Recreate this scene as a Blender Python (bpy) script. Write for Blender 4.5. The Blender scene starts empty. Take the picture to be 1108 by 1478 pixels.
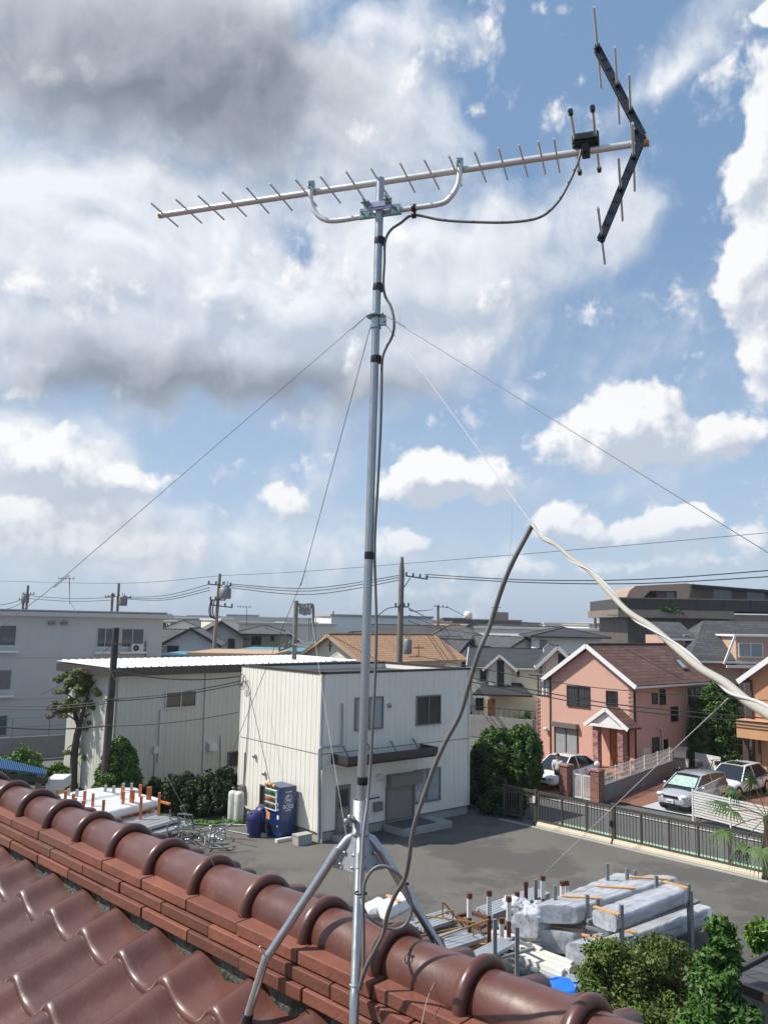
import bpy, math, random
import numpy as np
from mathutils import Vector, Matrix, noise
random.seed(7)
rng = np.random.default_rng(7)
scene = bpy.context.scene
col = scene.collection
R_ = math.radians
# ------------------------------------------------------------------ camera
F_, CX, CY, H = 1190.0, 554.0, 739.0, 8.0
PITCH, ROLL = R_(7.6), R_(1.1)
Fw = Vector((0, math.cos(PITCH), math.sin(PITCH)))
U0 = Vector((0, -math.sin(PITCH), math.cos(PITCH))); R0 = Vector((1, 0, 0))
CR = math.cos(ROLL)*R0 + math.sin(ROLL)*U0
CU = -math.sin(ROLL)*R0 + math.cos(ROLL)*U0
CAM = Vector((0, 0, H))
cd = bpy.data.cameras.new('camera'); cam = bpy.data.objects.new('camera', cd); col.objects.link(cam)
M = Matrix((( CR.x, CU.x, -Fw.x, 0), (CR.y, CU.y, -Fw.y, 0), (CR.z, CU.z, -Fw.z, H), (0, 0, 0, 1)))
cam.matrix_world = M
cd.sensor_fit = 'VERTICAL'; cd.sensor_height = 24; cd.lens = 24*F_/1478
cd.clip_start = 0.05; cd.clip_end = 6000
scene.camera = cam

def ray(x, y): return Fw + CR*((x-CX)/F_) + CU*((CY-y)/F_)
def G(x, y, z=0.0):
    d = ray(x, y); return CAM + d*((z-H)/d.z)
def D(x, y, Y):
    d = ray(x, y); return CAM + d*(Y/d.y)
def onplane(x, y, p0, n):
    d = ray(x, y); return CAM + d*((Vector(p0)-CAM).dot(n)/d.dot(n))
def proj(p):
    v = Vector(p)-CAM; k = v.dot(Fw)
    return CX+F_*v.dot(CR)/k, CY-F_*v.dot(CU)/k
def hit(P, d, px, hi=100.0):
    lo = 0.0; s = proj(P)[0]-px
    for _ in range(50):
        m = (lo+hi)/2
        if (proj(P+d*m)[0]-px)*s > 0: lo = m
        else: hi = m
    return lo
def V(*a): return Vector(a)
def azv(deg): return Vector((math.sin(R_(deg)), math.cos(R_(deg)), 0))

# ------------------------------------------------------------------ things
def tag(o, label=None, cat=None, group=None, kind=None):
    if label: o['label'] = label
    if cat: o['category'] = cat
    if group: o['group'] = group
    if kind: o['kind'] = kind
    return o
def thing(name, label, cat, loc=(0,0,0), rotz=0.0, group=None, kind=None):
    o = bpy.data.objects.new(name, None); col.objects.link(o)
    o.location = loc; o.rotation_euler = (0,0,rotz); o.empty_display_size = .2
    return tag(o, label, cat, group, kind)
def wmat(o):
    m = Matrix.Identity(4)
    while o is not None:
        m = Matrix.LocRotScale(o.location, o.rotation_euler, o.scale) @ m
        o = o.parent
    return m
def copy_tree(o, parent=None):
    c = o.copy(); col.objects.link(c); c.parent = parent
    for ch in [q for q in bpy.data.objects if q.parent is o]:
        copy_tree(ch, c)
    return c

class MB:
    def __init__(s): s.v=[]; s.f=[]; s.sm=[]; s.uv=[]; s.mi=[]
    def add(s, vs, fs, smooth=False, uvs=None, mi=0):
        b = len(s.v); s.v += [tuple(p) for p in vs]
        for k, f in enumerate(fs):
            s.f.append(tuple(i+b for i in f)); s.sm.append(smooth); s.mi.append(mi)
            s.uv.append([uvs[i] for i in f] if uvs else None)
        return s
    def hexa(s, p, **k):   # p: 4 bottom ccw, 4 top ccw
        return s.add(p, [(3,2,1,0),(4,5,6,7),(0,1,5,4),(1,2,6,5),(2,3,7,6),(3,0,4,7)], **k)
    def box(s, x0,x1,y0,y1,z0,z1, M=None, **k):
        p = [V(x0,y0,z0),V(x1,y0,z0),V(x1,y1,z0),V(x0,y1,z0),V(x0,y0,z1),V(x1,y0,z1),V(x1,y1,z1),V(x0,y1,z1)]
        if M is not None: p = [M@q for q in p]
        return s.hexa(p, **k)
    def fbox(s, F, u0,u1,w0,w1,z0,z1, **k):   # in a wall frame: u along, w outward
        o, ux, out = F
        def P(u,w,z): return o+ux*u+out*w+V(0,0,z)
        return s.hexa([P(u0,w1,z0),P(u1,w1,z0),P(u1,w0,z0),P(u0,w0,z0),P(u0,w1,z1),P(u1,w1,z1),P(u1,w0,z1),P(u0,w0,z1)], **k)
    def prism(s, poly, ext, **k):
        n = len(poly); ext = Vector(ext)
        vs = [Vector(p) for p in poly]+[Vector(p)+ext for p in poly]
        fs = [tuple(range(n-1,-1,-1)), tuple(range(n,2*n))]+[(i,(i+1)%n,n+(i+1)%n,n+i) for i in range(n)]
        return s.add(vs, fs, **k)
    def bar(s, a, b, w, h=None, up=V(0,0,1), **k):     # square bar from a to b
        a=Vector(a); b=Vector(b); h = h or w
        d=(b-a).normalized()
        if abs(d.dot(up))>.98: up=V(0,1,0)
        x=d.cross(up).normalized()*(w/2); y=x.cross(d).normalized()*(h/2)
        return s.hexa([a-x-y,a+x-y,b+x-y,b-x-y,a-x+y,a+x+y,b+x+y,b-x+y], **k)
    def tube(s, pts, r, n=8, smooth=True, cap=True, closed=False, mi=0):
        pts=[Vector(p) for p in pts]; m=len(pts)
        rs = r if isinstance(r,(list,tuple)) else [r]*m
        vs=[]; fs=[]; prev=None
        for i,p in enumerate(pts):
            if i==0: t=pts[1]-pts[0]
            elif i==m-1: t=pts[-1]-pts[-2]
            else: t=(pts[i+1]-p).normalized()+(p-pts[i-1]).normalized()
            if t.length<1e-9: t=V(0,0,1)
            t.normalize()
            if prev is None:
                a=V(0,0,1) if abs(t.z)<.9 else V(1,0,0)
                x=t.cross(a).normalized()
            else:
                x=(prev-t*prev.dot(t)).normalized()
            prev=x; y=t.cross(x)
            for j in range(n):
                q=2*math.pi*j/n; vs.append(p+(x*math.cos(q)+y*math.sin(q))*rs[i])
        for i in range(m-1):
            for j in range(n):
                k=(j+1)%n; fs.append((i*n+j,i*n+k,(i+1)*n+k,(i+1)*n+j))
        s.add(vs,fs,smooth,mi=mi)
        if cap:
            s.add(vs[:n],[tuple(range(n-1,-1,-1))],mi=mi); s.add(vs[-n:],[tuple(range(n))],mi=mi)
        return s
    def lathe(s, prof, o, n=16, axis=V(0,0,1), a0=0, a1=2*math.pi, smooth=True, xref=None, mi=0):
        o=Vector(o); axis=Vector(axis).normalized()
        x = xref if xref is not None else axis.cross(V(0,1,0) if abs(axis.y)<.9 else V(1,0,0)).normalized()
        y = axis.cross(x); full = abs(a1-a0-2*math.pi)<1e-6; N = n if full else n+1
        vs=[]; fs=[]
        for (r,z) in prof:
            for j in range(N):
                q=a0+(a1-a0)*j/n; vs.append(o+axis*z+(x*math.cos(q)+y*math.sin(q))*r)
        for i in range(len(prof)-1):
            for j in range(n):
                k=(j+1)%N; fs.append((i*N+j,i*N+k,(i+1)*N+k,(i+1)*N+j))
        return s.add(vs,fs,smooth,mi=mi)
    def ball(s, c, r, n=12, m=8, **k):
        rx,ry,rz = r if isinstance(r,(list,tuple)) else (r,r,r)
        c=Vector(c); vs=[]; fs=[]
        for i in range(m+1):
            ph=-math.pi/2+math.pi*i/m
            for j in range(n):
                q=2*math.pi*j/n; vs.append(c+V(rx*math.cos(ph)*math.cos(q),ry*math.cos(ph)*math.sin(q),rz*math.sin(ph)))
        for i in range(m):
            for j in range(n):
                kk=(j+1)%n; fs.append((i*n+j,i*n+kk,(i+1)*n+kk,(i+1)*n+j))
        return s.add(vs,fs,True,**k)
    def slab(s, poly, t, mi=0):        # roof polygon (first edge = eave) with metre uvs, extruded down by t
        P=[Vector(p) for p in poly]; e=(P[1]-P[0]).normalized(); nrm=e.cross(P[-1]-P[0]).normalized()
        if nrm.z<0: nrm=-nrm
        vdir=nrm.cross(e); uv=[((p-P[0]).dot(e),abs((p-P[0]).dot(vdir))) for p in P]
        n=len(P); vs=P+[p-V(0,0,t) for p in P]; uvs=uv+uv
        top=tuple(range(n)); fs=[top, tuple(range(2*n-1,n-1,-1))]+[(i,n+i,n+(i+1)%n,(i+1)%n) for i in range(n)]
        return s.add(vs,fs,uvs=uvs,mi=mi)
    def split(s, name, mat, parent=None, **k):     # one object per added shape
        out=[]; comp=[]; fi=0
        starts=[0]; 
        # union vertices through faces
        par=list(range(len(s.v)))
        def fd(i):
            while par[i]!=i: par[i]=par[par[i]]; i=par[i]
            return i
        for f in s.f:
            a=fd(f[0])
            for j in f[1:]: par[fd(j)]=a
        groups={}
        for k_,f in enumerate(s.f): groups.setdefault(fd(f[0]),[]).append(k_)
        for g in groups.values():
            m=MB(); ids=sorted({i for k_ in g for i in s.f[k_]}); mp={i:n for n,i in enumerate(ids)}
            m.v=[s.v[i] for i in ids]; m.f=[tuple(mp[i] for i in s.f[k_]) for k_ in g]; m.sm=[s.sm[k_] for k_ in g]; m.uv=[s.uv[k_] for k_ in g]; m.mi=[s.mi[k_] for k_ in g]
            out.append(m.build(name,mat,parent,**k))
        return out
    def build(s, name, mat, parent=None, world=False, loc=None, bevel=0, label=None):
        me=bpy.data.meshes.new(name)
        vs=s.v
        o=bpy.data.objects.new(name, me); col.objects.link(o)
        if parent is not None:
            o.parent=parent
            if world:
                iv=wmat(parent).inverted(); vs=[tuple(iv@Vector(p)) for p in vs]
        elif loc is not None:
            L=Vector(loc); o.location=L; vs=[tuple(Vector(p)-L) for p in vs]
        me.from_pydata(vs, [], s.f); me.validate(clean_customdata=False)
        if len(me.polygons)==len(s.f):
            me.polygons.foreach_set('use_smooth', s.sm)
            me.polygons.foreach_set('material_index', s.mi)
            m0=mat[0] if isinstance(mat,(list,tuple)) else mat
            if m0.name.split('.')[0].startswith(('brick_','roof_')) and not all(u is not None for u in s.uv):
                for k,(f,u) in enumerate(zip(s.f,s.uv)):
                    if u is None:
                        nn=me.polygons[k].normal; ax=max(range(3),key=lambda i:abs(nn[i]))
                        s.uv[k]=[((vs[i][1],vs[i][2]) if ax==0 else (vs[i][0],vs[i][2]) if ax==1 else (vs[i][0],vs[i][1])) for i in f]
            if any(u is not None for u in s.uv):
                lay=me.uv_layers.new(name='UVMap'); flat=[]
                for f,u in zip(s.f,s.uv):
                    for i in range(len(f)): flat += list(u[i]) if u else [0.0,0.0]
                lay.data.foreach_set('uv', flat)
        for m in (mat if isinstance(mat,(list,tuple)) else [mat]): me.materials.append(m)
        if bevel:
            b=o.modifiers.new('bevel','BEVEL'); b.width=bevel; b.segments=2; b.limit_method='ANGLE'; b.angle_limit=R_(40)
        if label: o['label']=label
        return o

def spline(pts, n=8):
    pts=[Vector(p) for p in pts]; out=[]
    for i in range(len(pts)-1):
        p0=pts[max(i-1,0)]; p1=pts[i]; p2=pts[i+1]; p3=pts[min(i+2,len(pts)-1)]
        for k in range(n):
            t=k/n
            out.append(.5*((2*p1)+(p2-p0)*t+(2*p0-5*p1+4*p2-p3)*t*t+(3*p1-p0-3*p2+p3)*t**3))
    out.append(pts[-1]); return out

# ------------------------------------------------------------------ materials
MT={}
def mat(name, c, rough=.6, metal=0.0, var=.08, scale=2.0, bump=0.0, bscale=40.0, coat=0.0, spec=.5, isl=0.0, stain=None, trans=0.0, streak=0.0, alpha=1.0, coatr=.1):
    m=bpy.data.materials.new(name); m.use_nodes=True; nt=m.node_tree; N=nt.nodes; L=nt.links
    b=N['Principled BSDF']
    b.inputs['Roughness'].default_value=rough; b.inputs['Metallic'].default_value=metal
    b.inputs['Specular IOR Level'].default_value=spec
    b.inputs['Coat Weight'].default_value=coat; b.inputs['Coat Roughness'].default_value=coatr
    if trans: b.inputs['Transmission Weight'].default_value=trans
    if alpha<1: b.inputs['Alpha'].default_value=alpha
    c=(c[0],c[1],c[2],1)
    tc=N.new('ShaderNodeTexCoord'); co=tc.outputs['Object']
    def nz(s,d=5,vec=None,rg=.6):
        n=N.new('ShaderNodeTexNoise'); n.inputs['Scale'].default_value=s; n.inputs['Detail'].default_value=d; n.inputs['Roughness'].default_value=rg
        L.new(vec or co,n.inputs['Vector']); return n.outputs['Fac']
    def mth(op,a,bb,cl=False):
        n=N.new('ShaderNodeMath'); n.operation=op; n.use_clamp=cl
        for i,q in enumerate((a,bb)):
            if isinstance(q,(int,float)): n.inputs[i].default_value=q
            else: L.new(q,n.inputs[i])
        return n.outputs[0]
    fac=None
    if var:
        a=nz(scale); fine=nz(scale*9,3)
        f=mth('ADD',mth('MULTIPLY',mth('SUBTRACT',a,.5),var*3.2),mth('MULTIPLY',mth('SUBTRACT',fine,.5),var*1.2)); fac=mth('ADD',f,1.0)
    if isl:
        g=N.new('ShaderNodeNewGeometry'); f=mth('ADD',mth('MULTIPLY',mth('SUBTRACT',g.outputs['Random Per Island'],.5),isl*2),1.0)
        fac=f if fac is None else mth('MULTIPLY',fac,f)
    out=None
    if fac is not None:
        vm=N.new('ShaderNodeVectorMath'); vm.operation='SCALE'; vm.inputs[0].default_value=c[:3]; L.new(fac,vm.inputs['Scale']); out=vm.outputs[0]
    if stain:
        sc,s_scale,lo,hi,amt = stain
        f=nz(s_scale,6,rg=.65); mr=N.new('ShaderNodeMapRange'); mr.inputs[1].default_value=lo; mr.inputs[2].default_value=hi; mr.inputs[4].default_value=amt
        L.new(f,mr.inputs[0]); mx=N.new('ShaderNodeMix'); mx.data_type='RGBA'; L.new(mr.outputs[0],mx.inputs[0])
        if out is not None: L.new(out,mx.inputs[6])
        else: mx.inputs[6].default_value=c
        mx.inputs[7].default_value=(*sc,1); out=mx.outputs[2]
    if streak:
        mp=N.new('ShaderNodeMapping'); mp.inputs['Scale'].default_value=(7,7,.35); L.new(co,mp.inputs[0])
        f=nz(1.0,6,mp.outputs[0]); mr=N.new('ShaderNodeMapRange'); mr.inputs[1].default_value=.55; mr.inputs[2].default_value=.8; mr.inputs[4].default_value=streak
        L.new(f,mr.inputs[0]); mx=N.new('ShaderNodeMix'); mx.data_type='RGBA'; L.new(mr.outputs[0],mx.inputs[0])
        if out is not None: L.new(out,mx.inputs[6])
        else: mx.inputs[6].default_value=c
        mx.inputs[7].default_value=(c[0]*.45,c[1]*.42,c[2]*.38,1); out=mx.outputs[2]
    if out is not None: L.new(out,b.inputs['Base Color'])
    else: b.inputs['Base Color'].default_value=c
    if rough>.12 and var:
        L.new(mth('ADD',mth('MULTIPLY',mth('SUBTRACT',nz(scale*3,4),.5),.25),rough,True),b.inputs['Roughness'])
    if bump:
        bp=N.new('ShaderNodeBump'); bp.inputs['Strength'].default_value=bump; bp.inputs['Distance'].default_value=.02
        L.new(nz(bscale,6),bp.inputs['Height']); L.new(bp.outputs[0],b.inputs['Normal'])
    MT[name]=m; return m
def brickmat(name, c1, c2, cm, bw, bh, mortar=.012, rough=.7, bump=.6, offset=.5, var=.25, uv=True, coat=0):
    m=bpy.data.materials.new(name); m.use_nodes=True; nt=m.node_tree; N=nt.nodes; L=nt.links; b=N['Principled BSDF']
    b.inputs['Roughness'].default_value=rough; b.inputs['Coat Weight'].default_value=coat
    tc=N.new('ShaderNodeTexCoord'); br=N.new('ShaderNodeTexBrick'); br.offset=offset
    L.new(tc.outputs['UV' if uv else 'Object'],br.inputs['Vector'])
    br.inputs['Color1'].default_value=(*c1,1); br.inputs['Color2'].default_value=(*c2,1); br.inputs['Mortar'].default_value=(*cm,1)
    br.inputs['Scale'].default_value=1; br.inputs['Brick Width'].default_value=bw; br.inputs['Row Height'].default_value=bh
    br.inputs['Mortar Size'].default_value=mortar; br.inputs['Mortar Smooth'].default_value=.3; br.inputs['Bias'].default_value=0
    n=N.new('ShaderNodeTexNoise'); n.inputs['Scale'].default_value=.6; n.inputs['Detail'].default_value=8; n.inputs['Roughness'].default_value=.7; L.new(tc.outputs['Object'],n.inputs['Vector'])
    mr=N.new('ShaderNodeMapRange'); mr.inputs[1].default_value=.25; mr.inputs[2].default_value=.75; mr.inputs[3].default_value=1-var; mr.inputs[4].default_value=1+var; L.new(n.outputs['Fac'],mr.inputs[0])
    vm=N.new('ShaderNodeVectorMath'); vm.operation='SCALE'; L.new(br.outputs['Color'],vm.inputs[0]); L.new(mr.outputs[0],vm.inputs['Scale']); L.new(vm.outputs[0],b.inputs['Base Color'])
    bp=N.new('ShaderNodeBump'); bp.invert=True; bp.inputs['Strength'].default_value=bump; bp.inputs['Distance'].default_value=.03
    L.new(br.outputs['Fac'],bp.inputs['Height']); L.new(bp.outputs[0],b.inputs['Normal'])
    MT[name]=m; return m

mat('tile_glaze',(.094,.033,.023),rough=.40,var=.20,scale=7,bump=.07,bscale=110,coat=.30,coatr=.22,isl=.22,stain=((.17,.10,.06),2.6,.56,.74,.45))
mat('cap_glaze',(.104,.036,.025),rough=.42,var=.20,scale=7,bump=.06,bscale=90,coat=.35,coatr=.22,isl=.14,stain=((.19,.10,.055),5.0,.58,.72,.6))
mat('noshi_clay',(.175,.060,.036),rough=.62,var=.26,scale=9,bump=.22,bscale=70,isl=.30,stain=((.09,.065,.045),4.2,.54,.70,.8))
mat('mortar_grey',(.12,.12,.10),rough=.95,var=.5,scale=25,bump=1.0,bscale=60,stain=((.03,.04,.015),30,.5,.6,.9))
mat('zinc_pipe',(.40,.415,.42),rough=.38,metal=.9,var=.14,scale=9,bump=.03,bscale=90)
mat('zinc_bright',(.44,.455,.46),rough=.30,metal=.85,var=.12,scale=14)
mat('zinc_hub',(.33,.34,.345),rough=.48,metal=.7,var=.2,scale=25,bump=.1,bscale=150)
mat('aluminium',(.70,.69,.67),rough=.38,metal=.45,var=.05,scale=10)
mat('black_plastic',(.015,.016,.018),rough=.4,var=.1,scale=20)
mat('dark_blue_plastic',(.022,.028,.04),rough=.38,var=.1,scale=20)
mat('vinyl_tape',(.008,.008,.009),rough=.35,var=.1,scale=60)
mat('brass_cap',(.45,.25,.10),rough=.5,var=.2,scale=40)
mat('coax_grey',(.15,.145,.135),rough=.5,var=.12,scale=14)
mat('coax_light',(.36,.32,.25),rough=.5,var=.08,scale=14)
mat('drop_white',(.38,.36,.30),rough=.45,var=.06,scale=12)
mat('steel_wire',(.16,.16,.165),rough=.6,metal=.2,var=.05)
mat('nylon_wire',(.50,.50,.48),rough=.4,var=.03)
mat('zinc_chromate',(.35,.45,.40),rough=.3,metal=.8,var=.3,scale=80)
mat('clamp_plate',(.50,.47,.62),rough=.3,metal=.6,var=.15,scale=40)
# building skins
mat('siding_cream',(.76,.725,.64),rough=.55,var=.04,scale=.8,streak=.32)
mat('siding_shed',(.53,.52,.46),rough=.6,var=.05,scale=.7,streak=.38)
mat('wall_white_grey',(.52,.51,.50),rough=.8,var=.05,scale=.6,streak=.22,bump=.1,bscale=20)
mat('pink_stucco',(.58,.345,.275),rough=.9,var=.05,scale=1.2,bump=.35,bscale=45,streak=.10)
mat('cream_stucco',(.72,.68,.56),rough=.85,var=.05,scale=1.2,bump=.2,bscale=40,streak=.1)
mat('beige_pink_wall',(.50,.34,.25),rough=.85,var=.06,scale=1.0,bump=.2,bscale=40)
mat('orange_wall',(.50,.27,.14),rough=.85,var=.07,scale=1.0,bump=.2,bscale=40)
mat('lilac_wall',(.50,.51,.56),rough=.8,var=.06,scale=.8)
mat('white_wall',(.78,.77,.73),rough=.75,var=.05,scale=.8,streak=.1)
mat('olive_wall',(.30,.27,.19),rough=.85,var=.1,scale=.8)
mat('grey_wall',(.40,.40,.385),rough=.85,var=.1,scale=.8)
mat('tan_wall',(.42,.31,.20),rough=.85,var=.1,scale=.8)
mat('darkbrown_tile',(.10,.082,.072),rough=.6,var=.15,scale=.9)
mat('brownband',(.22,.18,.15),rough=.7,var=.1,scale=.8)
mat('mansard_beige',(.36,.26,.20),rough=.6,var=.08,scale=.8)
mat('fascia_dark',(.045,.035,.032),rough=.45,var=.1,scale=4)
mat('trim_white',(.74,.74,.72),rough=.5,var=.04,scale=3)
mat('roof_white',(.80,.80,.80),rough=.45,var=.06,scale=.8,streak=.1)
mat('concrete',(.36,.35,.32),rough=.9,var=.15,scale=2,bump=.4,bscale=40)
mat('block_wall',(.22,.21,.20),rough=.92,var=.2,scale=1.6,bump=.5,bscale=30)
mat('alu_dark',(.06,.052,.046),rough=.4,metal=.3,var=.08,scale=10)
mat('alu_grey',(.20,.18,.165),rough=.45,metal=.3,var=.08,scale=10)
mat('alu_silver',(.48,.48,.47),rough=.4,metal=.5,var=.08,scale=10)
mat('glass_dark',(.018,.022,.025),rough=.06,var=0,spec=.8)
mat('glass_curtain',(.30,.34,.35),rough=.10,var=.15,scale=4,spec=.8)
mat('glass_mid',(.07,.09,.10),rough=.08,var=.3,scale=1.2,spec=.8)
mat('shutter',(.27,.235,.20),rough=.6,var=.05,scale=4)
mat('pvc_white',(.62,.60,.56),rough=.4,var=.06,scale=8)
mat('pipe_grey',(.33,.35,.37),rough=.45,var=.06,scale=8)
mat('wood_door',(.30,.125,.04),rough=.45,var=.2,scale=5)
mat('dark_wood',(.06,.04,.028),rough=.7,var=.3,scale=6)
mat('pole_concrete',(.23,.215,.19),rough=.85,var=.15,scale=3)
mat('pole_wood',(.05,.042,.036),rough=.9,var=.3,scale=5,bump=.4,bscale=20)
mat('pole_steel',(.17,.15,.125),rough=.75,var=.25,scale=5)
mat('wire_black',(.02,.02,.022),rough=.5,var=0)
mat('insulator',(.10,.085,.075),rough=.3,var=.1)
mat('transformer_grey',(.20,.21,.21),rough=.5,metal=.2,var=.1)
mat('gate_bronze',(.085,.073,.058),rough=.5,metal=.3,var=.12,scale=4)
mat('beam_cream',(.66,.58,.44),rough=.6,var=.08,scale=2,stain=((.35,.28,.2),1.5,.6,.7,.5))
mat('fence_white',(.60,.60,.575),rough=.5,var=.04,scale=3)
mat('blue_roof',(.025,.12,.30),rough=.4,var=.10,scale=2,coat=.2)
mat('teal_roof',(.08,.24,.30),rough=.5,var=.12,scale=1)
mat('tan_roof_flat',(.44,.30,.19),rough=.8,var=.12,scale=1)
mat('vend_blue',(.008,.028,.12),rough=.28,var=.05,scale=3,coat=.4)
mat('vend_top',(.06,.075,.15),rough=.4,var=.1,scale=5)
mat('bin_blue',(.018,.024,.12),rough=.45,var=.08,scale=8)
mat('white_paint',(.74,.74,.73),rough=.5,var=.05,scale=5)
mat('sticker_orange',(.75,.32,.06),rough=.5,var=.1,scale=20)
mat('leaf_ornament',(.55,.28,.04),rough=.7,var=.4,scale=20)
mat('tarp_blue',(.01,.16,.72),rough=.45,var=.12,scale=4,bump=.3,bscale=8)
mat('rust',(.12,.045,.03),rough=.85,var=.3,scale=8)
mat('rack_orange',(.62,.19,.06),rough=.65,var=.2,scale=8,stain=((.25,.07,.03),3,.5,.7,.7))
mat('rack_steel',(.24,.25,.255),rough=.55,metal=.4,var=.2,scale=6)
mat('rack_gold',(.34,.19,.06),rough=.6,metal=.2,var=.3,scale=8,stain=((.16,.07,.03),4,.5,.7,.7))
mat('panel_silver',(.46,.49,.52),rough=.4,metal=.5,var=.12,scale=4)
mat('panel_white',(.66,.63,.56),rough=.5,var=.08,scale=3)
mat('bundle_dark',(.20,.225,.26),rough=.4,metal=.3,var=.2,scale=6)
mat('wood_lath',(.55,.30,.12),rough=.8,var=.2,scale=8)
mat('film_white',(.80,.81,.83),rough=.30,var=.05,scale=6,bump=.8,bscale=9,coat=.4)
mat('car_white',(.80,.80,.79),rough=.25,var=0,coat=1,coatr=.03)
mat('car_silver',(.50,.51,.52),rough=.30,metal=.35,var=0,coat=1,coatr=.03)
mat('car_black',(.02,.02,.022),rough=.25,var=0,coat=1,coatr=.03)
mat('tyre',(.02,.02,.02),rough=.85,var=.1)
mat('rim',(.5,.5,.5),rough=.3,metal=.8,var=0)
mat('lamp_clear',(.75,.78,.8),rough=.08,var=0,spec=1)
mat('lamp_red',(.4,.02,.02),rough=.1,var=0)
mat('sunshade_teal',(.34,.46,.40),rough=.5,var=.6,scale=9)
mat('skin',(.50,.30,.20),rough=.55,var=.05)
mat('hair_black',(.015,.012,.010),rough=.5,var=.1)
mat('shirt_white',(.68,.70,.74),rough=.8,var=.05)
mat('trousers_dark',(.03,.032,.04),rough=.8,var=.05)
mat('bark',(.085,.065,.045),rough=.95,var=.3,scale=7,bump=.8,bscale=22)
mat('terracotta',(.36,.13,.06),rough=.8,var=.1)
def leafmat(name, c, var=.35):
    m=mat(name,c,rough=.55,var=var*.5,scale=1.3,isl=var,spec=.3)
    b=m.node_tree.nodes['Principled BSDF']
    m.node_tree.nodes['Principled BSDF'].inputs['Subsurface Weight'].default_value=0
    return m
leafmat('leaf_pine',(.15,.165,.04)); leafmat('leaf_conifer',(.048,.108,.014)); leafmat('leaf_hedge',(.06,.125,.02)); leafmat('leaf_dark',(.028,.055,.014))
leafmat('leaf_light',(.085,.17,.022)); mat('leaf_rust',(.085,.13,.022),rough=.55,var=.2,scale=1.1,isl=.4,spec=.3,stain=((.17,.12,.045),1.6,.52,.64,.5)); leafmat('leaf_palm',(.06,.11,.025)); leafmat('leaf_green',(.048,.11,.016)); leafmat('leaf_dry',(.16,.12,.06))
brickmat('roof_brown',(.115,.055,.04),(.17,.088,.062),(.05,.028,.022),.9,.30,.02,rough=.75,bump=.9,var=.3)
brickmat('roof_tan',(.42,.235,.125),(.50,.29,.165),(.23,.12,.07),.30,.30,.03,rough=.7,bump=.9,var=.15)
brickmat('roof_slate',(.052,.052,.054),(.082,.082,.082),(.025,.025,.026),.9,.28,.018,rough=.7,bump=.8,var=.25)
brickmat('roof_dark',(.028,.03,.033),(.045,.046,.05),(.018,.018,.02),.9,.28,.015,rough=.65,bump=.5,var=.2)
brickmat('roof_kawara',(.11,.106,.10),(.16,.152,.14),(.035,.035,.035),.28,.26,.03,rough=.6,bump=.9,var=.3)
brickmat('brick_red',(.20,.055,.035),(.30,.11,.07),(.26,.22,.19),.24,.08,.012,rough=.9,bump=.8,var=.3)
brickmat('brick_facing',(.20,.05,.045),(.42,.26,.23),(.30,.24,.20),.26,.10,.012,rough=.9,bump=.8,var=.3)
brickmat('brick_paving',(.20,.085,.055),(.26,.12,.075),(.13,.07,.05),.2,.1,.008,rough=.9,bump=.4,var=.25)
def clear_film():
    m=bpy.data.materials.new('clear_film'); m.use_nodes=True; nt=m.node_tree; N=nt.nodes; L=nt.links; b=N['Principled BSDF']
    tc=N.new('ShaderNodeTexCoord')
    b.inputs['Base Color'].default_value=(.88,.90,.93,1); b.inputs['Roughness'].default_value=.2; b.inputs['Coat Weight'].default_value=.6
    n=N.new('ShaderNodeTexNoise'); n.inputs['Scale'].default_value=3; n.inputs['Detail'].default_value=7; n.inputs['Roughness'].default_value=.62; n.inputs['Distortion'].default_value=.4
    mp=N.new('ShaderNodeMapping'); mp.inputs['Scale'].default_value=(.35,3.2,2.2); L.new(tc.outputs['Object'],mp.inputs[0]); L.new(mp.outputs[0],n.inputs['Vector'])
    mr=N.new('ShaderNodeMapRange'); mr.inputs[1].default_value=.35; mr.inputs[2].default_value=.68; mr.inputs[3].default_value=.30; mr.inputs[4].default_value=.62
    L.new(n.outputs['Fac'],mr.inputs[0]); L.new(mr.outputs[0],b.inputs['Alpha'])
    bp=N.new('ShaderNodeBump'); bp.inputs['Strength'].default_value=.22; bp.inputs['Distance'].default_value=.03; L.new(n.outputs['Fac'],bp.inputs['Height']); L.new(bp.outputs[0],b.inputs['Normal'])
    MT['clear_film']=m
clear_film()
m_=mat('asphalt',(.125,.115,.098),rough=.92,var=.17,scale=.45,bump=.6,bscale=60,stain=((.080,.075,.067),.19,.50,.545,.8))
mat('asphalt_road',(.10,.098,.095),rough=.92,var=.08,scale=.5,bump=.4,bscale=60)
mat('ground_far',(.12,.12,.10),rough=.95,var=.3,scale=.05)
mat('soil_grass',(.06,.075,.025),rough=.95,var=.4,scale=2,bump=.8,bscale=20)
mat('strip_green',(.30,.46,.30),rough=.9,var=.15,scale=2)
mat('concrete_light',(.42,.44,.45),rough=.9,var=.1,scale=1)
# ================================================================== the roof under the camera
roof = thing('tiled_roof_house','house under the camera with glazed red-brown tile roof carrying the aerial','house',(.07,2.34,0),R_(-45))
XL,XR = -7.0,4.2
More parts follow.
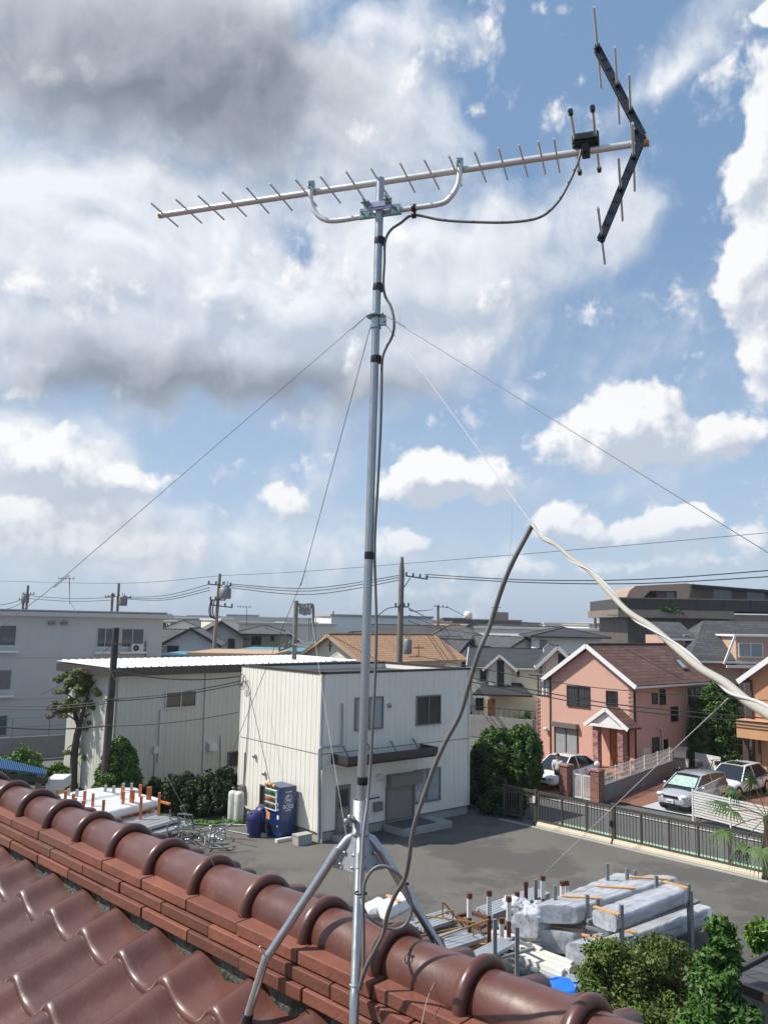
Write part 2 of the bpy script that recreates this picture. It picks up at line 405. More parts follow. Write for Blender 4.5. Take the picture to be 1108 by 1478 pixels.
# ridge caps: local x runs to the near right, y away from the camera
mb=MB()
for k in range(-14,25):
    xk=-.018-.29*k
    if xk<XL or xk>XR: continue
    j=random.uniform(-.0025,.0025); jz=random.uniform(-.002,.002)
    prof=[(.072,-.305),(.074,-.30),(.079,-.15),(.082,-.03),(.085,-.022),(.094,-.018),(.101,-.010),(.1035,0),(.101,.009),(.095,.015),(.086,.017),(.078,.015),(.070,.012),(.070,-.02)]
    prof=[(r*1.0,z) for r,z in prof]
    # axis = +x; xref = up so that angle 0 is up
    mb.lathe([(r,z+j) for r,z in prof],(xk,random.uniform(-.002,.002),7.093+jz),n=26,axis=V(1,0,0),xref=V(0,0,1),a0=-R_(100),a1=R_(100))
mb.build('ridge_cap',MT['cap_glaze'],roof)
# three courses of flat ridge tiles
mb=MB()
for i,(zt,hw,off) in enumerate([(7.088,.128,.05),(7.048,.140,.20),(7.008,.151,.115)]):
    x=XL+off
    while x<XR:
        L_=.29+random.uniform(-.004,.004); jy=random.uniform(-.003,.003); jz=random.uniform(-.0015,.0015)
        for sgn in (-1,1):
            y0,y1=(-(hw+jy),-.01) if sgn<0 else (.01,hw+jy)
            # slight outward fall
            p=[V(x+.0025,y0,zt-.037),V(x+L_-.0025,y0,zt-.037),V(x+L_-.0025,y1,zt-.034),V(x+.0025,y1,zt-.034)]
            t=.0385
            q=[a+V(0,0,t+jz) for a in p]
            for a in q:
                if abs(a.y)>.05: a.z-=.004
            mb.hexa(p+q)
        x+=L_
mb.build('ridge_course',MT['noshi_clay'],roof,bevel=.003)
mb=MB(); mb.box(XL,XR,-.122,.122,6.80,6.985)
# lumpy mortar face
for sgn in (-1,1):
    vs=[];fs=[];nx=700;nz_=5
    for i in range(nx+1):
        for j in range(nz_+1):
            x=XL+(XR-XL)*i/nx; z=6.985-.12*j/nz_
            y=sgn*(.125+.012*noise.noise(V(x*30,z*30,sgn)))
            vs.append((x,y,z))
    for i in range(nx):
        for j in range(nz_):
            a=i*(nz_+1)+j; fs.append((a,a+1,a+nz_+2,a+nz_+1))
    mb.add(vs,fs,True)
mb.build('mortar_bed',MT['mortar_grey'],roof)
# S-tiles
def hprof(t):
    # t 0..1 across a tile, crest at t=0, broad trough
    if t>=0: t=.5*t/.66 if t<.60 else .5+.5*(t-.60)/.40
    c=.5+.5*math.cos(2*math.pi*t)
    return .058*(c**2.1)
PW=.2705; X0=-1.823
def tile_slope(sgn, nu, fine, rows, name):
    vs=[];fs=[]
    k0=int((XL-X0)/PW)+1; k1=int((XR-X0)/PW)
    for r in range(rows):
        yl=.272+.23*r                    # lip distance from the ridge
        yu=yl-.23-.045 if r>0 else .06
        for k in range(k0,k1):
            xc=X0+k*PW; b=len(vs); jz=random.uniform(-.0015,.0015); jy=random.uniform(-.003,.003)
            if fine: seq=[(yl-.012,-.027),(yl-.001,-.026),(yl+.004,-.021),(yl+.0065,-.011),(yl+.005,-.002),(yl-.002,.0025),(yl-.015,.0030),(yl-.05,0),(yl-.10,0),(yl-.16,0),(yu,0)]
            else: seq=[(yl-.001,-.02),(yl+.004,-.01),(yl-.004,0),(yu,0)]
            n=nu
            for (y,dz) in seq:
                frac=(yl-y)/.23
                for i in range(n+1):
                    t=-.09+1.14*i/n
                    hh=hprof(t)
                    if t<0: hh=hprof(0)-((-t)*.10+(.012 if t<-.06 else 0))   # rolled outer lip of the crest
                    zz=6.96-(.4 if sgn<0 else .50)*(y-.16)-.054+hh-.016*frac+dz+jz
                    if t>.97: zz-=.012
                    vs.append((xc+t*PW, sgn*(y+jy), zz))
            N=n+1
            for a in range(len(seq)-1):
                for i in range(n):
                    q=(b+a*N+i,b+a*N+i+1,b+(a+1)*N+i+1,b+(a+1)*N+i)
                    fs.append(q if sgn<0 else q[::-1])
    m=MB(); m.add(vs,fs,True); return m.build(name,MT['tile_glaze'],roof)
tile_slope(-1,22,True,16,'tile_slope')
tile_slope(1,8,False,16,'tile_slope')
mb=MB(); x=-3.0
while x<2.6:
    jy=random.uniform(-.012,.02)
    mb.lathe([(.0,0),(.030,.0),(.034,.01),(.034,.10),(.034,.215+jy),(.028,.23+jy),(0,.232+jy)],(x,.10,7.052+random.uniform(-.004,.004)),n=10,axis=V(0,1,-.16)); x+=.135+random.uniform(-.01,.01)
mb.build('ridge_end_tile',MT['tile_glaze'],roof)
# the house below
mb=MB(); zb=6.96-.4*(3.9-.16)
zz=lambda y:6.96-.54*(y-.16)
mb.prism([V(XL+.3,-3.6,0),V(XL+.3,3.6,0),V(XL+.3,3.6,zz(3.6)-.2),V(XL+.3,0,zz(0)-.2),V(XL+.3,-3.6,zz(3.6)-.2)],(XR-XL-.6,0,0))
mb.build('wall',MT['cream_stucco'],roof)
mb=MB()
for s in (-1,1):
    mb.prism([V(XL,0,zz(0)-.09),V(XL,s*3.9,zz(3.9)-.09),V(XL,s*3.9,zz(3.9)-.2),V(XL,0,zz(0)-.2)],(XR-XL,0,0))
mb.build('roof_deck',MT['fascia_dark'],roof)
mb=MB()
for x in (-5,-2,1):
    mb.box(x,x+1.6,-3.64,-3.6,3.5,4.6); mb.box(x,x+1.6,3.6,3.64,3.5,4.6)
mb.split('window',MT['glass_dark'],roof)

# ================================================================== roof mount, mast, aerial
MX,MY=-.05,2.45
P_=lambda x,y:D(x,y,MY)
mount=thing('roof_mount','galvanised four-legged steel roof mount straddling the red ridge tiles','roof mount',(MX,MY,7.18))
zc0,zc1=P_(520,1205).z,P_(520,1154).z
mb=MB(); mb.lathe([(.0185,zc1-.02),(.0205,zc1),(.0225,zc1),(.0225,zc0+.008),(.026,zc0+.006),(.026,zc0),(.0225,zc0-.004),(.0225,zc0-.05),(0,zc0-.05)],(MX,MY,0),n=24)
mb.build('collar',MT['zinc_hub'],mount,world=True)
# gusset skirt
mb=MB()
for ang in (0,90,180,270):
    d=V(math.cos(R_(ang)),math.sin(R_(ang)),0); s=V(-d.y,d.x,0)
    for e in (-1,1):
        c=V(MX,MY,zc0)
        p=[c+d*.018+s*.006*e, c+d*.032+s*.006*e-V(0,0,.004), c+d*.075+s*.006*e-V(0,0,.088), c+d*.018+s*.006*e-V(0,0,.10)]
        mb.prism(p,s*.002*e)
for ang in (45,135,225,315):
    d=V(math.cos(R_(ang)),math.sin(R_(ang)),0); s=V(-d.y,d.x,0); c=V(MX,MY,zc0)
    mb.prism([c+d*.020-s*.022-V(0,0,.002),c+d*.020+s*.022-V(0,0,.002),c+d*.046+s*.046-V(0,0,.088),c+d*.046-s*.046-V(0,0,.088)],d*.003)
mb.build('gusset',MT['zinc_hub'],mount,world=True)
kneeP=P_(384,1382); footP=P_(358,1466)
ko,kz=abs(kneeP.x-MX),kneeP.z; fo,fz=abs(footP.x-MX),footP.z
print('knee',ko,kz,'foot',fo,fz)
def legpts(d):
    c=V(MX,MY,0)
    return [c+d*.022+V(0,0,zc0-.004),c+d*.034+V(0,0,zc0-.012),c+d*.075+V(0,0,zc0-.012-(zc0-kz)*.15),c+d*(ko-.012)+V(0,0,kz+.014),c+d*ko+V(0,0,kz),c+d*(ko+.006)+V(0,0,kz-.02),c+d*fo+V(0,0,fz)]
for i,d in enumerate((V(-1,0,0),V(0,-1,0),V(1,0,0),V(0,1,0))):
    mb=MB(); q=legpts(d)
    mb.tube(q,[.010,.013,.0125,.0118,.0125,.0118,.0118],n=16)
    # swaged sleeve
    a=q[2]; b=q[3]; dr=(b-a).normalized(); mb.tube([a-dr*.03,a+dr*.012],.0142,n=16)
    dn=(q[-1]-q[-2]).normalized()
    lg=mb.build('leg',MT['zinc_bright'] ,mount,world=True)
    fb=MB(); fb.tube([q[-1]-dn*.004,q[-1]+dn*.03,q[-1]+dn*.045],[.0145,.0155,.018],n=16); fb.build('rubber_foot',MT['black_plastic'],lg,world=True)
mb=MB(); c=V(MX,MY-.021,P_(513,1180).z); n_=V(-.75,-.66,0)
mb.tube([V(MX,MY,c.z)+n_*.018,V(MX,MY,c.z)+n_*.045],.006,n=10)
mb.tube([V(MX,MY,c.z)+n_*.028,V(MX,MY,c.z)+n_*.036],.011,n=6,smooth=False)
sd=V(-n_.y,n_.x,0)
mb.ball(V(MX,MY,c.z+.008)+n_*.047+sd*.008,(.007,.007,.009)); mb.ball(V(MX,MY,c.z-.006)+n_*.047-sd*.008,(.007,.007,.009))
mb.build('wing_bolt',MT['zinc_bright'],mount,world=True)
mb=MB()
for ang in (250,290,200,340):
    d=V(math.cos(R_(ang)),math.sin(R_(ang)),0); mb.ball(V(MX,MY,zc0-.045)+d*.045,.0055,8,6)
    mb.ball(V(MX,MY,zc0-.075)+d*.058,.0045,8,6)
mb.split('rivet',MT['zinc_bright'],mount,world=True)

mast=thing('antenna_mast','tall galvanised steel mast standing in the roof mount','mast',(MX,MY,7.3))
ztop=P_(549,257).z; TX=P_(549,257).x
def mp(z):   # mast centre at height z
    t=(z-7.4)/(ztop-7.4); return V(MX+(TX-MX)*t,MY,z)
mb=MB(); mb.tube([mp(7.36),mp(8.195),mp(8.2)],[.0133,.0133,.0128],n=20); mb.tube([mp(8.19),mp(ztop-.0015)],[.0128,.0128],n=20)
mb.build('pole',MT['zinc_pipe'],mast,world=True)
for y in (348,415,519,802,1127):
    z=P_(545,y).z; r=.0162; h=.011
    pos=mp(z)+V(.0035,0,0)
    mb=MB(); mb.tube([pos-V(0,0,h),pos-V(0,0,h*.5),pos+V(0,0,h*.6),pos+V(0,0,h)],[r+.0004,r+.0012,r+.0006,r],n=20); mb.build('tape_band',MT['vinyl_tape'],mast,world=True)
zr=P_(543,457).z
mb=MB(); mb.lathe([(.0135,-.0015),(.030,-.0015),(.030,.0015),(.0135,.0015)],mp(zr),n=28,smooth=False)
for a in range(6):
    d=V(math.cos(a*1.047+.3),math.sin(a*1.047+.3),0); mb.lathe([(.003,0.002),(.006,.002),(.006,.005),(.003,.005)],mp(zr)+d*.023,n=10)
mb.build('guy_ring',MT['zinc_chromate'],mast,world=True)
mb=MB(); mb.tube([mp(zr-.034),mp(zr-.008)],.0155,n=20); mb.box(TX+.006,TX+.028,MY-.018,MY-.006,zr-.032,zr-.010); mb.tube([V(TX+.022,MY-.026,zr-.02),V(TX+.022,MY+.01,zr-.02)],.004,n=8); mb.tube([mp(zr-.038),mp(zr-.034)],.0165,n=20)
mb.build('ring_clamp',MT['zinc_bright'],mast,world=True)

# ---- aerial
BAZ=-72.2; bd=azv(BAZ); ed=azv(BAZ+90)      # boom points left-away; elements point away-right
B0=D(549,263,MY+.042)
tL=hit(B0,bd,233,2.2); tR=-hit(B0,-bd,930,1.6)
print('boom len',tL-tR,'ends',proj(B0+bd*tL),proj(B0+bd*tR))
ant=thing('tv_antenna','long multi-element television aerial with black V-shaped reflector on the mast top','antenna',B0)
mb=MB(); mb.tube([B0+bd*tL,B0+bd*(tR)],.0105,n=18); mb.build('boom',MT['aluminium'],ant,world=True)
mb=MB(); mb.tube([B0+bd*(tL-.002),B0+bd*(tL+.008)],.0108,n=18); mb.tube([B0+bd*(tR-.012),B0+bd*(tR+.004)],.013,n=18); mb.build('boom_cap',MT['brass_cap'],ant,world=True)
def bt(px): 
    return hit(B0,bd,px,2.2) if px<549 else -hit(B0,-bd,px,1.6)
els=[238,273,305,338.5,372,406,442,477,513,548,588,623,657,693,725.7,755,781.5,803]
for i,px in enumerate(els):
    c=B0+bd*bt(px); hl=.088+.004*(i/17); mb=MB(); c=c+V(0,0,random.uniform(-.0015,.0015))
    e2=(ed+bd*random.uniform(-.02,.02)+V(0,0,random.uniform(-.012,.012))).normalized()
    mb.tube([c-e2*hl,c+e2*hl],.0032,n=8); mb.build('director',MT['aluminium'],ant,world=True)
# reflector arms in the vertical plane of the boom
nv=ed
def vp(px,py): return onplane(px,py,B0,nv)
apex=vp(927,198)
for (ex,ey,lst) in ((861,70,[(862.5,72),(890,127),(909,164)]),(866,347,[(909,229),(891.5,275),(864.5,342)])):
    e=vp(ex,ey); dr=(e-apex).normalized(); sg=1 if e.z>apex.z else -1
    mb=MB(); L_=(e-apex).length
    side=dr.cross(nv).normalized()
    for q in (-1,1): mb.bar(apex+nv*.011*q,e+nv*.008*q,.003,.021,up=side)
    mb.bar(apex+side*.0,e,.018,.004,up=side)
    nh=9
    for h in range(nh): mb.bar(apex+dr*(L_*(h+.7)/nh)-nv*.012,apex+dr*(L_*(h+.7)/nh)+nv*.012,.006,.018,up=side)
    arm=mb.build('reflector_arm',MT['dark_blue_plastic'],ant,world=True)
    for (cx,cy) in lst:
        c=vp(cx,cy); hl=.184
        t=(c-apex).dot(dr); c=apex+dr*t
        m2=MB(); m2.tube([c-ed*hl,c+ed*hl],.0038,n=8); m2.build('reflector_rod',MT['aluminium'],arm,world=True)
        m3=MB(); m3.tube([c-ed*.022,c+ed*.022],.008,n=10); m3.build('rod_clip',MT['black_plastic'],arm,world=True)
mb=MB(); c=vp(917,199); 
mb.bar(apex+bd*.030,apex-bd*.006,.026,.034); mb.ball(c-ed*.02+V(0,0,.012),.008,8,6)
mb.build('reflector_hub',MT['dark_blue_plastic'],ant,world=True)
# radiator
rc=B0+bd*bt(845)
mb=MB(); Mx=Matrix.Translation(rc)@Matrix((( -bd.x,ed.x,0,0),(-bd.y,ed.y,0,0),(0,0,1,0),(0,0,0,1)))
mb.box(-.039,.039,-.028,.030,.014,.046,Mx); mb.box(-.032,.032,-.034,.034,.020,.040,Mx); mb.box(-.012,.012,-.024,.020,-.014,.016,Mx)
mb.build('feed_box',MT['black_plastic'],ant,world=True,bevel=.003)
for s in (-1,1):
    c=rc-bd*.030*s+V(0,0,.028) ; hl=.165
    mb=MB(); mb.tube([c-ed*hl,c+ed*hl],.0042,n=10); rd=mb.build('radiator_rod',MT['aluminium'],ant,world=True)
    mb=MB()
    for e in (-1,1): mb.tube([c+ed*(hl-.012)*e,c+ed*(hl+.006)*e],.0072,n=10)
    mb.split('rod_cap',MT['black_plastic'],rd,world=True)
# support bracket
BK=[(452.5,276),(452,290),(455,304),(463,316),(478,323),(505,321),(549,313),(600,305),(638,299),(652,290),(662,274),(665,258),(665,243)]
pts=[vp(*p) for p in BK]; pts=[p-ed*.022 for p in pts]
mb=MB(); mb.tube(spline(pts,5),.0085,n=14); mb.build('support_bracket',MT['aluminium'],ant,world=True)
mb=MB()
for (x,y) in ((452,274),(664,242)):
    c=vp(x,y)-ed*.012; mb.bar(c+V(0,0,.018)-bd*.0,c-V(0,0,.016),.020,.03); mb.tube([c+V(0,0,.004)-ed*.03,c+V(0,0,.004)+ed*.03],.0032,n=8); mb.tube([c-V(0,0,.010)-ed*.03,c-V(0,0,.010)+ed*.03],.0032,n=8)
mb.split('bracket_clamp',MT['zinc_chromate'],ant,world=True)
zc=P_(549,302).z; cc=mp(zc)
Mc=Matrix.Translation(cc)@Matrix(((-bd.x,ed.x,0,0),(-bd.y,ed.y,0,0),(0,0,1,0),(0,0,0,1)))
mb=MB(); mb.box(-.045,.045,-.020,-.0145,-.010,.016,Mc); mb.box(-.030,.026,-.024,-.014,-.003,.012,Mc)
mb.build('clamp_plate',MT['clamp_plate'],ant,world=True)
mb=MB()
for s in (-1,1):
    mb.tube([Mc@V(.036*s,-.06,.012),Mc@V(.036*s,.03,.012)],.0035,n=8); mb.box(.036*s-.008,.036*s+.008,-.032,-.022,.004,.020,Mc)
    mb.tube([Mc@V(.036*s-.014,-.034,.012),Mc@V(.036*s+.014,-.034,.012)],.004,n=8)
    mb.box(.05*s-.016,.05*s+.016,.0,.016,-.020,.010,Mc)
    mb.tube([Mc@V(.055*s,-.02,-.008),Mc@V(.055*s,.03,-.008)],.003,n=8)
mb.box(-.070,.070,.002,.012,-.022,-.014,Mc)
mb.build('mast_clamp',MT['zinc_chromate'],ant,world=True)
mb=MB(); c=vp(600,305)-ed*.022; mb.lathe([(.009,-.006),(.0125,-.006),(.0125,.006),(.009,.006)],c,n=16,axis=bd); c2=c-V(0,0,.024)
mb.lathe([(.003,-.006),(.010,-.006),(.010,.006),(.003,.006)],c2,n=16,axis=bd); mb.bar(c-V(0,0,.008),c2+V(0,0,.004),.006,.008)
mb.build('cable_clip',MT['black_plastic'],ant,world=True)

# ---- cables
ca=[vp(839,222)-ed*.02,vp(834,240)-ed*.02,vp(822,268)-ed*.02,vp(805,297)-ed*.02,vp(780,318)-ed*.02,vp(740,325)-ed*.02,vp(690,325)-ed*.02,vp(640,322)-ed*.02,c2,D(578,322,2.46),D(563,333,2.45),D(555.5,350,2.44),
    D(554.5,380,2.44),D(553,410,2.44),D(556,428,2.44),D(564,443,2.43),D(568.5,465,2.42),D(566,485,2.43),D(557,502,2.44),D(551.5,520,2.44),D(550.5,560,2.44),D(549,620,2.44),D(545,700,2.44),D(541.5,760,2.44),D(540.5,800,2.44),D(541.5,840,2.44),D(543,900,2.43),D(542,960,2.43),D(539,1020,2.43),D(536,1080,2.43),D(533,1127,2.42),
    D(530,1160,2.40),D(525,1195,2.35),D(522,1240,2.30),D(520,1290,2.24),D(528,1318,2.2),D(545,1333,2.2),D(570,1341,2.2),D(587,1332,2.2),D(594,1310,2.2),D(587,1284,2.2),D(573,1260,2.2),D(553,1250,2.2),D(537,1256,2.2),D(526,1276,2.2),D(524,1310,2.2),D(525,1350,2.2),D(524,1400,2.2),D(521,1425,2.2)]
mb=MB(); mb.tube(spline(ca,6),.0042,n=10)
tag(mb.build('coaxial_cable',MT['coax_grey'],loc=ca[0]),'grey coaxial cable taped down the mast and ending in a loop at the mount','cable')
mb=MB()
for (x,y,Y,r,lb) in ((519,1289,2.24,.014,'black cable tie round the near mount leg'),(580,1275,2.45,.0145,'black cable tie round the right mount leg holding the cable loop')):
    mb=MB(); c=D(x,y,Y); mb.lathe([(r-.002,-.002),(r,-.002),(r,.002),(r-.002,.002)],c,n=16); mb.box(c.x+r-.003,c.x+r+.005,c.y-.006,c.y+.002,c.z-.003,c.z+.003)
    tag(mb.build('cable_tie',MT['black_plastic'],loc=c),lb,'cable tie')
kb=[(768,757,1.72),(757,778,1.73),(742,806,1.74),(728,838,1.76),(717,870,1.78),(706,905,1.8),(692,938,1.8),(678,982,1.82),(664,1030,1.84),(644,1068,1.86),(627,1105,1.88),(613,1145,1.9),(601,1180,1.92),(594,1210,1.94),(590,1240,1.96),(584,1268,1.99),(570,1292,2.03),(559,1320,2.08),(554,1345,2.12),(543,1368,2.14),(530,1392,2.16),(522,1415,2.18),(519,1428,2.19)]
kp=spline([D(*k) for k in kb],8)
mb=MB(); mb.tube(kp,[.0052+.0005*noise.noise(V(i*.21,0,3)) for i in range(len(kp))],n=10)
tag(mb.build('drop_cable',MT['coax_grey'],loc=kp[0]),'thick brown-grey cable hanging in a long curve right of the mast down to its foot','cable')
# white twisted cable coming toward the camera
wb=[(768,757,1.72),(783,777,1.64),(803,787,1.55),(823,805,1.44),(850,824,1.33),(876,852,1.2),(905,882,1.08),(940,905,.98),(975,935,.87),(1008,963,.79),(1045,985,.71),(1075,1010,.65),(1110,1032,.58),(1160,1065,.52)]
wp=spline([D(*k) for k in wb],8)
mb=MB(); mb.tube(wp,[.0034+.0004*min(1,i/20) for i in range(len(wp))],n=14)
wc=mb.build('cable_core',MT['drop_white'],thing('service_cable','pale beige service cable with a twisted white messenger wire, leading off to the right edge','cable',wp[0]),world=True)
mb=MB(); q=[]
for i,p in enumerate(wp):
    a=i*.22; t=(wp[min(i+1,len(wp)-1)]-wp[max(i-1,0)]).normalized(); x=t.cross(V(0,0,1)).normalized(); y=x.cross(t); rr=.0040+.0006*min(1,i/20); q.append(p+x*math.cos(a)*rr+y*math.sin(a)*rr)
mb.tube(spline(q,2),.0013,n=8); mb.build('messenger_wire',MT['nylon_wire'],wc.parent,world=True)
# guy wires
ring=mp(zr)
def wire(name,label,pts,r,m,cat='wire',group=None,sag=0,n=6):
    pts=[Vector(p) for p in pts]
    if len(pts)==2 and sag:
        a,b=pts; pts=[a.lerp(b,i/12)-V(0,0,sag*4*(i/12)*(1-i/12)) for i in range(13)]
    mb=MB(); mb.tube(pts,r,n=n); return tag(mb.build(name,m,loc=pts[0]),label,cat,group)
def twist(mb,a,b,turns,r,wr):
    n=turns*8; d=(b-a).normalized(); x=d.cross(V(0,0,1)).normalized(); y=x.cross(d)
    for ph in (0,math.pi): mb.tube([a.lerp(b,i/n)+(x*math.cos(i*math.pi/4+ph)+y*math.sin(i*math.pi/4+ph))*r for i in range(n+1)],wr,n=5)
def guy(label,pts,r,m,tw,pig):
    t=thing('guy_wire',label,'guy wire',ring,group='guy wires of the mast')
    mb=MB(); mb.tube(pts,r,n=6)
    for a,b in tw: twist(mb,a,b,9,r*1.1,r*.6)
    mb.build('strand',m,t,world=True)
    mb=MB(); mb.tube(pig,r*.6,n=5); mb.build('wire_tail',MT['nylon_wire'],t,world=True)
g1e=D(-120,995,1.55); a=ring+V(-.028,-.01,0)
gm=D(66,856,1.85)
guy('thin steel guy wire running from the mast ring down to the far left',[a,gm,g1e],.0008,MT['steel_wire'],[(a,D(508,476,2.40)),(D(100,830,1.88),D(78,848,1.86))],
    [D(100,830,1.88),D(101,868,1.9),D(150,950,2.0),D(214,1070,2.1),D(283,1198,2.22),D(330,1290,2.3),D(374,1367,2.33)])
b=ring+V(-.012,.025,0)
guy('thin steel guy wire from the mast ring down across the cream left wall',[b,D(437,835,3.1),D(342,1068,3.7),D(300,1175,4.0)],.0012,MT['steel_wire'],[(D(441,822,3.07),D(434,845,3.12))],
    [D(441,822,3.07),D(444,850,3.05),D(455,930,2.9),D(480,1090,2.7),D(500,1208,2.5),D(508,1290,2.46)])
a=ring+V(.028,-.01,0)
guy('thin steel guy wire running from the mast ring to the right edge of the picture',[a,D(1108,798,1.35),D(1300,925,1.2)],.0008,MT['steel_wire'],[(a,D(585,472,2.40))],[D(577,455,2.41),D(577,467,2.41)])
b=ring+V(.015,.02,0)
guy('pale thin guy wire from the mast ring to the cable knot right of the mast',[b,D(590,510,2.38),D(768,757,1.72)],.0009,MT['nylon_wire'],[(D(738,718,1.82),D(766,754,1.73))],[D(738,722,1.81),D(738,760,1.8),D(735,806,1.78),D(729,830,1.77)])
wire('tie_wire','thin white wire crossing diagonally in front of the yard gate and pink house',[D(786,1260,1.9),D(905,1145,1.4),D(1050,1008,.95)],.0006,MT['nylon_wire'])
wire('tie_wire','thin loose wire hooked over the ridge tiles right of the roof mount',spline([D(622,1345,2.5),D(633,1372,2.35),D(648,1377,2.3),D(636,1400,2.22),D(617,1440,2.1),D(606,1490,2.0)],5),.0009,MT['coax_light'])
mb=MB(); zt=kz-.05
mb.lathe([(.0125,-.002),(.0145,0),(.0125,.003)],V(MX,MY,0)+V(0,-1,0)*(ko-.02)+V(0,0,kz+.03),n=14)
mb.tube([D(375,1366,2.36),D(381,1376,2.38),D(388,1388,2.40)],.002,n=6)
tag(mb.build('wire_binding',MT['nylon_wire'],loc=(MX,MY-ko,kz)),'twisted wire bindings round the knees of the mount legs','wire')
# ================================================================== sky, sun
SAZ,SEL=-92.0,51.0
scene.view_settings.view_transform='Standard'; scene.view_settings.look='None'; scene.view_settings.exposure=0.46; scene.view_settings.gamma=1
w=bpy.data.worlds.new('World'); scene.world=w; w.use_nodes=True
nt=w.node_tree; N=nt.nodes; L=nt.links; bg=N['Background']
def mth(op,a,b=0.0,cl=False,c=None):
    n=N.new('ShaderNodeMath'); n.operation=op; n.use_clamp=cl
    for i,q in enumerate((a,b,c)):
        if q is None: continue
        if isinstance(q,(int,float)): n.inputs[i].default_value=q
        else: L.new(q,n.inputs[i])
    return n.outputs[0]
def mrange(x,a,b,c=0.0,d=1.0,smooth=True):
    n=N.new('ShaderNodeMapRange'); n.interpolation_type='SMOOTHSTEP' if smooth else 'LINEAR'
    L.new(x,n.inputs[0])
    for i,q in enumerate((a,b,c,d)): n.inputs[i+1].default_value=q
    return n.outputs[0]
sky=N.new('ShaderNodeTexSky'); sky.sky_type='NISHITA'; sky.sun_disc=False
sky.sun_elevation=R_(SEL); sky.sun_rotation=R_(SAZ); sky.altitude=50; sky.air_density=1.0; sky.dust_density=1.6; sky.ozone_density=1.6
tc=N.new('ShaderNodeTexCoord'); sx=N.new('ShaderNodeSeparateXYZ'); L.new(tc.outputs['Generated'],sx.inputs[0])
az=mth('ARCTAN2',sx.outputs[0],sx.outputs[1]); el=mth('ARCSINE',sx.outputs[2])
cx=N.new('ShaderNodeCombineXYZ'); L.new(az,cx.inputs[0]); L.new(el,cx.inputs[1]); P0=cx.outputs[0]
def nz(vec,s,d,rg=.55,dist=0.0,off=(0,0,0),stretch=(1,1,1),w3=0):
    mp=N.new('ShaderNodeMapping'); mp.inputs['Location'].default_value=off; mp.inputs['Scale'].default_value=stretch; L.new(vec,mp.inputs[0])
    n=N.new('ShaderNodeTexNoise'); n.noise_dimensions='2D'; n.inputs['Scale'].default_value=s; n.inputs['Detail'].default_value=d; n.inputs['Roughness'].default_value=rg; n.inputs['Distortion'].default_value=dist
    L.new(mp.outputs[0],n.inputs['Vector']); return n
def azel(px,py):
    d=ray(px,py).normalized(); return math.atan2(d.x,d.y),math.asin(d.z)
def vadd(a,b):
    n=N.new('ShaderNodeVectorMath'); n.operation='ADD'; L.new(a,n.inputs[0])
    if isinstance(b,tuple): n.inputs[1].default_value=b
    else: L.new(b,n.inputs[1])
    return n.outputs[0]
def warp(vec,s,amt,d=3):
    n=nz(vec,s,d,.6); q=N.new('ShaderNodeVectorMath'); q.operation='SUBTRACT'; L.new(n.outputs['Color'],q.inputs[0]); q.inputs[1].default_value=(.5,.5,.5)
    k=N.new('ShaderNodeVectorMath'); k.operation='SCALE'; L.new(q.outputs[0],k.inputs[0]); k.inputs['Scale'].default_value=amt
    return vadd(vec,k.outputs[0])
def blob(px,py,rx,ry,ang=0,amp=1.0,vec=None):
    a,e=azel(px,py); a2,e2=azel(px+rx,py); a3,e3=azel(px,py-ry)
    ra=max(abs(a2-a),1e-3); re=max(abs(e3-e),1e-3)
    mp=N.new('ShaderNodeMapping'); mp.vector_type='TEXTURE'
    mp.inputs['Location'].default_value=(a,e,0); mp.inputs['Rotation'].default_value=(0,0,R_(ang)); mp.inputs['Scale'].default_value=(ra,re,1)
    L.new(vec,mp.inputs[0]); g=N.new('ShaderNodeTexGradient'); g.gradient_type='SPHERICAL'; L.new(mp.outputs[0],g.inputs[0])
    return mth('MULTIPLY',g.outputs['Fac'],amp)
def total(l):
    o=l[0]
    for q in l[1:]: o=mth('ADD',o,q)
    return o
def puff(vec,s,off=(0,0,0)):
    mp=N.new('ShaderNodeMapping'); mp.inputs['Location'].default_value=off; L.new(vec,mp.inputs[0])
    v=N.new('ShaderNodeTexVoronoi'); v.feature='SMOOTH_F1'; v.inputs['Scale'].default_value=s; v.inputs['Detail'].default_value=2; v.inputs['Roughness'].default_value=.55; v.inputs['Smoothness'].default_value=.35; v.inputs['Lacunarity'].default_value=2.2
    v.voronoi_dimensions='2D'; v.normalize=True; L.new(mp.outputs[0],v.inputs['Vector']); return mth('SUBTRACT',.32,v.outputs['Distance'])
SOFT=((120,90,560,360,0,1.7),(330,60,280,230,0,.9),(60,400,330,200,0,1.2),(300,430,420,170,0,1.9),(540,440,300,160,10,1.1),(560,170,120,170,15,1.1),(640,40,130,90,0,.9),
    (720,330,220,220,30,1.25),(880,270,140,150,20,.8),(980,60,200,90,8,1.0),(800,130,90,90,0,.5),(250,560,430,80,0,.9),(640,540,160,70,0,.6),(60,700,280,110,-8,1.2),(200,780,280,90,0,.6),(640,810,600,60,0,.40),(900,690,250,90,0,.3),(340,680,160,90,0,-.4),(770,540,70,40,0,.7),(900,330,60,60,0,.4),
    (430,345,60,45,0,-1.1),(140,345,50,25,0,-.5),(450,10,60,60,0,-.4),(680,170,50,80,0,-.5))
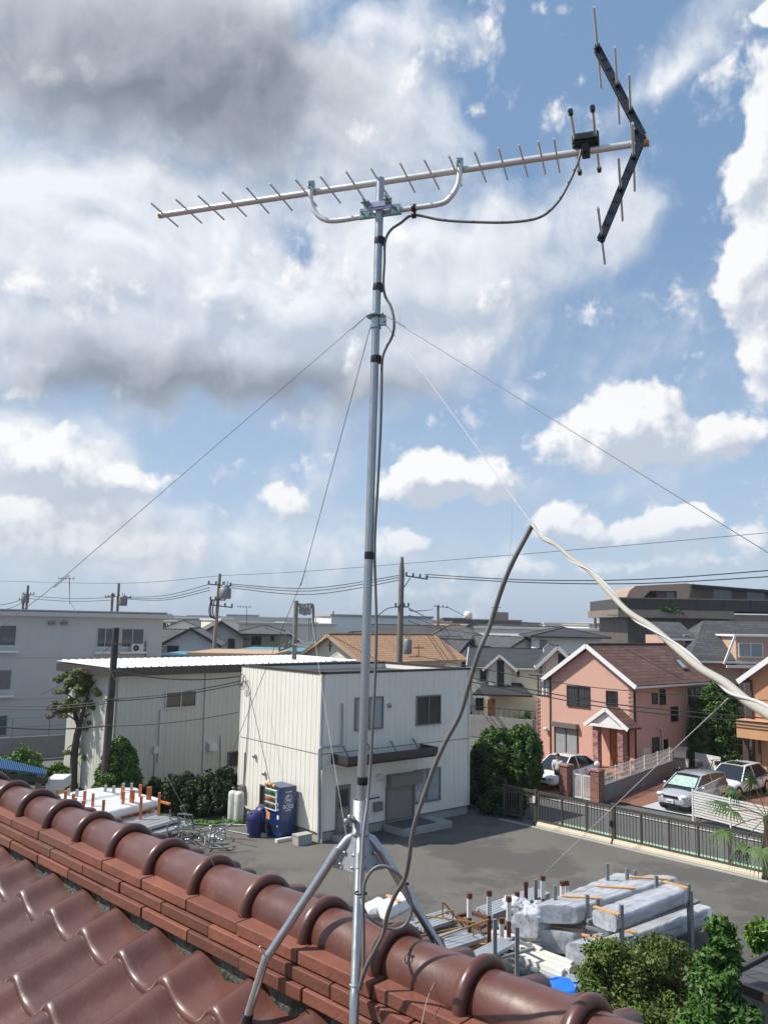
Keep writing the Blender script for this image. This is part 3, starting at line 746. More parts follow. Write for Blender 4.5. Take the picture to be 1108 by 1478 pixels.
CUM=((1125,290,90,140,0,2.4),(1100,430,85,120,0,2.2),(1110,150,50,110,0,2.2),(1060,390,45,60,0,1.3),(1108,15,30,30,0,2.0),(1065,240,45,60,0,1.1),(1115,530,70,70,0,1.2),
    (860,640,120,56,0,1.7),(872,592,52,54,0,1.9),(925,600,66,62,0,1.9),(970,640,140,48,0,1.5),(1060,625,70,34,0,1.1),(600,700,85,44,0,1.6),(622,672,60,38,0,1.9),(690,692,100,36,0,1.5),
    (413,727,46,36,0,1.6),(575,788,50,36,0,1.7),(810,755,70,44,0,1.7),(865,768,70,34,0,1.5),(960,762,82,44,0,1.8),(1000,748,50,24,0,1.3),(1085,775,50,36,0,1.4),(1020,808,90,22,0,.9),(900,812,110,22,0,.9),(740,822,120,24,0,.8),(600,850,120,18,0,.5),
    (60,655,170,60,-8,1.5),(160,695,140,46,-8,1.4),(30,740,170,70,0,1.1),(200,790,180,50,0,1.0),(330,740,60,22,0,.7),(90,800,160,40,0,.9),
    (440,400,150,90,0,.55),(300,390,140,80,0,.45),(120,420,140,80,0,.5),(590,130,40,70,20,.6),(600,340,90,60,0,.5),(730,440,60,50,0,.5),(785,540,44,28,0,.9),(560,240,50,60,0,.5))
def fields(vec):
    ws=warp(warp(vec,3.0,.20),10,.05); wc=warp(vec,14,.040)
    n1=nz(ws,2.6,7,.56,.2).outputs['Fac']; n2=nz(vec,9,6,.60,.15,off=(3,1,2)).outputs['Fac']
    sd=total([blob(*q,vec=ws) for q in SOFT]); sd=mth('ADD',sd,mth('MULTIPLY',mth('SUBTRACT',n1,.5),2.2)); sd=mth('ADD',sd,mth('MULTIPLY',mth('SUBTRACT',n2,.5),1.0))
    n3=nz(vec,13,7,.60,.1,off=(1,5,0)).outputs['Fac']
    cd=total([blob(*q,vec=wc) for q in CUM]); cd=mth('ADD',cd,mth('MULTIPLY',mth('SUBTRACT',n3,.5),2.4)); cd=mth('ADD',cd,mth('MULTIPLY',puff(wc,20),1.1))
    return sd,cd,n1
s1,c1_,n1=fields(P0); s2_,c2x,_=fields(vadd(P0,(-.013,.020,0)))
softf=mrange(s1,.0,1.0); cumf=mrange(c1_,.22,.80)
DARK=((210,110,420,230,0,1.5),(340,60,240,190,0,.6),(250,560,320,70,0,.85),(120,590,150,50,0,.6),(470,570,200,70,0,.6),(150,760,300,70,0,.5),(600,560,150,60,0,.4))
wd=warp(P0,3.0,.16); dark=total([blob(*q,vec=wd) for q in DARK]); darkf=mrange(mth('ADD',dark,mth('MULTIPLY',mth('SUBTRACT',n1,.5),1.0)),.0,1.25)
ls=mrange(mth('SUBTRACT',s1,s2_),-.38,.48,0,1,False); lc=mrange(mth('SUBTRACT',c1_,c2x),-.30,.62,0,1,False)
def rgb(c):
    n=N.new('ShaderNodeRGB'); n.outputs[0].default_value=(*c,1); return n.outputs[0]
def mixc(f,a,b):
    n=N.new('ShaderNodeMix'); n.data_type='RGBA'; L.new(f,n.inputs[0]); L.new(a,n.inputs[6]); L.new(b,n.inputs[7]); return n.outputs[2]
K=10.0     # the background runs at 0.1
softw=mixc(ls,rgb((.40*K,.445*K,.52*K)),rgb((.68*K,.70*K,.73*K)))
softg=mixc(ls,rgb((.17*K,.19*K,.225*K)),rgb((.33*K,.355*K,.40*K)))
softc=mixc(darkf,softw,softg)
cw=mixc(lc,rgb((.41*K,.455*K,.53*K)),rgb((.72*K,.725*K,.73*K)))
cw=mixc(mth('MULTIPLY',darkf,.75),cw,softg)
hz=mrange(el,.0,.55,1.0,0.0)
grad=mixc(mth('POWER',hz,1.3),rgb((.175*K,.285*K,.455*K)),rgb((.38*K,.48*K,.62*K)))
skyc=mixc(.62,sky.outputs[0],grad) if False else None
n_=N.new('ShaderNodeMix'); n_.data_type='RGBA'; n_.inputs[0].default_value=.68; L.new(sky.outputs[0],n_.inputs[6]); L.new(grad,n_.inputs[7]); skyc=n_.outputs[2]
c1=mixc(mth('MULTIPLY',softf,.93),skyc,softc)
c2_=mixc(mth('MULTIPLY',cumf,mrange(el,.02,.16,.35,.97)),c1,cw)
L.new(c2_,bg.inputs[0]); bg.inputs[1].default_value=.1
w.cycles.sampling_method='MANUAL'; w.cycles.sample_map_resolution=512
sd_=bpy.data.lights.new('sun','SUN'); so=bpy.data.objects.new('sun',sd_); col.objects.link(so)
sd_.energy=4.2; sd_.angle=R_(.55); sd_.color=(1,.955,.89)
sv=V(math.sin(R_(SAZ))*math.cos(R_(SEL)),math.cos(R_(SAZ))*math.cos(R_(SEL)),math.sin(R_(SEL)))
so.rotation_euler=sv.to_track_quat('Z','Y').to_euler()
# ================================================================== ground
mb=MB(); mb.add([V(-3000,-300,-.05),V(3000,-300,-.05),V(3000,4000,-.05),V(-3000,4000,-.05)],[(0,1,2,3)])
tag(mb.build('ground',MT['ground_far']),kind='structure')
FA,FB=G(727,1181),G(1103,1269)           # foot of the yard gate
fx=(FB-FA).normalized(); fy=V(-fx.y,fx.x,0)  # fy points to the street
mb=MB(); L0=FA-fx*14; R0_=FA+fx*24
mb.add([L0,V(-30,0,0)+V(0,26,0),V(-30,-8,0),V(18,-8,0),R0_,],[(0,1,2,3,4)])
mb.v=[]; mb.f=[]; mb.sm=[]; mb.uv=[]; mb.mi=[]
q=[V(-20,4,0),V(20,4,0),FA+fx*24+fy*.25,FA+fy*.25,V(0,44,0),V(-20,44,0)]
mb.add(q,[(0,1,2,3,4,5)])
tag(mb.build('yard_asphalt',MT['asphalt']),kind='structure')
mb=MB(); a=FA-fx*30+fy*.3; b=FA+fx*60+fy*.3
mb.add([a-V(0,0,.01),b-V(0,0,.01),b+fy*6.2-V(0,0,.01),a+fy*6.2-V(0,0,.01)],[(0,1,2,3)])
tag(mb.build('road',MT['asphalt_road']),kind='structure')
mb=MB(); mb.add([FA+fx*2+fy*.55-V(0,0,.004),FA+fx*40+fy*.55-V(0,0,.004),FA+fx*40+fy*1.25-V(0,0,.004),FA+fx*2+fy*1.25-V(0,0,.004)],[(0,1,2,3)])
tag(mb.build('road_marking',MT['strip_green']),kind='structure')
mb=MB(); 
mb.add([FA-fx*10+fy*4.7-V(0,0,.004),FA+fx*40+fy*4.7-V(0,0,.004),FA+fx*40+fy*4.82-V(0,0,.004),FA-fx*10+fy*4.82-V(0,0,.004)],[(0,1,2,3)])
tag(mb.build('road_marking',MT['white_paint']),kind='structure')
mb=MB(); mb.hexa([FA-fx*0-fy*.35-V(0,0,.1),FA+fx*24-fy*.35-V(0,0,.1),FA+fx*24-fy*.20-V(0,0,.1),FA-fx*0-fy*.20-V(0,0,.1),FA-fy*.35+V(0,0,.03),FA+fx*24-fy*.35+V(0,0,.03),FA+fx*24-fy*.20+V(0,0,.03),FA-fy*.20+V(0,0,.03)])
tag(mb.build('kerb',MT['concrete']),kind='structure')
# planted margin left of the cream building, grass
mb=MB(); q=[G(60,1205,.012),G(352,1192,.012),V(-5.2,35.2,.012),V(-9,40,.012),V(-18,40,.012)]
mb.add(q,[(0,1,2,3,4)])
tag(mb.build('planted_soil',MT['soil_grass']),kind='structure')
def leafmesh(name,mt,clumps,n,size,parent=None,label=None,cat=None,group=None,kind=None,loc=None,up=.2,shell=.65,asp=1.5,squash=1.0):
    """clumps: (centre, (rx,ry,rz)); leaf-sized quads through each clump's volume"""
    vol=np.array([max(c[1][0]*c[1][1]*c[1][2],1e-6)**(2/3) for c in clumps]); pr=vol/vol.sum(); idx=rng.choice(len(clumps),n,p=pr)
    C=np.array([tuple(c[0]) for c in clumps])[idx]; RR=np.array([c[1] for c in clumps])[idx]
    d=rng.normal(size=(n,3)); d/=np.linalg.norm(d,axis=1)[:,None]
    rad=(shell+(1.06-shell)*rng.random(n)**.7)[:,None]
    P=C+d*RR*rad
    nrm=d*.8+rng.normal(size=(n,3))*.55; nrm[:,2]+=up; nrm/=np.linalg.norm(nrm,axis=1)[:,None]
    t=np.cross(nrm,rng.normal(size=(n,3))); t/=np.linalg.norm(t,axis=1)[:,None]; b=np.cross(nrm,t)
    s=(size*(.6+.8*rng.random(n)))[:,None]
    vs=np.stack([P-t*s*asp*.5,P+b*s*.32,P+t*s*asp*.5,P-b*s*.32],1).reshape(-1,3)
    o0=np.array(tuple(loc) if loc is not None else (0,0,0))
    if parent is not None: o0=np.array(tuple(parent.location))
    vs=vs-o0
    me=bpy.data.meshes.new(name); me.vertices.add(4*n); me.vertices.foreach_set('co',vs.astype(np.float32).ravel())
    me.loops.add(4*n); me.loops.foreach_set('vertex_index',np.arange(4*n,dtype=np.int32)); me.polygons.add(n)
    me.polygons.foreach_set('loop_start',np.arange(0,4*n,4,dtype=np.int32)); me.polygons.foreach_set('loop_total',np.full(n,4,dtype=np.int32))
    me.update(); me.materials.append(mt); o=bpy.data.objects.new(name,me); col.objects.link(o)
    if parent is not None: o.parent=parent
    elif loc is not None: o.location=loc
    return tag(o,label,cat,group,kind)
p=G(365,1195); cl=[(p+V(-2.4+i*.33,.2+random.uniform(-.3,.3)+max(0,(i-3))*.12,.05),(.25,.18,.13)) for i in range(9)]
leafmesh('grass',MT['leaf_light'],cl,2600,.07,loc=p,kind='stuff',up=.6)
# ================================================================== building helpers
class Bld:
    """local frame: x along the front (left to right), y away from the viewer"""
    def __init__(s,name,label,cat,o,ux,group=None):
        s.o=Vector(o); s.ux=Vector(ux).normalized(); s.uy=V(-s.ux.y,s.ux.x,0)
        s.root=thing(name,label,cat,s.o,math.atan2(s.ux.y,s.ux.x),group)
    def loc(s,p):
        q=Vector(p)-s.o; return V(q.dot(s.ux),q.dot(s.uy),q.z)
    def face(s,k,W=0,Dp=0,off=0.0):
        # local frames
        return {'f':(V(0,-off,0),V(1,0,0),V(0,-1,0)),'l':(V(-off,Dp,0),V(0,-1,0),V(-1,0,0)),'r':(V(W+off,0,0),V(0,1,0),V(1,0,0)),'b':(V(W,Dp+off,0),V(-1,0,0),V(0,1,0))}[k]
    def px(s,F,x,y):
        o,u,w=F; ow=s.o+s.ux*o.x+s.uy*o.y+V(0,0,o.z); uw=s.ux*u.x+s.uy*u.y; ww=s.ux*w.x+s.uy*w.y
        p=onplane(x,y,ow,ww); q=p-ow; return q.dot(uw),p.z-s.o.z
    def rect(s,F,x0,y0,x1,y1):
        """pixel box (left,top,right,bottom) -> u0,u1,z0,z1 using mid edges"""
        xm,ym=(x0+x1)/2,(y0+y1)/2
        u0=s.px(F,x0,ym)[0]; u1=s.px(F,x1,ym)[0]; z1=s.px(F,xm,y0)[1]; z0=s.px(F,xm,y1)[1]
        return min(u0,u1),max(u0,u1),z0,z1
def window(b,F,r,fm='alu_dark',gm='glass_dark',fw=.05,mull=1,trans=0,sill=True,name='window',grille=0,parent=None,depth=.06):
    u0,u1,z0,z1=r; mb=MB(); P=parent or b.root
    mb.fbox(F,u0,u1,-.01,depth,z1-fw,z1); mb.fbox(F,u0,u1,-.01,depth+(.03 if sill else 0),z0,z0+fw)
    mb.fbox(F,u0,u0+fw,-.01,depth-.002,z0+fw,z1-fw); mb.fbox(F,u1-fw,u1,-.01,depth-.002,z0+fw,z1-fw)
    for i in range(mull):
        u=u0+(u1-u0)*(i+1)/(mull+1); mb.fbox(F,u-fw*.45,u+fw*.45,-.01,depth-.012,z0+fw,z1-fw)
    for i in range(trans):
        z=z0+(z1-z0)*(i+1)/(trans+1); mb.fbox(F,u0+fw,u1-fw,-.01,depth-.02,z-fw*.3,z+fw*.3)
    f=mb.build(name,MT[fm],P)
    g=MB(); n=mull+1
    for i in range(n):
        a=u0+fw*.5+(u1-u0-fw)*i/n; c=u0+fw*.5+(u1-u0-fw)*(i+1)/n
        g.fbox(F,a,c,-.005,.012+.006*(i%2),z0+fw*.5,z1-fw*.5)
    g.build('pane',MT[gm] if isinstance(gm,str) else [MT[q] for q in gm],f)
    if grille:
        h=MB()
        for i in range(grille): 
            u=u0+(u1-u0)*(i+.5)/grille; h.fbox(F,u-.012,u+.012,depth+.02,depth+.045,z0,z1)
        for z in (z0+.03,z1-.06,(z0+z1)/2): h.fbox(F,u0,u1,depth+.022,depth+.043,z,z+.03)
        h.build('grille',MT[fm],f)
    return f
def siding(mb,F,u0,u1,z0,z1,pitch=.30,gap=.018,dp=.014):
    o,ux,out=F; n=max(1,int(round((u1-u0)/pitch))); st=(u1-u0)/n; pts=[]
    for i in range(n):
        a=u0+st*i; pts+= [(a,-dp),(a+gap*.4,-dp),(a+gap,0),(a+st*.5-.012,0),(a+st*.5-.006,-.004),(a+st*.5+.006,-.004),(a+st*.5+.012,0),(a+st-gap,0),(a+st-gap*.4,-dp)]
    pts.append((u1,-dp)); vs=[]
    for (u,w) in pts: vs.append(o+ux*u+out*w+V(0,0,z0)); vs.append(o+ux*u+out*w+V(0,0,z1))
    mb.add(vs,[(2*i,2*i+2,2*i+3,2*i+1) for i in range(len(pts)-1)])
    mb.fbox(F,u0,u1,-.12,-dp-.001,z0,z1)
def gable(b,W,Dp,ze,zr,axis='y',ov=.35,wm='white_wall',rm='roof_slate',tm='trim_white',t=.12,z0=0.0,x0=0.0,y0=0.0,gov=None,name='roof',apex=.5,trim=True,walls=True):
    """gabled block; axis = direction of the ridge ('y': gable faces the front)"""
    gov=ov if gov is None else gov
    def Lc(a,c,z): return V(x0+a,y0+c,z) if axis=='y' else V(x0+c,y0+a,z)
    A,B=(W,Dp) if axis=='y' else (Dp,W)       # A across the ridge, B along
    m=A*apex
    if walls:
        mb=MB(); poly=[Lc(0,0,z0),Lc(A,0,z0),Lc(A,0,ze),Lc(m,0,zr),Lc(0,0,ze)]
        ext=V(0,B,0) if axis=='y' else V(B,0,0)
        mb.prism(poly,ext); wall=mb.build('wall',MT[wm],b.root)
    mb=MB()
    sl=(zr-ze)/m; sr=(zr-ze)/(A-m)
    zt=t*.9
    l=[Lc(-ov,-gov,ze-sl*ov+zt),Lc(-ov,B+gov,ze-sl*ov+zt),Lc(m,B+gov,zr+zt),Lc(m,-gov,zr+zt)]
    r=[Lc(A+ov,-gov,ze-sr*ov+zt),Lc(A+ov,B+gov,ze-sr*ov+zt),Lc(m,B+gov,zr+zt),Lc(m,-gov,zr+zt)]
    mb.slab(l,t); mb.slab(r,t); rf=mb.build(name,MT[rm],b.root)
    rc=MB(); rc.bar(Lc(m,-gov-.01,zr+zt+.01),Lc(m,B+gov+.01,zr+zt+.01),.22,.07); rc.build('ridge_tile',MT[rm],rf)
    if trim:
        mb=MB()
        for yy in (-gov-.03,B+gov+.03):
            for q in ((l[0],l[3]),(r[0],r[3])):
                pa=Lc(-ov if q is not None and q[0] is l[0] else A+ov,yy,q[0].z-.10); pb=Lc(m,yy,zr+zt-.10)
                mb.bar(pa,pb,.05,.24)
        mb.split('bargeboard',MT[tm],rf)
        mb=MB()
        for q in (l,r):
            mb.bar(q[0]+V(0,0,-.10),q[1]+V(0,0,-.10),.10,.10)
        mb.split('gutter',MT[tm] if tm!='roof' else MT['fascia_dark'],rf)
    return rf
def hip(b,W,Dp,ze,zr,ov=.4,wm='white_wall',rm='roof_slate',tm='fascia_dark',t=.12,z0=0.0,x0=0.0,y0=0.0,walls=True):
    if walls:
        mb=MB(); mb.box(x0,x0+W,y0,y0+Dp,z0,ze); mb.build('wall',MT[wm],b.root)
    h=min(W,Dp)/2+ov; X0,X1,Y0,Y1=x0-ov,x0+W+ov,y0-ov,y0+Dp+ov
    if W>=Dp: A=V(X0+h,y0+Dp/2,zr); B=V(X1-h,y0+Dp/2,zr)
    else: A=V(x0+W/2,Y0+h,zr); B=V(x0+W/2,Y1-h,zr)
    c=[V(X0,Y0,ze),V(X1,Y0,ze),V(X1,Y1,ze),V(X0,Y1,ze)]
    mb=MB()
    if W>=Dp: qs=[[c[0],c[1],B,A],[c[1],c[2],B],[c[2],c[3],A,B],[c[3],c[0],A]]
    else: qs=[[c[0],c[1],A],[c[1],c[2],B,A],[c[2],c[3],B],[c[3],c[0],A,B]]
    for q in qs: mb.slab(q,t)
    rf=mb.build('roof',MT[rm],b.root)
    e=MB()
    for i in range(4): e.bar(c[i]-V(0,0,t*.6),c[(i+1)%4]-V(0,0,t*.6),.1,.12)
    e.build('gutter',MT[tm],rf)
    rr=MB()
    for k,p in enumerate(c):
        tgt=(A if p.x<x0+W/2 else B) if W>=Dp else (A if p.y<y0+Dp/2 else B)
        rr.bar(p+V(0,0,.03),tgt+V(0,0,.03),.18,.06)
    if (A-B).length>.1: rr.bar(A+V(0,0,.03),B+V(0,0,.03),.2,.07)
    rr.build('ridge_tile',MT[rm],rf)
    return rf

# ================================================================== cream two-storey office
A=G(458,1217); az=49.5
b=Bld('office_building','cream two-storey box building with grooved metal siding, dark entrance canopy and roller shutter','building',A,azv(az))
W=hit(A,b.ux,676.3); Dp=hit(A,b.uy,341.5); Ht=6.02
print('office',W,Dp)
Ff=b.face('f'); Fl=b.face('l',W,Dp); Fr=b.face('r',W,Dp); Fb=b.face('b',W,Dp)
zb=.36; zm=b.px(Ff,690,1070)[1] if False else 3.12
mb=MB()
for F,L_ in ((Ff,W),(Fl,Dp),(Fr,Dp),(Fb,W)):
    siding(mb,F,0,L_,zb,zm-.015); siding(mb,F,0,L_,zm+.015,Ht)
mb.build('wall',MT['siding_cream'],b.root)
mb=MB()
for F,L_ in ((Ff,W),(Fl,Dp),(Fr,Dp),(Fb,W)): mb.fbox(F,0,L_,-.1,.004,zm-.015,zm+.015)
for F,L_ in ((Ff,W),(Fl,Dp)): mb.fbox(F,0,L_,-.1,-.01,zb-.05,zb)
mb.build('joint_flashing',MT['alu_grey'],b.root)
mb=MB(); mb.box(.05,W-.05,.05,Dp-.05,0,zb-.04); mb.build('foundation',MT['concrete'],b.root)
mb=MB(); 
for F,L_ in ((Ff,W),(Fl,Dp),(Fr,Dp),(Fb,W)): mb.fbox(F,-.03,L_+.03,-.14,.03,Ht,Ht+.09)
mb.box(.1,W-.1,.1,Dp-.1,Ht-.3,Ht-.2)
mb.build('parapet_cap',MT['fascia_dark'],b.root)
mb=MB()
for F,uu in ((Ff,0),(Ff,W),(Fl,0)): mb.fbox(F,uu-.035,uu+.035,-.05,.006,zb,Ht-.001)
mb.build('corner_trim',MT['siding_cream'],b.root)
window(b,Ff,b.rect(Ff,511.5,1006,552,1053),'alu_grey','glass_curtain')
window(b,Ff,b.rect(Ff,600,1003.5,635,1046),'alu_grey','glass_dark')
window(b,Ff,b.rect(Ff,597,1109,634.5,1157),'alu_grey','glass_curtain',trans=0)
# door
r=b.rect(Ff,484,1133,504,1204); 
mb=MB(); mb.fbox(Ff,r[0],r[1],0,.05,r[2],r[3]); dr=mb.build('door',MT['alu_grey'],b.root)
mb=MB(); mb.fbox(Ff,r[0]+.12,r[1]-.12,.045,.056,r[2]+1.0,r[3]-.15); mb.build('pane',MT['glass_dark'],dr)
mb=MB(); mb.fbox(Ff,r[0]+.12,r[1]-.12,.05,.058,r[2]+.15,r[2]+.9); mb.build('door_panel',MT['shutter'],dr)
mb=MB(); mb.fbox(Ff,r[1]-.09,r[1]-.04,.05,.10,r[2]+1.0,r[2]+1.15); mb.build('handle',MT['zinc_pipe'],dr)
mb=MB(); mb.fbox(Ff,r[0]-.15,r[1]+.35,.03,1.0,0,.17); mb.build('doorstep',MT['concrete'],b.root)
# roller shutter
r=b.rect(Ff,556,1117,595,1193); r=(r[0],r[1],.38,r[3])
mb=MB(); n=26
for i in range(n):
    z=r[2]+(r[3]-.35-r[2])*i/n; h=(r[3]-.35-r[2])/n; mb.fbox(Ff,r[0]+.07,r[1]-.02,.0,.028 if i%2 else .034,z,z+h*.86)
    mb.fbox(Ff,r[0]+.07,r[1]-.02,.0,.02,z+h*.86,z+h)
sh=mb.build('roller_shutter',MT['shutter'],b.root)
mb=MB(); mb.fbox(Ff,r[0]+.03,r[1]+.30,0,.30,r[3]-.42,r[3]-.02); mb.fbox(Ff,r[0],r[1]+.33,0,.34,r[3]-.02,r[3]+.03); mb.build('shutter_box',MT['alu_grey'],sh)
mb=MB(); mb.fbox(Ff,r[0],r[0]+.07,0,.08,r[2],r[3]-.42); mb.fbox(Ff,r[1]-.02,r[1]+.05,0,.08,r[2],r[3]-.42); mb.split('shutter_rail',MT['alu_grey'],sh)
mb=MB(); mb.fbox(Ff,r[0]-.10,r[1]+1.0,.03,1.25,0,.24); sp=mb.build('entrance_step',MT['concrete'],b.root)
mb=MB(); mb.fbox(Ff,r[0]-.02,r[1]+.35,.05,1.05,.24,.262); mb.build('door_mat',MT['asphalt_road'],sp)
# canopy
u0=b.px(Ff,474,1085)[0]; u1=b.px(Ff,634,1085)[0]
Fc=b.face('f',off=1.0); z1=b.px(Fc,570,1087)[1]; z0=b.px(Fc,570,1099)[1]; uL=b.px(Fc,502,1090)[0]; uR=b.px(Fc,632,1080)[0]
mb=MB(); mb.fbox(Ff,uL,uR,.02,1.0,z0,z0+.08); mb.fbox(Ff,uL,uR,.95,1.0,z0,z1+.05); mb.fbox(Ff,uL,uL+.05,.0,.95,z0,z1+.05); mb.fbox(Ff,uR-.05,uR,.0,.95,z0,z1+.05)
cn=mb.build('canopy',MT['fascia_dark'],b.root)
mb=MB()
for i in range(40):
    u=uL+.05+(uR-uL-.1)*i/40; mb.fbox(Ff,u,u+(uR-uL-.1)/80,.02,.95,z0+.08,z0+.16)
mb.build('canopy_roof',MT['alu_grey'],cn)
mb=MB()
for i in range(4):
    u=uL+.5+(uR-uL-1)*i/3; mb.bar(V(u,-.05,z1+.30),V(u,-.5,z0+.17),.04)
mb.build('canopy_stay',MT['alu_grey'],cn)
# pipes
def pxw(F,x,y,off=.06):
    u,z=b.px(F,x,y); o,ux,out=F; return o+ux*u+out*off+V(0,0,z)
mb=MB(); mb.tube([pxw(Ff,458.3,y) for y in (1216,1150,1082)]+[pxw(Ff,462,1078.5),pxw(Ff,490,1076),pxw(Ff,492.5,1072),pxw(Ff,493,1015)],.036,n=8); mb.build('drain_pipe',MT['pipe_grey'],b.root)
mb=MB(); mb.tube([pxw(Ff,462.5,1216),pxw(Ff,463,1112),pxw(Ff,468,1108),pxw(Ff,481,1102,.4)],.035,n=8); mb.build('drain_pipe',MT['pvc_white'],b.root)
mb=MB(); mb.tube([pxw(Fl,354.8,1086,.04),pxw(Fl,353.0,1130,.04),pxw(Fl,352,1160,.04)],.022,n=6); mb.build('conduit',MT['alu_grey'],b.root)
mb=MB(); mb.fbox(Fl,*[b.px(Fl,349,1140)[0],b.px(Fl,355,1140)[0]],0,.2,b.px(Fl,352,1150)[1],b.px(Fl,352,1133)[1]); mb.tube([pxw(Fl,352,1150,.1),pxw(Fl,349,1160,.15),pxw(Fl,343,1163,.2)],.03,n=6); mb.build('gas_meter',MT['alu_grey'],b.root)
for (F,x,y) in ((Fl,369,1091),(Fl,383,1116),(Ff,561,1018),(Ff,668.5,1014)):
    p=pxw(F,x,y,0); out=F[2]; mb=MB(); mb.lathe([(.09,0),(.10,.05),(.07,.12),(0,.14)],p,n=12,axis=out); mb.build('vent_hood',MT['zinc_pipe'],b.root)
p=pxw(Ff,547,1122,0); mb=MB(); mb.lathe([(.15,0),(.15,.05),(.10,.09),(0,.10)],p,n=18,axis=V(0,-1,0)); mb.build('round_lamp',MT['pvc_white'],b.root)
r=b.rect(Ff,538,1157,549,1170); mb=MB(); mb.fbox(Ff,r[0],r[1],0,.16,r[2],r[3]); mb.build('letter_box',MT['alu_grey'],b.root,bevel=.01)
r=b.rect(Ff,532,1144.5,547.5,1153); mb=MB(); mb.fbox(Ff,r[0],r[1],0,.02,r[2],r[3]); sg=mb.build('sign_plate',MT['white_paint'],b.root)
mat('sign_violet',(.10,.03,.14),rough=.5,var=0); mat('sign_red',(.5,.06,.08),rough=.5,var=0)
mb=MB(); mb.fbox(Ff,r[0],r[1],.019,.022,r[2],r[2]+(r[3]-r[2])*.28)
mb.build('sign_stripe',MT['sign_violet'],sg)
mb=MB()
for i in range(5): 
    u=r[0]+.10+i*.085; z=r[2]+(r[3]-r[2])*.45; mb.fbox(Ff,u,u+.05,.019,.023,z,z+.012); mb.fbox(Ff,u+.018,u+.03,.019,.024,z,z+.06); mb.fbox(Ff,u,u+.05,.019,.0235,z+.045,z+.056)
mb.build('lettering',MT['sign_red'],sg)
r=b.rect(Fl,376,1133,387,1164); window(b,Fl,(r[0],r[1]+.55,r[2],r[3]),'alu_grey','glass_dark',mull=1)
# bracket for the service wires on the left wall
c=pxw(Fl,355,984,.12); mb=MB(); mb.tube([c+V(.0,0,.25),c+V(-.05,0,-.25)],.02,n=6)
ring_=[c+V(-.05,.28*math.cos(t*.52),.32*math.sin(t*.52)) for t in range(13)]; mb.tube(ring_,.012,n=5)
for i in range(3): mb.tube([c+V(-.05,-.1+.1*i,.1-.1*i),c+V(-.12,-.14+.1*i,-.05-.1*i)],.025,n=6)
mb.tube([c,c+V(.12,0,0)],.02,n=6)
mb.build('wire_bracket',MT['wire_black'],b.root)
OFF=b; OFl=Fl
wire('service_wire','thin dark service wire from the gutter bracket slanting down the cream left wall',[Vector(OFF.root.matrix_basis@V(0,0,0)) if False else D(357,985,OFF.o.y+2.6),D(391,1135,32.6)],.012,MT['wire_black'])

# ---- vending machine against the left wall
def on_l(u,wd,z): return b.o+b.ux*(-wd)+b.uy*(Dp-u)+V(0,0,z)
# base corners from the picture
c_near=G(404.6,1212); c_left=G(381,1203.5)
un=(c_near-b.o); un=Dp-un.dot(b.uy); ul=Dp-(c_left-b.o).dot(b.uy); wo=-(c_near-b.o).dot(b.ux)
print('vend u',ul,un,'out',wo)
un=min(un,Dp-.4)
vw=1.02; vd=.72; vh=1.83; wo=min(max(wo,vd+.15),1.1)
vb=thing('vending_machine','dark blue drinks vending machine with emblem on its side, against the cream wall','vending machine',on_l(un,wo,0)); 
# local frame: x from left to right along its front (which looks out from the wall), y back into the wall
fxv=-b.uy; vb.rotation_euler=(0,0,math.atan2(fxv.y,fxv.x))
# origin = near (right) front corner -> body spans x -vw..0, y 0..vd
Fv=(V(-vw,0,0),V(1,0,0),V(0,-1,0)); Fs=(V(0,0,0),V(0,1,0),V(1,0,0))
mb=MB(); mb.box(-vw,0,.0,vd,.10,vh); mb.box(-vw+.04,-.04,.04,vd-.04,.02,.10); mb.build('cabinet',MT['vend_blue'],vb,bevel=.012)
mb=MB(); mb.box(-vw+.01,-.01,.02,vd-.01,vh+.001,vh+.02); mb.build('top_panel',MT['vend_top'],vb)
mat('vend_white',(.62,.66,.62),rough=.2,var=.05); mat('can_mix',(.42,.18,.10),rough=.3,var=.2,isl=.9); mat('can_green',(.12,.33,.12),rough=.3,isl=.8); mat('can_dark',(.12,.10,.09),rough=.3,isl=.8)
mb=MB(); mb.fbox(Fv,.06,vw-.20,0,.03,.98,1.72); dw=mb.build('display_window',MT['vend_white'],vb)
mb=MB()
for i in range(3):
    z=1.02+i*.235
    for k in range(9):
        u=.10+k*.078; mb.lathe([(.0,0),(.026,0),(.026,.15),(.018,.165),(0,.165)],V(-vw+u,-.034,z),n=8,mi=i)
mb.build('sample_can',[MT['can_dark'],MT['can_mix'],MT['can_green']],dw)
mb=MB()
for i in range(4): mb.fbox(Fv,.06,vw-.20,.03,.062,.975+i*.237,.995+i*.237)
mb.build('shelf_strip',MT['vend_white'],dw)
mb=MB(); mb.fbox(Fv,.14,.36,0,.012,.60,.86); mb.build('sticker',MT['sticker_orange'],vb)
mb=MB(); mb.fbox(Fv,vw-.17,vw-.06,0,.010,.70,.84); mb.fbox(Fv,.09,.17,0,.01,.86,.95); mb.build('notice',MT['white_paint'],vb)
mb=MB(); mb.fbox(Fv,vw-.17,vw-.08,0,.02,1.0,1.07); mb.fbox(Fv,vw-.15,vw-.10,0,.02,1.16,1.28); mb.fbox(Fv,vw-.17,vw-.10,0,.02,.42,.48); mb.build('coin_unit',MT['alu_silver'],vb)
mb=MB(); mb.fbox(Fv,.25,.78,0,.012,.24,.46); mb.build('delivery_flap',MT['black_plastic'],vb)
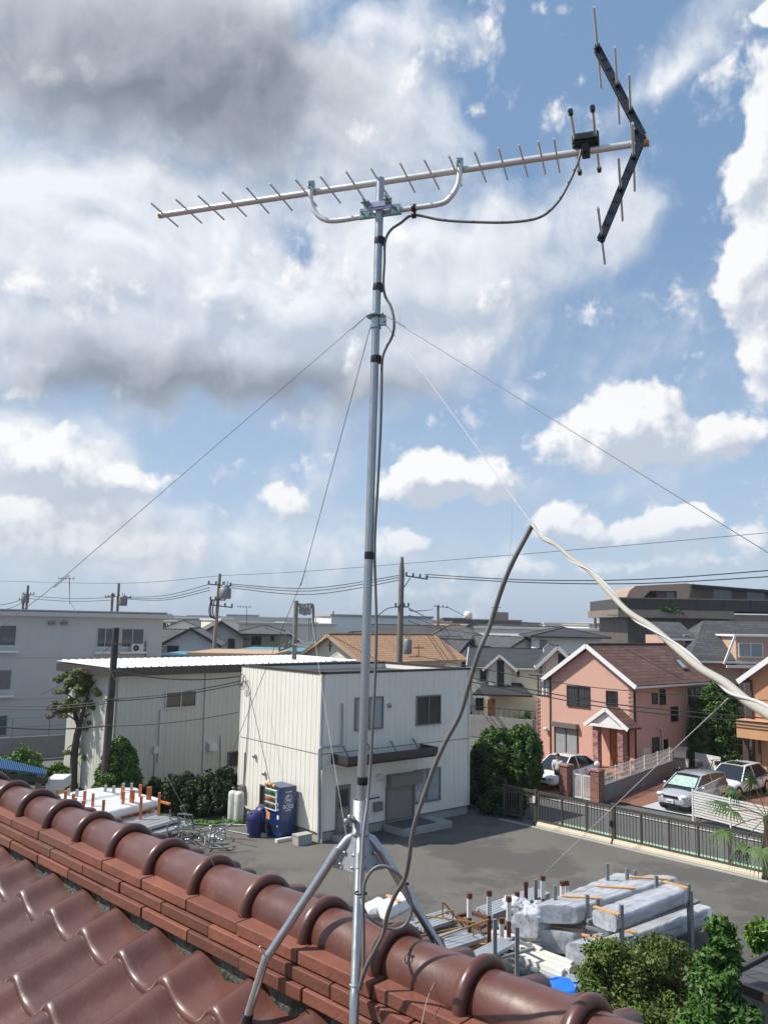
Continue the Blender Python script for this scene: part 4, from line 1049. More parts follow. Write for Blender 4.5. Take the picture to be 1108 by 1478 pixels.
# emblem and word on the side
def textmesh(name,s,size,ext=.002):
    cu=bpy.data.curves.new(name,'FONT'); cu.body=s; cu.size=size; cu.extrude=ext; cu.align_x='CENTER'; cu.align_y='CENTER'; cu.offset=.004
    t=bpy.data.objects.new(name,cu); col.objects.link(t); bpy.context.view_layer.update()
    me=bpy.data.meshes.new_from_object(t.evaluated_get(bpy.context.evaluated_depsgraph_get())); bpy.data.objects.remove(t)
    return me
mat('logo_white',(.55,.60,.68),rough=.4,var=0)
def put(me,name,parent,M,m):
    o=bpy.data.objects.new(name,me); col.objects.link(o); me.transform(M); me.materials.clear(); me.materials.append(m); o.parent=parent; return o
Ms=lambda y,z:Matrix.Translation(V(.003,y,z))@Matrix(((0,0,1,0),(1,0,0,0),(0,1,0,0),(0,0,0,1)))
put(textmesh('lettering','BOSS',.205),'lettering',vb,Ms(vd*.5,1.13),MT['logo_white'])
put(textmesh('lettering','SUNTORY',.062),'lettering',vb,Ms(vd*.5,1.66),MT['logo_white'])
put(textmesh('lettering','COFFEE',.07),'lettering',vb,Ms(vd*.5,1.0),MT['logo_white'])
mb=MB(); c=V(.001,vd*.5,1.40); mb.lathe([(.150,0),(.150,.004),(.168,.004),(.168,0)],c,n=36,axis=V(1,0,0))
# generic profile shapes inside the ring
def arc(r0,r1,a0,a1,cy,cz,n=14):
    vs=[];fs=[]
    for i in range(n+1):
        a=R_(a0+(a1-a0)*i/n)
        for r in (r0,r1): vs.append(c+V(.004,cy+r*math.cos(a),cz+r*math.sin(a)))
    for i in range(n): fs.append((2*i,2*i+2,2*i+3,2*i+1))
    mb.add(vs,fs)
arc(.06,.115,60,250,.0,.02); arc(.0,.045,0,360,.02,-.03); arc(.075,.10,-70,30,.0,-.0); arc(.02,.035,180,360,.06,-.07)
mb.build('emblem',MT['logo_white'],vb)
mb=MB()
for k in range(9): 
    mb.ball(V(-vw+.25+random.uniform(-.2,.35),-.02+random.uniform(-.06,.10),vh+random.uniform(-.14,.08)),(.09,.05,.05),7,5)
o=mb.build('dry_leaves',MT['leaf_ornament'],world=False); o.parent=None
o.matrix_basis=Matrix.LocRotScale(vb.location,vb.rotation_euler,vb.scale); tag(o,'orange-brown autumn leaf decoration lying on top of the blue vending machine','decoration')
# sleepers and blocks
def wb(name,label,cat,x,y,L_,wd,h,ang,m,group=None,z=0):
    p=G(x,y,z); t=Matrix.Translation(p)@Matrix.Rotation(ang,4,'Z'); mb=MB(); mb.box(-L_/2,L_/2,-wd/2,wd/2,0,h,t); return tag(mb.build(name,m,loc=p,bevel=.008),label,cat,group)
a0=vb.rotation_euler.z
wb('concrete_sleeper','long pale concrete sleeper under the right side of the vending machine','block',414,1213.5,.95,.16,.12,a0+math.pi/2,MT['pvc_white'])
wb('concrete_sleeper','short concrete sleeper under the left side of the vending machine','block',379,1207.5,.32,.2,.12,a0,MT['concrete'])
# hollow block
p=G(436,1218); mb=MB(); T=Matrix.Translation(p)@Matrix.Rotation(b.root.rotation_euler.z,4,'Z')
for (x0,x1,y0,y1) in ((-.30,.30,-.19,-.14),(-.30,.30,.14,.19),(-.30,-.25,-.14,.14),(.25,.30,-.14,.14),(-.03,.03,-.14,.14)):
    mb.box(x0,x1,y0,y1,0,.30,T)
mb.box(-.32,.32,-.2,.2,.30,.36,T)
tag(mb.build('hollow_block',MT['concrete'],loc=p,bevel=.006),'grey hollow concrete block at the foot of the cream corner','block')
p=G(433,1208); mb=MB(); mb.tube([p+V(0,.3,.4),p+V(0,.3,.62)],.08,n=10); mb.tube([p+V(0,.3,.1),p+V(0,.3,.4)],.045,n=8)
tag(mb.build('standpipe',MT['pvc_white'],loc=p),'short white standpipe on the block beside the cream corner','pipe')
# bins
def binobj(label,x,y,s,rot):
    p=G(x,y); t=thing('recycling_bin',label,'bin',p,rot,'blue drink-can bins beside the vending machine')
    prof=[(0,0),(.20*s,0),(.215*s,.03),(.26*s,.62*s),(.265*s,.64*s)]
    mb=MB(); mb.lathe([(0,0),(.24*s,0),(.25*s,.03),(.285*s,.60*s),(.285*s,.62*s)],(0,0,0),n=20); bd_=mb.build('bin_body',MT['bin_blue'],t)
    mb=MB(); mb.lathe([(.30*s,.60*s),(.30*s,.66*s),(.27*s,.74*s),(.20*s,.84*s),(.10*s,.88*s),(0,.885*s)],(0,0,0),n=20); ld=mb.build('bin_lid',MT['bin_blue'],t)
    mb=MB(); mb.ball((-.10*s,-.18*s,.80*s),(.075*s,.06*s,.05*s),10,6); mb.build('lid_hole',MT['black_plastic'],ld)
    mb=MB(); mb.lathe([(.278*s,.44*s),(.287*s,.60*s)],(0,0,0),n=8,a0=R_(200),a1=R_(262)); mb.build('bin_label',MT['white_paint'],bd_)
    return t
binobj('blue round-lidded bin standing free at the left',367,1207,1.06,0)
binobj('blue bin half hidden between the front bin and the vending machine',378,1201,1.10,.7)
# tanks
for lab,x,y,hh in (('left white gas cylinder with an orange label by the cream wall',335,1186,1.20),('right white gas cylinder by the cream wall',344,1188,1.22)):
    p=G(x,y); t=thing('gas_cylinder',lab,'gas cylinder',p,0,'white cylinders at the left end of the cream wall')
    mb=MB(); mb.lathe([(0,0),(.18,0),(.19,.04),(.19,hh-.13),(.17,hh-.05),(.10,hh),(0,hh+.01)],(0,0,0),n=20); bd_=mb.build('cylinder_body',MT['pvc_white'],t)
    mb=MB(); mb.tube([(0,0,hh),(0,0,hh+.12)],.03,n=8); mb.lathe([(.07,hh+.1),(.07,hh+.13),(0,hh+.13)],(0,0,0),n=10); mb.build('valve',MT['alu_grey'],t)
    if 'orange' in lab:
        mb=MB(); mb.lathe([(.1925,hh-.55),(.1925,hh-.25)],(0,0,0),n=8,a0=R_(225),a1=R_(300)); mb.build('bin_label',MT['rack_orange'],bd_)

# ================================================================== long shed with white roof
S0=D(158,1147,36.5); S0.z=0; S0=G(158,893+8*1190/36.5*1.0)
S1=G(345,893+8*1190/41.0)
b=Bld('storage_shed','long pale ribbed shed with dark fascia and white roof left of the cream building','shed',S0,(S1-S0))
W=hit(b.o,b.ux,498,60); 
Cl=G(91,1122); Dp=hit(b.o,b.uy,90); print('shed',S0,S1,'D',Dp)
Ff=b.face('f'); Fl=b.face('l',W,Dp)
zt=b.px(Ff,250,972)[1]; ztl=b.px(Fl,110,968)[1]; print('shed z',zt,ztl,b.px(Ff,160,978),b.px(Ff,345,968))
mb=MB(); siding(mb,Ff,0,W,.1,zt,.27); siding(mb,Fl,0,Dp,.1,zt,.27); mb.box(.13,W-.05,.13,Dp,0,zt-.02); mb.build('wall',MT['siding_shed'],b.root)
mb=MB(); ho=.55
mb.box(-ho,W+.3,-.45,Dp+.3,zt-.02,zt+.36)
fc=mb.build('fascia',MT['fascia_dark'],b.root)
mb=MB(); n=int((W+ho+.3)/.4)
for i in range(n):
    x=-ho+(W+ho+.3)*i/n; x2=-ho+(W+ho+.3)*(i+1)/n
    mb.add([V(x,-.5,zt+.37),V(x+.32,-.5,zt+.37),V(x+.34,-.5,zt+.43),V(x2-.02,-.5,zt+.43),V(x2,-.5,zt+.37),V(x,Dp+.4,zt+.45),V(x+.32,Dp+.4,zt+.45),V(x+.34,Dp+.4,zt+.51),V(x2-.02,Dp+.4,zt+.51),V(x2,Dp+.4,zt+.45)],[(0,1,6,5),(1,2,7,6),(2,3,8,7),(3,4,9,8)])
mb.build('roof',MT['roof_white'],b.root)
window(b,Ff,b.rect(Ff,238.5,997,283,1021.5),'alu_silver','glass_dark')
r=b.rect(Ff,328,1084,346,1106); window(b,Ff,(r[0],r[0]+1.7,r[2],r[3]),'alu_grey','glass_dark')
mb=MB()
for x,ya,yb,xo in ((297,972,1125,-5),(318.5,1060,1110,0),(232,1024,1100,-4)):
    mb.tube([V(b.px(Ff,x,ya)[0],-.07,b.px(Ff,x,ya)[1]),V(b.px(Ff,x+xo,yb)[0],-.07,b.px(Ff,x+xo,yb)[1])],.05,n=8)
mb.build('drain_pipe',MT['pvc_white'],b.root)
mb=MB(); u,z=b.px(Ff,303,1077); mb.fbox(Ff,u-.22,u+.22,0,.35,z-.18,z+.12); mb.prism([Ff[0]+V(u-.22,0,z+.12),Ff[0]+V(u-.22,-.35,z+.12),Ff[0]+V(u-.22,0,z+.25)],V(.44,0,0)); mb.build('vent_hood',MT['pvc_white'],b.root)
mb=MB(); u,z=b.px(Ff,224,1081); mb.fbox(Ff,u-.12,u+.12,0,.12,z-.2,z+.12); mb.tube([V(u,-.06,z-.2),V(u,-.06,.2)],.03,n=6); mb.build('switch_box',MT['alu_silver'],b.root)
# second white roofed wing behind the office
S2=D(640,985,46); S2.z=0
xq0,xq1=D(566,966,43).x,D(668,966,43).x; zq0,zq1=D(560,962,43).z,D(668,968,43).z; wq=xq1-xq0
b2=Bld('back_shed','low white-roofed annex seen just over the cream building','shed',V(xq0,43.0,0),azv(90))
mb=MB(); mb.box(0,wq-.3,0,4,0,zq1-.25); mb.build('wall',MT['siding_shed'],b2.root)
mb=MB(); mb.hexa([V(-.3,-.3,zq0-.12),V(wq,-.3,zq1-.12),V(wq,4.3,zq1-.12),V(-.3,4.3,zq0-.12),V(-.3,-.3,zq0),V(wq,-.3,zq1),V(wq,4.3,zq1),V(-.3,4.3,zq0)]); mb.build('roof',MT['roof_white'],b2.root)
# ================================================================== left three-storey apartment block
A0=G(0,1074); A1=G(89,1068.5); ud=(A1-A0).normalized(); ud=azv(55)
b=Bld('apartment_block','long three-storey off-white apartment block at the left edge','building',A0-ud*9,ud)
Dn=hit(b.o,b.ux,227); W=Dn; Ff=b.face('f'); Fr=b.face('r',W)
zt=b.px(Ff,100,892)[1]; print('apt W',W,'zt',zt,b.px(Ff,0,890),b.px(Ff,227,898))
zt=7.95
mb=MB(); mb.box(0,W,0,8,0,zt); mb.build('wall',MT['wall_white_grey'],b.root)
mb=MB(); mb.box(-.4,W+.5,-.45,8.4,zt,zt+.28); mb.box(-.2,W+.2,-.2,8.2,zt+.28,zt+.42); mb.build('roof',MT['wall_white_grey'],b.root)
mb=MB(); mb.box(-.3,W+.45,-.40,8.3,zt+.30,zt+.33); mb.build('roof_edge',MT['fascia_dark'],b.root)
mb=MB(); 
for z in (2.72,5.32): mb.fbox(Ff,0,W,0,.05,z,z+.10)
mb.build('string_course',MT['wall_white_grey'],b.root)
for (x0,y0,x1,y1) in ((0,902,24,932),(140,906,164,934),(175,907,207.5,934),(0,966,17,996),(0,1032,11,1062)):
    r=b.rect(Ff,x0,y0,x1,y1); r=(r[0]-(1.4 if x0==0 else 0),r[1],r[2],r[3]); wdw=window(b,Ff,r,'alu_silver','glass_mid')
    mb=MB(); mb.fbox(Ff,r[0]-.15,r[1]+.15,0,.45,r[2]-.42,r[2]-.30)
    if y0>905 and y0<910 or x0==0: mb.fbox(Ff,r[0]-.1,r[1]+.1,.40,.43,r[2]-.05,r[2]-.02)
    mb.build('window_ledge',MT['white_wall'],b.root)
u,z=b.px(Ff,196,935); mb=MB(); mb.fbox(Ff,u-.4,u+.4,.1,.42,z-.30,z+.28); ac=mb.build('air_conditioner',MT['pvc_white'],b.root)
mb=MB(); mb.lathe([(.20,0),(.20,.02),(.04,.02),(.04,0)],Ff[0]+V(u-.1,-.42,z),n=16,axis=V(0,-1,0)); mb.build('fan_grille',MT['alu_dark'],ac)
mb=MB(); mb.tube([V(b.px(Ff,210,925)[0],-.1,b.px(Ff,210,925)[1]),V(b.px(Ff,209,1000)[0],-.1,b.px(Ff,209,1000)[1])],.05,n=6); mb.build('drain_pipe',MT['alu_grey'],b.root)
mb=MB()
for x in (75,93): u,z=b.px(Ff,x,899); mb.fbox(Ff,u-.2,u+.2,0,.2,z-.12,z+.1)
mb.build('vent_hood',MT['alu_grey'],b.root)
# low block wall with green mesh fence in front of it
p0=G(20,1098); q0=G(92,1093)
dq=(q0-p0).normalized(); p0=p0-dq*6
t=thing('boundary_wall','grey concrete block wall with a thin mesh fence below the apartment block','wall',p0,math.atan2(dq.y,dq.x))
Lw=(q0-p0).length+3; mb=MB(); mb.box(0,Lw,0,.15,0,1.25)
mb.build('wall',MT['block_wall'],t)
mb=MB(); n=int(Lw/1.8)
for i in range(n+1): mb.tube([V(i*Lw/n,.07,1.25),V(i*Lw/n,.07,2.3)],.03,n=6)
for z in (1.35,1.8,2.28): mb.bar(V(0,.07,z),V(Lw,.07,z),.025)
mat('fence_green',(.10,.20,.15),rough=.6,var=0)
mb.build('mesh_fence',MT['fence_green'],t)

# blue corrugated lean-to at the lower left
b=Bld('blue_roof_shed','low shed with bright blue corrugated roof at the left edge','shed',V(-13.6,24.0,0),azv(84))
P1=D(-40,1107,23.0);P2=D(68,1121,25.0);P3=D(64,1114,26.4);P4=D(-40,1086,27.5)
zq=b.loc(P2).z; print('blue roof z',P1,P2,P3,P4)
mb=MB()
pa=[b.loc(p) for p in (P1,P2,D(66,1113,27.2),P4)]
n=34
vs=[];fs=[]
for i in range(n+1):
    t_=i/n; a=pa[0].lerp(pa[1],t_); c=pa[3].lerp(pa[2],t_)
    for k,(dt,dz) in enumerate(((0,0),(.25,0),(.35,.07),(.75,.07),(.85,0))):
        tt=min(1,(i+dt)/n); a=pa[0].lerp(pa[1],tt); c=pa[3].lerp(pa[2],tt); vs+= [a+V(0,0,dz),c+V(0,0,dz)]
fs=[(2*i,2*i+2,2*i+3,2*i+1) for i in range(len(vs)//2-1)]
mb.add(vs,fs); mb.build('roof',MT['blue_roof'],b.root)
mb=MB(); mb.bar(pa[0]-V(0,0,.12),pa[1]-V(0,0,.12),.12,.14); mb.build('gutter',MT['fascia_dark'],b.root)
mb=MB(); z=pa[1].z
for q in pa: mb.bar(V(q.x-.2,q.y,0),V(q.x-.2,q.y,q.z-.08),.12)
mb.build('post',MT['alu_grey'],b.root)
mb=MB(); q=pa[1]; mb.box(q.x-.05,q.x+.45,q.y+.1,q.y+1.0,q.z-.40,q.z-.10); mb.build('gutter_box',MT['pvc_white'],b.root)

# ================================================================== vegetation
def trunk(mb,pts,r): mb.tube(spline(pts,4),[r[0]+(r[1]-r[0])*i/((len(pts)-1)*4) for i in range((len(pts)-1)*4+1)],n=8)
def shrub(name,label,cat,px,py,hpx,wpx,mt,n,size,shape='dome',group=None,seed=1,core=True,Y=None,jag=.16,stems=True):
    """shrub whose foot is at pixel px,py"""
    p=G(px,py); s=(p-CAM).dot(Fw)/F_; h=hpx*s; w=wpx*s; random.seed(seed)
    t=thing(name,label,cat,p,0,group); cl=[]
    if shape=='cone':
        k=130
        for i in range(k):
            z=random.random()**.9; rr=(w/2)*(1-z**2.4)**.62*(1.0 if z<.85 else .85); a=random.random()*6.28
            q=rr*(.78+.08*random.random()); cl.append((p+V(q*math.cos(a),q*math.sin(a),h*(.04+.90*z)),(w*.11,w*.11,h*.075)))
        cl+= [(p+V(0,0,h*(.1+.8*i/8)),(w*.36*(1-(i/8.5)**2.2)**.6,w*.36*(1-(i/8.5)**2.2)**.6,h*.12)) for i in range(8)]
    elif shape=='dome':
        k=110
        for i in range(k):
            a=random.random()*6.28; ph=math.asin(random.uniform(-.95,1)); rr=.80+.07*random.random()
            cl.append((p+V(w/2*rr*math.cos(ph)*math.cos(a),w/2*rr*math.cos(ph)*math.sin(a),h*.5+h*.5*rr*math.sin(ph)),(w*jag,w*jag,h*jag)))
            if i%3==0: cl.append((p+V(w/2*.5*math.cos(a),w/2*.5*math.sin(a),h*(.06+.2*random.random())),(w*jag,w*jag,h*jag)))
        cl.append((p+V(0,0,h*.45),(w*.38,w*.38,h*.42)))
    else:
        k=34
        for i in range(k):
            a=random.random()*6.28; rr=random.random()**.6; z=random.random()
            cl.append((p+V(w/2*rr*math.cos(a),w/2*.6*rr*math.sin(a),h*(.12+.75*z*(1-.45*rr))),(w*.12*(.7+random.random()*.8),w*.12,h*.15*(.7+random.random()*.8))))
    leafmesh('foliage',MT[mt],cl,n,size,parent=t,shell=.35)
    mb=MB(); 
    for i in range(3): 
        a=i*2.1; trunk(mb,[p+V(.05*math.cos(a),.05*math.sin(a),-.02),p+V(w*.08*math.cos(a),w*.08*math.sin(a),h*.35),p+V(w*.2*math.cos(a),w*.2*math.sin(a),h*.75)],[max(.03,w*.02),.01])
    mb.build('trunk',MT['bark'],t,world=True)
    return t
shrub('conifer','tall clipped egg-shaped green conifer in front of the shed end','conifer',168,1168,102,70,'leaf_conifer',26000,.085,'cone',seed=2)
shrub('round_tree','large clipped dark green tree, left one of the rounded pair behind the yard gate','tree',716,1142,92,66,'leaf_conifer',24000,.095,'dome',seed=3,jag=.10)
shrub('round_tree','sunlit clipped round tree, right one of the pair behind the yard gate','tree',754,1146,99,62,'leaf_conifer',24000,.095,'dome',seed=4,jag=.10)
shrub('conifer','dark green conical conifer at the right rear corner of the pink house','conifer',1037,1105,124,86,'leaf_conifer',15000,.15,'cone',seed=6)
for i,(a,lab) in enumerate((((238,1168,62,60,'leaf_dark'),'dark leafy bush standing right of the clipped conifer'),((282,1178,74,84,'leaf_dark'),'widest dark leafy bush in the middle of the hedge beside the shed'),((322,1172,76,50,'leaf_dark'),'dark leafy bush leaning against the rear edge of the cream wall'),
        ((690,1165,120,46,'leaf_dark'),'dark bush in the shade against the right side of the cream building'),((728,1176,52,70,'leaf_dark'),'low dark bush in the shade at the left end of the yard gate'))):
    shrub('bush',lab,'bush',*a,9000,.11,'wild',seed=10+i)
for i,(a,lab) in enumerate((((25,1130,58,70,'leaf_light'),'light green bush above the blue roof at the left edge'),((82,1136,40,52,'leaf_light'),'small light green bush right of the blue roof'))):
    shrub('bush',lab,'bush',*a,6000,.11,'wild',seed=20+i)
shrub('bush','small bright green shrub in front of the cream house with dark gables','bush',758,1062,40,34,'leaf_green',2200,.14,'wild',seed=31)
shrub('potted_plant','small grey-green potted plant beside the left brick pillar','plant',825,1151,30,12,'leaf_hedge',700,.07,'wild',seed=32)
shrub('potted_plant','low plant on the pink house terrace behind the white mesh fence','plant',880,1131,20,22,'leaf_hedge',700,.07,'wild',seed=33)
# pine at the left
p=G(106,1141); s=(p-CAM).dot(Fw)/F_
t=thing('pine_tree','tall sparse pine with bare leaning trunk in front of the shed end','tree',p)
def W_(px,py,dy=0): return D(px,py,p.y+dy)
mb=MB()
trunk(mb,[p,W_(107,1100),W_(110,1070),W_(115,1048)],[.20,.15]); trunk(mb,[W_(115,1050),W_(108,1025,.2),W_(112,1000,.3),W_(118,975,.2)],[.12,.03])
trunk(mb,[W_(115,1050),W_(122,1020,-.2),W_(128,995,-.3),W_(128,975,-.1)],[.11,.03])
brs=[((113,1042),(95,1030),(76,1022)),((118,1035),(135,1028),(152,1016)),((110,1012),(92,998),(80,992)),((124,1012),(140,1000),(150,990)),((112,1000),(100,985),(92,975)),((128,995),(140,982),(146,975)),((112,1072),(100,1078),(97,1084)),((113,1075),(122,1090),(126,1096)),((116,1030),(128,1038),(133,1042)),((122,1020),(112,1010),(104,1004))]
for q in brs: trunk(mb,[W_(*q[0]),W_(*q[1],random.uniform(-.5,.5)),W_(*q[2],random.uniform(-.8,.8))],[.045,.012])
mb.build('trunk',MT['bark'],t,world=True)
random.seed(5); cl=[]
for i in range(58):
    a=random.random()*6.28; r=random.random()**.5; x=115+36*r*math.cos(a); y=996+30*r*math.sin(a)
    cl.append((W_(x,y,random.uniform(-1.0,1.0)),(.17+.15*random.random(),.24,.09+.08*random.random())))
for (x,y) in ((148,1016),(140,1022),(152,1010),(98,1086),(124,1094),(132,1043),(90,1020),(104,1024),(126,1052),(146,1030)): cl.append((W_(x,y,random.uniform(-.4,.4)),(.22,.25,.11)))
leafmesh('needles',MT['leaf_pine'],cl,12000,.075,parent=t,shell=.2,up=.5,asp=2.2)
cl=[(W_(x,y,random.uniform(-.4,.4)),(.25,.25,.12)) for (x,y) in ((76,1022),(84,1028),(92,1034),(72,1034),(80,1016),(96,1026))]
leafmesh('dry_needles',MT['leaf_dry'],cl,900,.07,parent=t,shell=.1,asp=2.4)

# foreground right trees
def bigtree(label,name,foot,clumps_px,mt,n,size,seed,br=True):
    random.seed(seed); p=Vector(foot); t=thing(name,label,'tree',p); cl=[]
    for (x,y,r,Y) in clumps_px:
        c=D(x,y,Y); s=Y/F_; rr=r*s
        for k in range(9):
            d=V(random.gauss(0,1),random.gauss(0,1),random.gauss(0,1)); d.normalize(); cl.append((c+d*rr*.62,(rr*.38,rr*.38,rr*.30)))
        cl.append((c,(rr*.6,rr*.6,rr*.55)))
    leafmesh('crown',MT[mt],cl,n,size,parent=t,shell=.15)
    mb=MB(); c0=sum((D(x,y,Y) for (x,y,r,Y) in clumps_px),V(0,0,0))/len(clumps_px)
    base=p; mid=base.lerp(c0,.55); trunk(mb,[base,mid,c0],[.14,.05])
    for (x,y,r,Y) in clumps_px: trunk(mb,[mid,mid.lerp(D(x,y,Y),.6)+V(0,0,.1),D(x,y,Y)],[.05,.012])
    mb.build('trunk',MT['bark'],t,world=True); return t
bigtree('bushy tree with rusty-green leaves at the lower right, left of the vine','broadleaf_tree',G(930,1700),[(880,1402,52,14.8),(925,1392,48,15),(960,1410,50,15.2),(985,1400,40,15.2),(860,1440,40,14.4),(905,1450,55,14.4),(955,1460,55,14.5),(850,1400,26,14.6),(1000,1440,40,14.8),(880,1490,50,14.2),(940,1510,60,14.2),(990,1480,55,14.8),(985,1440,45,14.9),(870,1380,34,14.8),(950,1378,36,15.1)],'leaf_rust',52000,.046,41)
bigtree('narrow bright green leafy tree at the lower right, left of the dark roof corner','broadleaf_tree',G(1040,1700),[(1038,1345,24,11.4),(1046,1368,30,11.4),(1030,1385,30,11.3),(1048,1400,30,11.3),(1028,1415,36,11.2),(1042,1440,38,11.1),(1015,1465,40,11.0),(1052,1468,34,11.0),(1030,1500,60,10.9),(1075,1505,50,10.9)],'leaf_green',24000,.062,42)
bigtree('branch tip of light green leaves at the right edge above the dark roof corner','broadleaf_tree',G(1150,1600),[(1098,1352,26,15.0),(1115,1375,34,15.0),(1085,1340,10,15),(1130,1420,50,15),(1070,1462,18,14.4),(1086,1350,14,15),(1102,1332,12,15)],'leaf_light',5200,.075,43)
# palm
pc=D(1106,1180,23.5); pf=V(pc.x+.1,pc.y,0)
t=thing('palm_tree','fan palm at the right edge in front of the yard gate','palm',pf)
mb=MB(); mb.tube([pf,pf.lerp(pc,.5)+V(.03,0,0),pc],[.13,.12,.10],n=10); mb.build('trunk',MT['bark'],t,world=True)
random.seed(9)
fans=[(-50,-8,0),(-45,-35,.3),(-62,22,-.2),(-20,-48,.2),(-35,42,0),(10,-52,0),(30,-35,0),(50,-10,.3),(-8,48,-.4),(40,30,.2),(-64,-18,.5)]
for k,(dx,dy,dz) in enumerate(fans):
    c=D(1106+dx,1178+dy,23.5+dz*1.5); mb=MB(); mb.tube(spline([pc,pc.lerp(c,.5)+V(0,0,.08),c],3),.012,n=5)
    ax=(c-pc).normalized(); sd=ax.cross(V(0,0,1)).normalized(); up=sd.cross(ax)
    for j in range(21):
        a=R_(-120+12*j); L_=.62*(1-.25*abs(a)/2.2); d=(ax*math.cos(a)+sd*math.sin(a)); tip=c+d*L_*.75-V(0,0,.06+.05*abs(a)); tip2=c+d*L_-V(0,0,.26+.06*random.random()); w_=d.cross(up).normalized()*.022
        mb.add([c,c+d*L_*.35+w_+up*.01,tip+w_*.8,tip2,tip-w_*.8,c+d*L_*.35-w_+up*.01],[(0,1,5),(1,2,4,5),(2,3,4)])
    mb.build('frond',MT['leaf_palm'],t,world=True)

# neighbouring dark roof corner at the lower right
b=Bld('neighbour_house','corner of a neighbouring dark slate roof at the lower right edge','house',V(7.6,11.3,0),azv(100))
e0=D(1050,1411,11.9); zE=e0.z
q=[b.loc(D(1050,1411,11.9)),b.loc(D(1140,1445,10.8)),b.loc(D(1180,1400,12.5)),b.loc(D(1112,1379,13.2))]
mb=MB(); mb.slab([q[0],q[1],q[2]+V(0,0,.1),q[3]],.10); rf=mb.build('roof',MT['roof_slate'],b.root)
mb=MB(); mb.bar(q[0]-V(0,0,.06),q[1]-V(0,0,.06),.10,.12); mb.bar(q[3]-V(0,0,.0),q[0]-V(0,0,.0),.06,.12); mb.build('gutter',MT['fascia_dark'],rf)
mb=MB(); cc_=[v.lerp((q[0]+q[1]+q[2]+q[3])/4,.12) for v in q]; mb.hexa([V(c.x,c.y,0) for c in (cc_[0],cc_[1],cc_[2],cc_[3])]+[V(c.x,c.y,c.z-.12) for c in cc_]); mb.build('wall',MT['grey_wall'],b.root)

# ================================================================== yard gate
gl=(FB-FA).length
zt=1.36
def fp(u,w=0,z=0): return FA+fx*u+fy*w+V(0,0,z)
def upx(px):
    return hit(FA,fx,px,40)
gs=[(0,upx(775),'left fixed panel of the dark bronze yard fence beside the dark bushes'),(upx(777),upx(884),'left leaf of the dark bronze sliding yard gate'),(upx(887),upx(1101),'right leaf of the dark bronze sliding yard gate'),(upx(1101)+.08,upx(1101)+9,'dark bronze fence panel at the right edge beyond the palm')]
print('gate',gs)
def gatepanel(u0,u1,label,beam):
    t=thing('yard_gate' if beam else 'metal_fence',label,'gate' if beam else 'fence',fp(u0),math.atan2(fx.y,fx.x),'bronze picket gates and fence along the street')
    L_=u1-u0; mb=MB(); mb.box(0,L_,-.03,.03,.20,.26); mb.box(0,L_,-.03,.03,zt-.10,zt)
    mb.box(0,L_,-.02,.02,zt-.26,zt-.22)
    mb.build('rail',MT['gate_bronze'],t)
    mb=MB(); n=int(L_/.125)
    for i in range(n+1):
        x=L_*i/n
        if i%8: mb.box(x-.011,x+.011,-.012,.012,.26,zt-.10)
    pk=mb.build('picket_infill',MT['gate_bronze'],t)
    m=max(2,int(round(L_/1.0)))
    for i in range(m+1):
        x=L_*i/m; mb=MB(); mb.box(x-.03,x+.03,-.034,.034,.03 if beam else 0,zt-.102); mb.build('post',MT['gate_bronze'],t)
    if beam:
        mb=MB(); mb.box(-.0,L_,-.10,-.036,.06,.19); mb.box(-.0,L_,-.16,-.10,.03,.13); mb.build('base_beam',MT['beam_cream'],t)
        for x in (.4,L_/2,L_-.4):
            mb=MB(); mb.tube([V(x,-.02,.04),V(x,.02,.04)],.045,n=12); mb.build('wheel',MT['black_plastic'],t)
    return t
for u0,u1,lab in gs: gatepanel(u0,u1,lab,'leaf' in lab)
u=upx(885.5); t=thing('gate_post','thick bronze gate post with lock boxes between the two gate leaves','post',fp(u),math.atan2(fx.y,fx.x))
mb=MB(); mb.box(-.07,.07,-.07,.07,0,zt+.10); mb.build('post',MT['gate_bronze'],t,bevel=.006)
for s_ in (-1,1):
    mb=MB(); mb.box(.075*s_-.04,.075*s_+.04,-.12,-.07,.62,.84); mb.build('lock_box',MT['black_plastic'],t)
u=upx(773); t=thing('gate_post','bronze gate post with a latch at the left end of the sliding gate','post',fp(u),math.atan2(fx.y,fx.x))
mb=MB(); mb.box(-.06,.06,-.06,.06,0,zt+.05); mb.build('post',MT['gate_bronze'],t,bevel=.006)
mb=MB(); mb.box(-.08,.04,-.12,-.06,.9,1.15); mb.build('latch',MT['pvc_white'],t)
# dark horizontal rail fence seen right of the office
a_,c_=G(684,1152),G(728,1166)
dd=(c_-a_); t=thing('rail_fence','dark weathered rail fence between the cream building and the street corner','fence',a_,math.atan2(dd.y,dd.x))
mb=MB(); L_=dd.length
for z in (.35,.75,1.1): mb.box(0,L_,-.03,.03,z,z+.10)
mb.build('rail',MT['dark_wood'],t)
for i in range(4):
    mb=MB(); mb.box(L_*i/3-.05,L_*i/3+.05,-.05,.05,0,1.25); mb.build('post',MT['dark_wood'],t)

